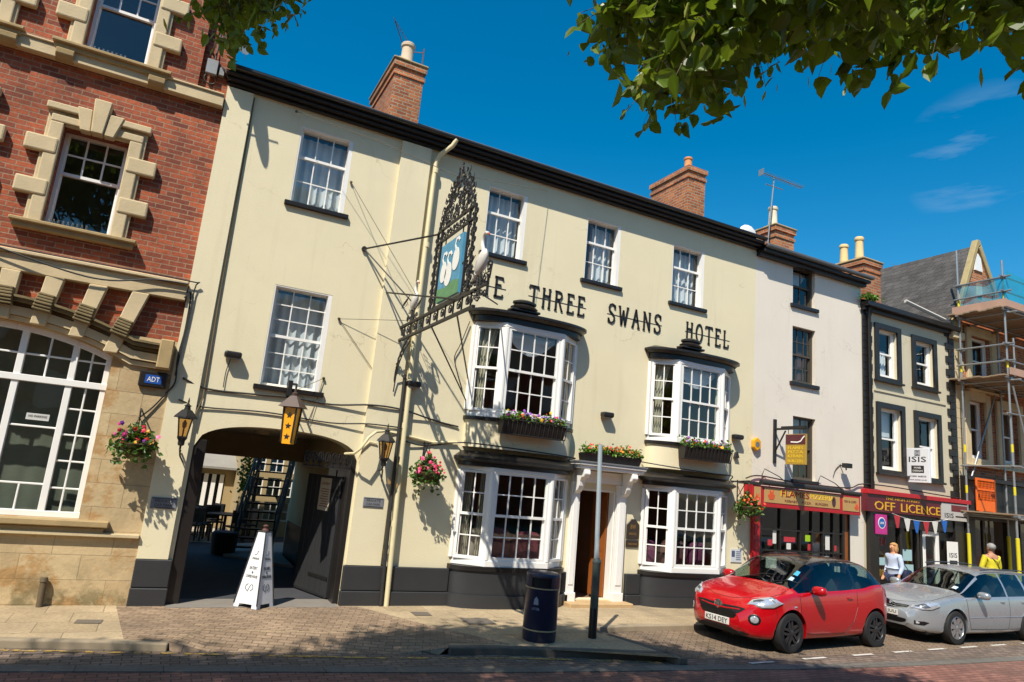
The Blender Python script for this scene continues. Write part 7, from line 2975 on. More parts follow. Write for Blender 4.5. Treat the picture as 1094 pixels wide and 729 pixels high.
def person(label, loc, rotz, H, shirt, trousers, hair, skin_c, pose, hairlen=.0):
    """standing figure facing -y, about H tall"""
    t = thing('person', label, 'person', loc, None, rotz)
    k = H / 1.7
    J = {}

    def j(n, x, y, z, r_):
        J[n] = ((x * k, y * k, z * k), tuple(v * k for v in r_) if isinstance(r_, tuple) else r_ * k)
    j('pel', 0, 0, .94, (.145, .11))
    j('wai', 0, 0, 1.08, (.125, .10))
    j('che', 0, -.0, 1.27, (.15, .105))
    j('sho', 0, .01, 1.40, (.105, .08))
    j('nec', 0, .0, 1.47, .052)
    j('chin', 0, -.015, 1.54, (.058, .065))
    j('fac', 0, -.02, 1.60, (.072, .088))
    j('crn', 0, 0, 1.655, (.066, .08))
    j('nose', 0, -.118, 1.585, .012)
    E_ = [('pel', 'wai'), ('wai', 'che'), ('che', 'sho'), ('sho', 'nec'), ('nec', 'chin'), ('chin', 'fac'), ('fac', 'crn'), ('fac', 'nose')]
    ARM = []
    for s_, sd in (('l', 1), ('r', -1)):
        el, wr, hd = pose[s_]
        j('sh' + s_, sd * .175, 0, 1.385, .058)
        j('el' + s_, sd * el[0], el[1], el[2], .043)
        j('wr' + s_, sd * wr[0], wr[1], wr[2], .03)
        j('ha' + s_, sd * hd[0], hd[1], hd[2], (.038, .02))
        E_ += [('sho', 'sh' + s_), ('sh' + s_, 'el' + s_), ('el' + s_, 'wr' + s_), ('wr' + s_, 'ha' + s_)]
        d = (Vector(hd) - Vector(wr)).normalized()
        side = d.cross(Vector((0, 0, 1)))
        side = side.normalized() if side.length > .1 else Vector((0, 1, 0))
        for f_, (o_, ln) in enumerate(((-.028, .07), (-.01, .082), (.01, .078), (.027, .062))):
            a = Vector(hd) + d * .025 + side * o_
            b = a + d * ln * .55
            c = b + d * ln * .4 + Vector((0, 0, -.015))
            j(s_ + 'f%da' % f_, sd * a.x, a.y, a.z, .0105)
            j(s_ + 'f%db' % f_, sd * b.x, b.y, b.z, .0095)
            j(s_ + 'f%dc' % f_, sd * c.x, c.y, c.z, .007)
            E_ += [('ha' + s_, s_ + 'f%da' % f_), (s_ + 'f%da' % f_, s_ + 'f%db' % f_), (s_ + 'f%db' % f_, s_ + 'f%dc' % f_)]
        th = Vector(wr) + d * .03 - side * .035
        j(s_ + 't', sd * th.x, th.y, th.z - .02, .0115)
        th2 = th + d * .04 - side * .01
        j(s_ + 't2', sd * th2.x, th2.y, th2.z - .025, .009)
        E_ += [('wr' + s_, s_ + 't'), (s_ + 't', s_ + 't2')]
        kn, an = pose['k' + s_]
        j('hi' + s_, sd * .09, 0, .88, .088)
        j('kn' + s_, sd * .095, kn, .49, .058)
        j('an' + s_, sd * .1, an, .09, .037)
        j('he' + s_, sd * .1, an + .03, .045, .038)
        j('to' + s_, sd * .105, an - .15, .035, (.04, .03))
        E_ += [('pel', 'hi' + s_), ('hi' + s_, 'kn' + s_), ('kn' + s_, 'an' + s_), ('an' + s_, 'he' + s_), ('he' + s_, 'to' + s_)]
    body = skin_mesh('body', J, E_, simple(label[:8] + '_skin', skin_c, .55, .06, 12), 'pel', t)
    # eyes and mouth lie on the face
    q = MB()
    for sd in (-1, 1):
        q.ell((sd * .03 * k, -.098 * k, 1.602 * k), (.011 * k, .008 * k, .007 * k), 8, 6)
    q.ell((0, -.096 * k, 1.548 * k), (.022 * k, .008 * k, .006 * k), 8, 6)
    e = q.build('face_features', simple(label[:6] + '_feature', '#4a2a24', .5), None, smooth=True)
    e.parent = t
    for sd in (-1, 1):
        q = MB()
        q.ell((sd * .077 * k, .0, 1.59 * k), (.012 * k, .022 * k, .03 * k), 8, 6)
        e = q.build('ear', simple(label[:6] + '_ear_skin', skin_c, .55), None, smooth=True)
        e.parent = t
    # shirt
    def grow(n, g):
        p, r_ = J[n]
        return (p, tuple(v + g * k for v in r_) if isinstance(r_, tuple) else r_ + g * k)
    JS = {n: grow(n, .016) for n in ('pel', 'wai', 'che', 'sho', 'shl', 'shr')}
    ES = [('pel', 'wai'), ('wai', 'che'), ('che', 'sho'), ('sho', 'shl'), ('sho', 'shr'), ]
    for s_ in 'lr':
        a, b, c = (Vector(J[n + s_][0]) for n in ('sh', 'el', 'wr'))
        JS['el' + s_] = grow('el' + s_, .016)
        cuff = b.lerp(c, pose['sleeve'])
        JS['cu' + s_] = (tuple(cuff), .042 * k)
        ES += [('sh' + s_, 'el' + s_), ('el' + s_, 'cu' + s_)]
    JS['col'] = (tuple(Vector(J['sho'][0]).lerp(Vector(J['nec'][0]), .55)), .066 * k)
    ES.append(('sho', 'col'))
    JS['hem'] = ((0, 0, .86 * k), (.165 * k, .125 * k))
    ES.append(('pel', 'hem'))
    skin_mesh('shirt', JS, ES, simple(label[:8] + '_shirt', shirt, .85, .08, 16, bmp=.2, bscale=40), 'pel', t)
    JT = {n: grow(n, .014) for n in ('pel', 'hil', 'hir', 'knl', 'knr')}
    ET = [('pel', 'hil'), ('pel', 'hir'), ('hil', 'knl'), ('hir', 'knr')]
    for s_ in 'lr':
        JT['an' + s_] = grow('an' + s_, .02)
        ET.append(('kn' + s_, 'an' + s_))
    skin_mesh('trousers', JT, ET, simple(label[:8] + '_trousers', trousers, .9, .12, 10), 'pel', t)
    # hair
    q = MB()
    hm = random.Random(5)
    q.ell((0, .012 * k, 1.632 * k), (.092 * k, .105 * k, .088 * k), 20, 14, lambda d: (1 + .05 * math.sin(d.x * 22 + d.z * 9) * math.cos(d.y * 13)) * (.66 if (d.y < -.35 and d.z < .42) else 1))
    if hairlen:
        q.ell((0, .05 * k, (1.60 - hairlen * .5) * k), (.092 * k, .07 * k, (.08 + hairlen * .5) * k), 18, 10, lambda d: 1 + .05 * math.sin(d.x * 25))
        for sd in (-1, 1):
            q.ell((sd * .075 * k, .01 * k, (1.585 - hairlen * .3) * k), (.028 * k, .05 * k, (.06 + hairlen * .3) * k), 10, 8)
    e = q.build('hair', simple(label[:6] + '_hair', hair, .6, .25, 30, bmp=.4, bscale=90), None, smooth=True)
    e.parent = t
    return t


wx, wy = 16.72, 11.45
person('woman with blonde hair in pale blue shirt walking past the off licence', (wx, wy, gz(wx)), R(-98), 1.66, '#b9c6dc', '#2b3450', '#b98a55', '#c8906c',
       dict(l=((.235, .02, 1.12), (.225, -.1, .9), (.22, -.14, .83)), r=((.24, .05, 1.12), (.21, -.08, .92), (.2, -.13, .86)), kl=(-.16, .02), kr=(.05, .22), sleeve=.85), hairlen=.09)
b = thing('shoulder_bag', 'dark navy bag carried at the hip of the walking woman', 'bag', (wx + .16, wy - .2, 1.0))
q = MB()
q.ell((wx + .16, wy - .24, 1.02), (.16, .07, .14), 14, 8, lambda d: 1 / (abs(d.x) ** 4 + abs(d.y) ** 4 + abs(d.z) ** 4) ** .25)
q.build('body', simple('navy_bag', '#232a44', .6), b, smooth=True)
q = MB()
q.tube([(wx + .05, wy - .22, 1.12), (wx + .02, wy - .18, 1.3), (wx + .08, wy - .08, 1.43), (wx + .2, wy - .12, 1.3), (wx + .26, wy - .22, 1.12)], .012, 5)
q.build('strap', simple('navy_strap', '#1d2238', .6), b)
mx_, my_ = 19.72, 10.8
person('grey haired person in yellow jacket with back turned beside the scaffold', (mx_, my_, gz(mx_)), R(165), 1.83, '#cfc22a', '#3a3a40', '#8f8d8a', '#b98468',
       dict(l=((.26, -.03, 1.13), (.24, -.12, .9), (.235, -.15, .82)), r=((.26, -.03, 1.13), (.24, -.16, .95), (.2, -.25, .9)), kl=(-.02, .02), kr=(-.02, .03), sleeve=.95))
st = MB()
st.tube([(mx_ - .15, my_ + .0, 1.68), (mx_ - .02, my_ - .15, 1.5), (mx_ + .17, my_ - .13, 1.24)], .012, 5)
props(st.build('bag_strap', simple('olive_strap', '#5a5a1c', .8), None, off=(mx_, my_ - .15, 1.3)), 'dark strap slung across the back of the yellow jacket', 'strap')

# ------------------------------------------------------------------ ground, road and pavement
def gzf(off):
    return lambda x, y: gz(x) + off


def sheet(name, poly, off, mat, th=.04, kind='structure'):
    q = MB()
    q.prism(poly, gzf(off - th), gzf(off))
    o = q.build(name, mat)
    if kind:
        o['kind'] = kind
    return o


earth = simple('distant_ground', '#6f685c', .95, .2, .3)
q = MB()
q.face([(-250, -250, -.16 + gz(-250)), (-2, -250, -.16 + gz(-2)), (-2, 300, -.16 + gz(-2)), (-250, 300, -.16 + gz(-250))])
q.face([(-2, -250, -.16 + gz(-2)), (250, -250, -.16 + gz(250)), (250, 300, -.16 + gz(250)), (-2, 300, -.16 + gz(-2))])
g = q.build('ground', earth)
g['kind'] = 'structure'

pav_slab = brick_mat('sandstone_paving_flags', '#b9a584', '#a79474', '#84745b', .72, .6, .007, True, var=.35, bmp=.35, rough=.8, rot=.0, dirt=.2)
pav_block = brick_mat('brown_block_paving', '#a18a70', '#86705a', '#5f5040', .21, .105, .007, True, var=.5, bmp=.5, rough=.85, rot=.35, dirt=.25)
road_block = brick_mat('grey_brown_road_blocks', '#887668', '#6c5c50', '#40372f', .21, .105, .009, True, var=.5, bmp=.6, rough=.85, rot=.0, dirt=.45)
road_red = brick_mat('red_road_blocks', '#97695a', '#7b5246', '#4a3830', .21, .105, .008, True, var=.5, bmp=.5, rough=.85, rot=.0, dirt=.35)
bay_block = brick_mat('parking_bay_blocks', '#8f7a66', '#79664f', '#4d4236', .21, .105, .009, True, var=.5, bmp=.5, rough=.85, rot=.785, dirt=.3)
kerb_m = simple('sandstone_kerb', '#94866f', .85, .25, 3, bmp=.3)
kerb_d = simple('dark_shaded_kerb', '#5a554d', .85, .3, 3, bmp=.3)  # dark kerb stone, with the build-out's tree shade put into its colour
channel_m = brick_mat('concrete_channel', '#726e66', '#65625b', '#44413c', .9, 4., .008, True, var=.4, bmp=.3, dirt=.4)
asph = simple('courtyard_tarmac', '#3c3d42', .8, .25, 2, bmp=.4, bscale=90)

CH = [(-12, 10.9), (-4, 9.98), (-1.2, 9.6), (1.74, 9.14), (4.0, 8.76), (6.1, 8.50), (7.8, 8.33), (9.6, 8.1), (12, 7.95), (15.2, 7.86), (22, 7.8), (45, 7.8)]
KL = [(-30, 13.9), (-12, 11.95), (-4, 10.98), (-1.35, 10.56), (-.04, 10.3), (.5, 10.16)]
KR = [(4.1, 9.56), (4.8, 9.50), (6.2, 9.17), (7.55, 8.82), (7.5, 8.52)]
road_far = [(x, y) for x, y in CH]
# carriageway this side of the channel and the strip beyond it
sheet('road', [(-60, -5), (60, -5), (60, 7.8)] + CH[::-1] + [(-60, 16)], -.1, road_red)
sheet('road_strip', CH + [(45, 10.62), (8.0, 10.62), (7.05, 10.5), (7.55, 8.82), (6.2, 9.17), (4.8, 9.5), (3.9, 9.56), (.5, 10.16), (-.04, 10.3), (-1.35, 10.56), (-4, 10.98), (-12, 11.95)], -.096, road_block)
sheet('parking_bay', [(9.0, 8.6), (40, 8.9), (40, 10.6), (8.3, 10.6), (7.3, 10.4), (7.7, 8.9)], -.092, bay_block)


def strip(path, w):
    lft, rgt = [], []
    n = len(path)
    for k in range(n):
        a, b = Vector(path[max(k - 1, 0)]), Vector(path[min(k + 1, n - 1)])
        t = (b - a).normalized()
        nn = Vector((-t.y, t.x)) * w / 2
        lft.append(tuple(Vector(path[k]) + nn))
        rgt.append(tuple(Vector(path[k]) - nn))
    return lft + rgt[::-1]


sheet('drainage_channel', strip(CH, .24), -.088, channel_m)
pv = [(-60, 20), (-60, 17.2)] + KL + [(.95, 10.85), (3.3, 10.4), (4.2, 9.75)] + KR + [(7.05, 10.5), (8.0, 10.72), (45, 10.72), (45, 12.7), (3.3, 12.62), (3.3, 13.1), (.35, 13.1), (.35, 12.62), (-60, 12.62)]
pv = KL + [(.95, 10.85), (3.3, 10.4), (4.2, 9.75)] + KR + [(7.05, 10.5), (8.0, 10.72), (45, 10.72), (45, 12.8), (-30, 12.8)][:-1] + [(-12, 12.8)]
pv = [p for p in pv if p[0] > -13]
sheet('pavement', pv, 0, pav_slab, .14)
sheet('block_pavement', [(-.22, 12.5), (-.02, 10.36), (.5, 10.2), (.95, 10.87), (3.3, 10.43), (4.2, 9.78), (5.1, 9.6), (4.1, 11.2), (3.5, 12.38)], .004, pav_block, .02)
q = MB()
q.face([(.5, 10.16, 0), (.95, 10.85, 0.0), (.95, 10.03, -.092), (.52, 10.09, -.092)])
q.face([(.95, 10.85, 0.0), (3.3, 10.4, .02), (3.35, 9.66, -.078), (.95, 10.03, -.092)])
q.face([(3.3, 10.4, .02), (4.2, 9.75, .026), (4.1, 9.54, .026), (3.95, 9.52, -.07), (3.35, 9.66, -.078)])
q.build('crossing_ramp', pav_block)['kind'] = 'structure'
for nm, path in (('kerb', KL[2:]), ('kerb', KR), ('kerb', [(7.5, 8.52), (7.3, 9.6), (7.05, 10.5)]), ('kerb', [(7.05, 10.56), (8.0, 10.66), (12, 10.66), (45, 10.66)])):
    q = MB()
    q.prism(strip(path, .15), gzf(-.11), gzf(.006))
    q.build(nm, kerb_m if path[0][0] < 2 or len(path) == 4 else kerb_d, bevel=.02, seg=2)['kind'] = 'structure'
# yellow lines and bay markings
def worn_paint(name, col, cover=.5):
    m, nt, b = node_mat(name)
    b.inputs['Base Color'].default_value = (*hexc(col), 1)
    b.inputs['Roughness'].default_value = .7
    tr = nd(nt, 'ShaderNodeBsdfTransparent')
    mx = nd(nt, 'ShaderNodeMixShader')
    f = ramp(nt, noise(nt, 9, 6, .7), cover - .04, cover + .04)
    L(nt, f, mx.inputs[0])
    L(nt, tr.outputs[0], mx.inputs[1])
    L(nt, b.outputs[0], mx.inputs[2])
    L(nt, mx.outputs[0], nt.nodes['Material Output'].inputs[0])
    return m


yl = worn_paint('worn_yellow_paint', '#b3944a', .5)
wl = worn_paint('worn_white_paint', '#cfcac0', .4)


def flat(name, poly, off, mat):
    q = MB()
    q.face([(x, y, gz(x) + off) for x, y in poly])
    o = q.build(name, mat)
    o['kind'] = 'structure'
    return o


flat('yellow_line', strip([(-6, 11.05), (-1.3, 10.37), (.72, 9.96), (3.0, 9.47), (5.0, 9.2), (7.2, 8.68)], .07), -.088, yl)
for k, (x, y) in enumerate(((9.0, 8.42), (10.3, 8.50), (11.6, 8.56), (12.8, 8.62), (13.9, 8.68), (15.0, 8.72), (16.1, 8.76), (17.3, 8.8), (18.5, 8.82))):
    flat('bay_marking', strip([(x - .28, y - .01), (x + .28, y + .01)], .07), -.086, wl)
# inspection covers and gully
for (x, y, w, h, nm) in ((-.66, 11.3, .32, .22, 'inspection_cover'), (5.0, 10.9, .5, .45, 'inspection_cover'), (4.3, 11.6, .3, .3, 'inspection_cover')):
    o = flat(nm, [(x, y), (x + w, y - .03), (x + w + .02, y + h - .03), (x + .02, y + h)], .008, simple('cast_iron_cover', '#6a6258', .6, .3, 30, bmp=.5, bscale=60))
sheet('arch_apron', [(ARCH0 + .02, 12.3), (ARCH1 - .05, 12.3), (ARCH1, 13.0), (ARCH0, 13.0)], .010, simple('concrete_apron', '#7d7870', .85, .2, 4, bmp=.2), .03)

# ------------------------------------------------------------------ courtyard through the arch
sheet('courtyard_surface', [(ARCH0, 12.9), (ARCH1, 12.9), (ARCH1, 19.0), (14, 19.0), (14, 34), (-8, 34), (-8, 19.0), (ARCH0, 19.0)], .006, asph, .03)
sheet('courtyard_paving', [(-6, 21.0), (2.0, 21.0), (2.0, 25), (-6, 25)], .010, simple('pale_courtyard_paving', '#a89f90', .85, .15, 2), .02)
sheet('stair_island', [(1.75, 18.3), (3.1, 16.6), (3.15, 19), (6.5, 19.2), (6.5, 22.5), (1.7, 20.4)], .06, simple('pale_concrete_island', '#a7a095', .85, .15, 2), .1)
# outbuilding
ob_ = thing('outbuilding', 'low tan outbuilding with slate lean-to roof and white slatted front behind the arch', 'building', (1.5, 25.5, 0))
OF = Fr((0, 25.2, 0), (1, 0, 0), (0, -1, 0))
tan = render_wall('tan_render', '#a8946c', .1)
q = MB()
wall_cells(q, OF, -6, 9, -.05, 2.05, [(-1.6, 2.05, .45, 1.75), (2.5, 3.2, .0, 1.85)], 0, .15)
q.face([OF.p(9, 0), OF.p(9, 0, -5), OF.p(9, 3.4, -5), OF.p(9, 2.05)])
q.build('wall', tan, ob_)
q = MB()
q.face([(-6.2, 24.9, 2.0), (9.2, 24.9, 2.0), (9.2, 30, 3.6), (-6.2, 30, 3.6)])
q.face([(-6.2, 24.9, 1.93), (9.2, 24.9, 1.93), (9.2, 24.9, 2.0), (-6.2, 24.9, 2.0)])
q.build('roof', simple('grey_lean_to_roof', '#8a8780', .8, .2, 1.5, bmp=.3), ob_)
q = MB()
for k in range(15):
    u = -1.55 + k * .245
    q.bf(OF, u, u + .13, .45, 1.75, .0, .05)
q.build('slatted_screen', M['white'], ob_)
q = MB()
q.bf(OF, 2.5, 3.2, 0, 1.84, -.1, -.05)
q.build('door', simple('ochre_door', '#a8864c', .6), ob_)
q = MB()
q.face([OF.p(-1.6, .45, -.14), OF.p(2.05, .45, -.14), OF.p(2.05, 1.75, -.14), OF.p(-1.6, 1.75, -.14)])
q.build('dark_backing', M['plinth'], ob_)
# rear wing on the right
rw_ = thing('rear_wing', 'tall tan rendered rear wing with stacked white windows behind the staircase', 'building', (7, 27, 0))
RF = Fr((0, 23.2, 0), (1, 0, 0), (0, -1, 0))
hs = [(2.6 + c * .55, 3.02 + c * .55, .5 + r_ * .75, 1.08 + r_ * .75) for c in range(8) for r_ in range(4)]
q = MB()
wall_cells(q, RF, 2.35, 12, -.05, 5.2, hs, 0, .1)
q.face([RF.p(2.35, 0), RF.p(2.35, 0, -6), RF.p(2.35, 5.2, -6), RF.p(2.35, 5.2)])
q.build('wall', tan, rw_)
for h in hs:
    q = MB()
    a, b, c, e = h
    for u in (a, (a + b) / 2 - .015, b - .03):
        q.bf(RF, u, u + .03, c, e, -.08, -.05)
    for w in (c, (c + e) / 2 - .015, e - .03):
        q.bf(RF, a, b, w, w + .03, -.081, -.049)
    w_ = q.build('window', M['white'], rw_)
    q = MB()
    q.face([RF.p(a, c, -.07), RF.p(b, c, -.07), RF.p(b, e, -.07), RF.p(a, e, -.07)])
    q.build('glass', M['glass'], w_)
q = MB()
q.face([(2.1, 22.9, 5.1), (12.2, 22.9, 5.1), (12.2, 28, 7.0), (2.1, 28, 7.0)])
q.build('roof', M['slate'], rw_)
# staircase
stc = thing('staircase', 'black metal open tread staircase rising through the courtyard behind the arch', 'staircase', (2.75, 18.6, 0))
n = 13
q = MB()
P0, P1 = Vector((2.42, 18.8, .06)), Vector((3.1, 21.0, 2.75))
for k in range(n):
    p = P0.lerp(P1, (k + .6) / n)
    q.box(p.x - .43, p.x + .43, p.y - .11, p.y + .11, p.z - .02, p.z + .02)
q.build('treads', M['iron'], stc)
q = MB()
for sd in (-.46, .46):
    a, b = P0 + Vector((sd, 0, 0)), P1 + Vector((sd, 0, 0))
    q.hexa([a + Vector((-.025, 0, -.1)), a + Vector((.025, 0, -.1)), b + Vector((.025, 0, -.1)), b + Vector((-.025, 0, -.1)), a + Vector((-.025, 0, .12)), a + Vector((.025, 0, .12)), b + Vector((.025, 0, .12)), b + Vector((-.025, 0, .12))])
q.build('stringer', M['iron'], stc)
for sd in (-.46, .46):
    q = MB()
    a, b = P0 + Vector((sd, 0, .95)), P1 + Vector((sd, 0, .95))
    q.tube([a, b], .03, 6)
    q.tube([a - Vector((0, 0, .45)), b - Vector((0, 0, .45))], .018, 6)
    for k in range(7):
        p = a.lerp(b, k / 6)
        q.tube([p, p - Vector((0, 0, .95))], .018, 5)
    q.build('handrail', M['iron'], stc)
q = MB()
q.box(2.6, 5.0, 21.0, 22.4, 2.72, 2.8)
for x, y in ((2.7, 22.3), (4.9, 21.1), (4.9, 22.3), (3.75, 21.1)):
    q.tube([(x, y, 0), (x, y, 2.75)], .06, 8)
q.build('landing', M['iron'], stc)
q = MB()
q.lathe([(.03, 0), (.28, .02), (.32, .5), (.28, .54), (.03, .52)], (1.75, 18.7, .02), 16)
props(q.build('planter', simple('dark_planter', '#26221f', .7), None, smooth=True, off=(1.75, 18.7, 0)), 'round dark planter at the foot of the black courtyard staircase', 'planter')
o = MB()
leafs(o, [(2.3 + RNG.gauss(0, .1), 21.6 + RNG.gauss(0, .2), 1.9 + RNG.gauss(0, .45)) for _ in range(260)], .11, RNG)
props(o.build('climbing_plant', M['leaf_dark'], None, off=(2.6, 21, .0)), 'green climbing plant beside the upper courtyard stairs', 'plant')


def chair(parent_loc, rotz, name_label):
    t = thing('chair', name_label, 'chair', (0, 0, 0), 'dark courtyard chairs')
    wm_ = M['iron']
    q = MB()
    q.box(-.22, .22, -.22, .22, .42, .46)
    q.build('seat', wm_, t)
    q = MB()
    q.box(-.22, .22, .19, .23, .55, .9)
    q.build('backrest', wm_, t)
    for sx in (-.2, .2):
        for sy in (-.2, .2):
            q = MB()
            q.box(sx - .02, sx + .02, sy - .02, sy + .02, 0, .42 if sy < 0 else .9)
            q.build('leg', wm_, t)
    place(t, parent_loc, name_label, rotz)
    return t


tb_ = thing('table', 'dark round topped table in the courtyard nearest the staircase', 'table', (0, 0, 0), 'dark courtyard tables')
q = MB()
q.lathe([(.02, .70), (.5, .70), (.5, .74), (.02, .74)], (0, 0, 0), 18)
q.build('tabletop', M['iron'], tb_)
q = MB()
q.lathe([(.25, 0), (.22, .04), (.04, .06), (.04, .70)], (0, 0, 0), 12)
q.build('pedestal', M['iron'], tb_)
tspots = [(1.95, 21.7), (1.15, 22.9), (.55, 21.6)]
tl = ['dark round topped table in the courtyard nearest the staircase', 'dark round topped table in the courtyard closest to the slatted front', 'dark round topped table in the courtyard nearest the left arch jamb']
for k, (x, y) in enumerate(tspots):
    t = tb_ if k == 0 else copy_tree(tb_)
    place(t, (x, y, gz(x) + .012), tl[k])
c0 = None
cl_ = ['at the table nearest the staircase', 'at the table closest to the slatted front', 'at the table nearest the left arch jamb']
for k, (x, y) in enumerate(tspots):
    for j, a in enumerate((20, 110, 200, 290)):
        aa = R(a + 13 * k)
        lab = 'courtyard chair ' + ['facing left', 'facing the arch', 'facing right', 'backed to the arch'][j] + ' ' + cl_[k]
        px_, py_ = x + .68 * math.cos(aa), y + .68 * math.sin(aa)
        if c0 is None:
            c0 = chair((px_, py_, gz(x) + .012), aa - PI / 2, lab)
        else:
            place(copy_tree(c0), (px_, py_, gz(x) + .012), lab, aa - PI / 2)

gl_ = thing('gate_leaf', 'open black boarded gate leaf against right wall of the coach arch', 'gate', (3.1, 12.9, 0))
GF = Fr((3.08, 12.95, 0), (-.30, .95, 0), (-.95, -.30, 0))
q = MB()
q.bf(GF, 0, 1.25, .05, 2.2, -.03, .03)
for k in range(6):
    q.bf(GF, .02 + k * .205, .2 + k * .205, .08, 2.17, .0301, .04)
q.build('boards', M['plinth'], gl_, bevel=.006)
q = MB()
for w in (.35, 1.9):
    q.bf(GF, 0, .7, w, w + .06, .041, .05)
q.build('hinge', M['iron'], gl_)

# ------------------------------------------------------------------ terrace across the street, behind the photographer (seen in the glass)
op = thing('terrace', 'long brick terrace with white windows across the street behind the camera', 'building', (4, -9, 0))
PF = Fr((0, -9, 0), (-1, 0, 0), (0, 1, 0))
hs = [(-22 + c * 2.6, -20.9 + c * 2.6, z, z + 1.6) for c in range(15) for z in (3.7, 6.4)]
q = MB()
wall_cells(q, PF, -24, 18, -.05, 8.4, hs, 0, .15)
q.build('wall', M['brick'], op)
q = MB()
for a, b, c, e in hs:
    q.bf(PF, a, b, c, e, -.12, -.1)
q.build('window', M['curtain'], op)
q = MB()
q.face([(-18.3, -8.8, 8.4), (24.3, -8.8, 8.4), (24.3, -13, 11.2), (-18.3, -13, 11.2)])
q.build('roof', M['slate'], op)
q = MB()
q.bf(PF, -24, 18, 2.9, 3.4, .002, .3)
q.build('fascia', M['plinth'], op)
sheet('near_pavement', [(-40, -9), (40, -9), (40, -1.5), (-40, -1.5)], 0, pav_slab, .12)

# ------------------------------------------------------------------ street trees overhead
lime = leaf_mat('lime_tree_leaf', '#35510f', '#6c8a20', .5, .38)
bark = simple('grey_bark', '#5a4c3c', .95, .3, 6, bmp=.6, bscale=18)
bract = leaf_mat('pale_bract', '#8a9a3a', '#a8ad52', .5)


def limb(q, a, b, r0, r1, rng, sag=.2):
    a, b = Vector(a), Vector(b)
    ln = (b - a).length
    pts = []
    for k in range(9):
        t = k / 8
        p = a.lerp(b, t) + Vector((rng.gauss(0, .03) * ln * .3, rng.gauss(0, .03) * ln * .3, sag * math.sin(PI * t) * ln * .15))
        pts.append(p if 0 < k < 8 else (a if k == 0 else b))
    q.tube(pts, r0, 8, r1)
    return pts


def tree(name, label, base, top, clumps, rng, leaf=.11, per=30, spread=.3, hang=(), hang_per=16):
    t = thing(name, label, 'tree', base)
    q = MB()
    q.tube([base, (base[0] + .05, base[1], 1.2), (base[0] - .05, base[1] + .05, 2.6), top], .24, 12, .15)
    q.tube([(base[0], base[1], base[2] - .05), (base[0], base[1], base[2] + .25)], .34, 12, .24)
    q.build('trunk', bark, t, smooth=True)
    q = MB()
    tv = Vector(top)
    alls = list(clumps) + list(hang)
    hubs = [Vector(c) for c in (clumps[int(k)] for k in np.linspace(0, len(clumps) - 1, 16))] + [Vector(c) + Vector((0, 0, .5)) for c in list(hang)[::25]]
    for h in hubs:
        limb(q, tv, tv.lerp(h, .92), .06, .010, rng, .5)
    for c in hang:
        c = Vector(c)
        h = min(hubs, key=lambda v: (v - c).length)
        if (h - c).length < 1.6:
            limb(q, tv.lerp(h, .9), c, .011, .004, rng, .3)
    q.build('limbs', bark, t, smooth=True)
    q = MB()
    for c in clumps:
        s_ = spread * (.6 + .8 * rng.random())
        pts = [(c[0] + rng.gauss(0, s_), c[1] + rng.gauss(0, s_), c[2] + rng.gauss(0, s_ * .7)) for _ in range(per)]
        leafs(q, pts, leaf, rng, .5, .5, .4)
    tw = MB()
    lw = leaf * (.62 if leaf > .135 else .78)
    for c in hang:
        c = Vector(c)
        for k in range(hang_per // 5):
            d = Vector((rng.gauss(0, 1), rng.gauss(0, 1), rng.gauss(-.5, .6))).normalized()
            ln = .16 + .14 * rng.random()
            tp = [c + d * (ln * t) + Vector((0, 0, -.10 * t * t)) for t in (0, .33, .66, 1)]
            tw.tube(tp, .0035, 4, .0015)
            leafs(q, [tp[j] + Vector((rng.gauss(0, .012), rng.gauss(0, .012), rng.gauss(0, .012))) for j in (1, 1, 2, 2, 3, 3)], lw, rng, .5, .6, 1.0)
    tw.build('twigs', bark, t)
    nleaf = len(q.f)
    for c in hang:
        for _ in range(4):
            p = Vector((c[0] + rng.gauss(0, .15), c[1] + rng.gauss(0, .15), c[2] - .08 + rng.gauss(0, .1)))
            i = len(q.v)
            a = Vector((rng.gauss(0, 1), rng.gauss(0, 1), 0)).normalized() * .011
            d = Vector((rng.gauss(0, .25), rng.gauss(0, .25), -1)).normalized() * .085
            q.v += [tuple(p - a * .4), tuple(p + a * .4), tuple(p + d * .5 + a), tuple(p + d), tuple(p + d * .5 - a)]
            q.f.append((i, i + 1, i + 2, i + 3, i + 4))
    cr = q.build('crown', [lime, bract], t)
    for p in list(cr.data.polygons)[nleaf:]:
        p.material_index = 1
    return t


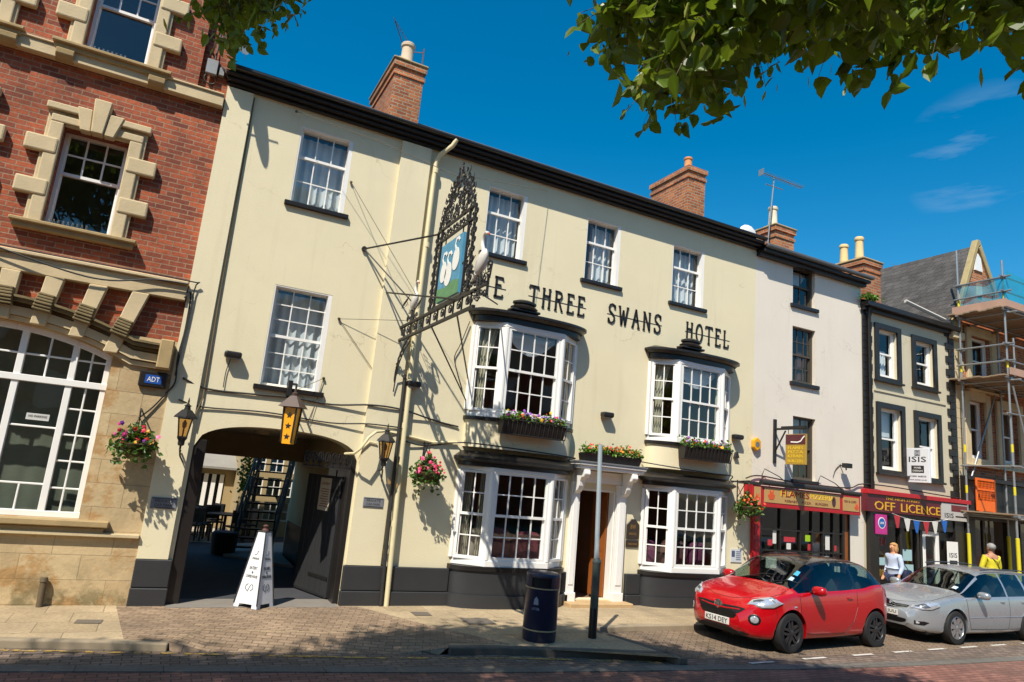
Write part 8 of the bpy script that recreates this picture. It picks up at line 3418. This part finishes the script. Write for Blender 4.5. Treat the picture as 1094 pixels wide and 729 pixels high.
RC_ = [(2.16,2.36,5.14),(2.0,2.46,5.19),(3.22,1.74,5.07),(1.9,1.96,4.66),(2.88,1.49,4.76),(2.38,3.2,5.15),(2.75,2.07,5.13),(2.39,1.99,4.92),(2.41,1.22,4.48),(3.06,1.98,5.09),(3.52,2.78,5.74),(1.98,2.27,4.66),(2.79,1.79,4.84),(3.28,1.82,5.04),(2.53,1.14,4.43),(2.72,1.78,4.84),(1.77,2.09,4.42),(2.93,1.23,4.76),(2.36,2.37,5.14),(2.72,3.42,5.75),(1.85,1.76,4.65),(2.26,2.67,4.6),(2.98,3.0,6.01),(2.06,1.73,4.54),(2.12,3.04,5.53),(2.08,2.58,5.34),(2.55,3.25,5.36),(2.64,2.06,5.0),(1.74,2.55,4.73),(2.37,1.8,4.9),(2.02,2.17,4.83),(2.5,1.18,4.41),(4.2,1.72,5.27),(2.43,3.29,5.79),(4.12,1.74,5.66),(2.46,1.5,4.7),(3.54,2.27,5.13),(2.49,1.1,4.29),(3.89,1.71,5.6),(2.67,3.41,5.09),(3.58,1.68,5.2),(2.09,1.53,4.57),(3.63,2.44,5.37),(2.71,1.79,4.95),(3.25,1.62,5.14),(2.46,2.41,5.17),(2.67,1.11,4.48),(3.45,2.57,5.45),(3.73,1.98,5.65),(2.69,3.09,5.64),(2.18,2.59,5.27),(3.22,3.02,5.48),(2.71,1.56,4.92),(3.31,2.37,5.2),(2.35,1.82,4.87),(3.77,1.85,5.23),(3.04,2.49,5.61),(1.69,2.15,4.79),(3.86,1.97,5.57),(2.52,2.27,4.71),(2.77,1.8,5.03),(3.6,1.57,5.17),(1.91,1.83,4.46),(2.32,2.81,4.94),(2.47,3.17,5.12),(4.0,2.0,5.49),(2.25,2.21,4.94),(3.21,1.48,4.7),(3.1,1.57,4.83),(1.89,2.92,5.32),(2.29,1.48,4.52),(2.12,2.07,4.93),(1.94,2.4,4.92),(3.84,1.65,5.35),(3.44,1.46,4.92),(1.61,1.98,4.61),(1.89,1.84,4.62),(4.13,1.68,5.35),(3.26,2.47,5.68),(2.24,1.73,4.76),(3.12,1.47,4.8),(2.48,2.36,4.96),(2.53,3.12,5.79),(3.33,1.67,5.05),(3.12,3.6,5.33),(4.03,1.77,5.26),(2.71,3.53,5.45),(3.19,3.13,5.37),(3.06,2.04,5.41),(3.7,2.28,5.54),(3.56,2.3,5.45),(2.76,2.55,5.6),(3.08,2.35,5.02),(1.83,1.95,4.6),(3.78,2.23,5.8),(1.65,2.42,4.55),(2.66,2.64,5.22),(2.48,3.65,5.75),(2.01,1.65,4.5),(3.5,1.72,5.07),(1.89,1.99,4.36),(2.93,3.06,5.75),(1.84,2.3,4.28),(2.67,1.09,4.41),(2.52,1.91,4.98),(2.6,3.13,5.71),(2.81,2.79,5.14),(3.85,1.73,5.52),(1.83,2.14,4.23),(2.67,1.44,4.64),(1.78,2.63,4.91),(2.72,3.26,5.9),(4.02,1.65,5.56),(2.71,1.32,4.65),(2.3,2.87,5.09),(3.29,2.37,5.35),(1.62,2.4,4.87),(2.09,2.26,4.54),(2.82,1.83,4.81),(2.87,3.33,5.8),(1.85,2.1,4.88),(2.64,1.16,4.18),(2.42,2.12,5.05),(2.72,2.16,4.98),(2.36,2.99,5.8),(2.57,1.45,4.4),(3.12,3.1,5.46),(2.99,2.19,5.32),(3.47,2.32,5.09),(2.28,3.42,5.48),(1.73,2.18,4.87),(2.28,2.3,4.79),(2.74,1.74,4.9),(2.47,2.6,5.18),(3.48,2.49,5.5),(1.9,2.17,4.51),(3.74,1.52,5.24),(3.34,2.23,5.68),(3.97,1.86,5.67),(2.22,1.59,4.47),(2.12,2.38,4.73),(3.19,1.48,4.8),(2.33,3.59,5.47),(3.08,1.5,4.99),(2.54,3.48,5.65),(1.59,2.48,5.07),(2.3,1.71,4.44),(3.19,2.06,4.93),(2.9,1.72,5.07),(2.37,3.0,5.71)]
LC_ = [(-0.18,4.82,5.54),(-0.03,5.27,6.17),(-0.26,5.49,5.45),(-0.12,4.93,5.68),(0.18,5.28,5.79),(-0.19,4.77,5.21),(-0.02,5.4,5.63),(0.04,4.75,5.35),(-0.09,4.84,5.6),(-0.2,4.87,5.61),(-0.25,4.92,5.43),(-0.1,5.02,5.36),(-0.1,4.86,5.08),(-0.52,5.66,6.37),(-0.04,4.68,5.64),(0.29,4.68,5.61),(-0.04,5.0,5.3),(-0.35,4.27,5.37),(0.19,6.04,6.23),(-0.19,5.5,5.98),(-0.48,5.68,5.96),(0.02,5.97,6.2),(-0.05,5.18,5.4),(-0.34,4.75,5.38),(-0.38,4.57,5.34),(-0.03,5.81,5.77),(0.25,5.37,6.13),(0.29,5.81,6.34),(-0.06,6.01,5.9),(0.05,6.02,6.07),(-0.2,4.42,5.27),(0.05,4.57,5.58),(-0.16,5.09,5.64),(0.19,5.59,6.5),(0.18,5.59,6.06),(-0.25,4.87,5.76),(-0.19,5.49,5.54),(0.13,5.14,5.89),(0.06,5.3,6.07),(-0.23,4.8,5.19),(0.19,4.34,5.42),(-0.24,4.35,5.47),(-0.05,5.6,5.66),(-0.17,4.66,4.98),(-0.0,4.26,5.41),(-0.21,4.93,5.13),(-0.39,5.04,5.44),(0.04,5.62,5.88),(0.28,5.31,6.08),(-0.32,4.5,5.35),(0.24,5.45,6.15),(0.22,4.64,5.55),(-0.22,5.08,5.53),(-0.04,6.14,5.84),(-0.35,4.58,5.5),(-0.12,4.86,5.36),(0.03,4.3,5.35),(-0.12,5.94,6.03),(0.16,5.47,6.36),(0.1,5.23,5.88)]
# the crown that shades the street: clumps chosen over the part of the road and kerb that lies in shade
SUN_T = Vector((1.75, 1.65, -3.05))
rt = random.Random(21)


def shade_edge(x):
    return _edge(x) - (.3 if x < 2.6 else .0)


def _edge(x):
    return float(np.interp(x, [-9, -4, -2, 0, 1.5, 2.4, 3.2, 4.2, 5.5, 6.6, 7.3, 8.2, 9.0, 9.8, 10.4, 11], [11.3, 10.6, 10.25, 10.35, 10.1, 9.9, 10.5, 10.7, 10.75, 10.75, 10.3, 9.4, 8.5, 8.0, 7.5, 6.6]))


cl = []
while len(cl) < 1600:
    x = rt.uniform(-9, 10.8)
    e = shade_edge(x)
    y = e - .3 - (e - 6.2) * rt.random() ** 1.25
    tt = rt.uniform(2.95, 3.9) + (.35 if x < 0 else 0)
    p = Vector((x, y, 0)) - SUN_T * tt
    # thin the crown in a few places so light comes through
    if math.sin(p.x * 1.9 + 1.2) * math.sin(p.y * 2.3 + .7) > .8 and rt.random() < .7:
        continue
    cl.append(tuple(p))
tree('lime_tree', 'large leafy lime tree shading the road, hanging leaves at top left of the hotel', (-2.8, -.9, 0), (-2.6, .8, 6.2), cl, rt, .14, 40, .26, [(x + .03, y + .1, z + .5) for x, y, z in LC_], 24)
rt2 = random.Random(5)
cl2 = []
while len(cl2) < 90:
    x, y, z = rt2.uniform(3.2, 8.2), rt2.uniform(-2.5, 2.0), rt2.uniform(4.9, 8.5)
    if x * .9 - y < 1.8:
        continue
    cl2.append((x, y, z))
tree('lime_tree', 'leafy lime tree whose dark hanging branches fill the upper right sky', (6.6, -1.2, 0), (6.2, -.4, 3.9), cl2, rt2, .13, 30, .35, [(x, y, z + .16) for x, y, z in RC_], 30)

# ------------------------------------------------------------------ sky, sun, camera
SUND = Vector((-1.75, -1.65, 3.05)).normalized()
w = bpy.data.worlds.new('World')
sc.world = w
w.use_nodes = True
nt = w.node_tree
bg = nt.nodes['Background']
sky = nt.nodes.new('ShaderNodeTexSky')
sky.sky_type = 'NISHITA'
sky.sun_disc = False
sky.sun_elevation = math.asin(SUND.z)
sky.sun_rotation = math.atan2(SUND.x, SUND.y)
sky.air_density = 1.0
sky.dust_density = .6
sky.ozone_density = 2.2
hs_ = nt.nodes.new('ShaderNodeHueSaturation')
hs_.inputs['Saturation'].default_value = 1.5
hs_.inputs['Hue'].default_value = .488
nt.links.new(sky.outputs[0], hs_.inputs['Color'])
# a faint wisp of high cloud to the upper right, and a paler horizon come with the sky itself
tc = nt.nodes.new('ShaderNodeTexCoord')
dp = nt.nodes.new('ShaderNodeVectorMath')
dp.operation = 'DOT_PRODUCT'
nt.links.new(tc.outputs['Generated'], dp.inputs[0])
dp.inputs[1].default_value = Vector((.80, .425, .424)).normalized()
win = ramp(nt, dp.outputs['Value'], .9978, .9996)
mp = nt.nodes.new('ShaderNodeMapping')
mp.inputs['Rotation'].default_value = (.0, .0, .5)
mp.inputs['Scale'].default_value = (5, 5, 26)
nt.links.new(tc.outputs['Generated'], mp.inputs['Vector'])
cl_n = ramp(nt, noise(nt, 1.2, 6, .55, vec=mp.outputs['Vector']), .48, .72)
cm_ = nt.nodes.new('ShaderNodeMath')
cm_.operation = 'MULTIPLY'
nt.links.new(win, cm_.inputs[0])
nt.links.new(cl_n, cm_.inputs[1])
cs_ = nt.nodes.new('ShaderNodeMath')
cs_.operation = 'MULTIPLY'
nt.links.new(cm_.outputs[0], cs_.inputs[0])
cs_.inputs[1].default_value = .3
skc = mix_rgb(nt, cs_.outputs[0], hs_.outputs[0], (5.5, 6.2, 6.8))
nt.links.new(skc, bg.inputs[0])
bg.inputs[1].default_value = .095
sun = bpy.data.lights.new('sun', 'SUN')
sun.energy = 4.0
sun.angle = R(.53)
sun.color = (1.0, .92, .80)
so_ = bpy.data.objects.new('sun', sun)
COL.objects.link(so_)
so_.rotation_euler = (-SUND).to_track_quat('-Z', 'Y').to_euler()

cam = bpy.data.cameras.new('camera')
co_ = bpy.data.objects.new('camera', cam)
COL.objects.link(co_)
r_ = Vector((0.88711558, -0.45255615, 0.09065803))
u_ = Vector((-0.17107728, -0.13998245, 0.97526277))
f_ = Vector((0.42867064, 0.88068033, 0.20160268))
mx = Matrix(((r_.x, u_.x, -f_.x, 0), (r_.y, u_.y, -f_.y, 0), (r_.z, u_.z, -f_.z, 2.4), (0, 0, 0, 1)))
co_.matrix_world = mx
cam.sensor_width = 36
cam.lens = 727.22 / 1094 * 36
cam.clip_end = 1000
sc.camera = co_
sc.view_settings.view_transform = 'Standard'
sc.view_settings.look = 'None'
sc.view_settings.gamma = 1
sc.view_settings.exposure = .68
sc.cycles.max_bounces = 8
sc.cycles.transparent_max_bounces = 16
sc.cycles.caustics_reflective = False
sc.cycles.caustics_refractive = False
for o in list(bpy.data.objects):
    if o.type == 'MESH' and o.parent is None and 'label' not in o and 'kind' not in o:
        print('UNTAGGED', o.name)
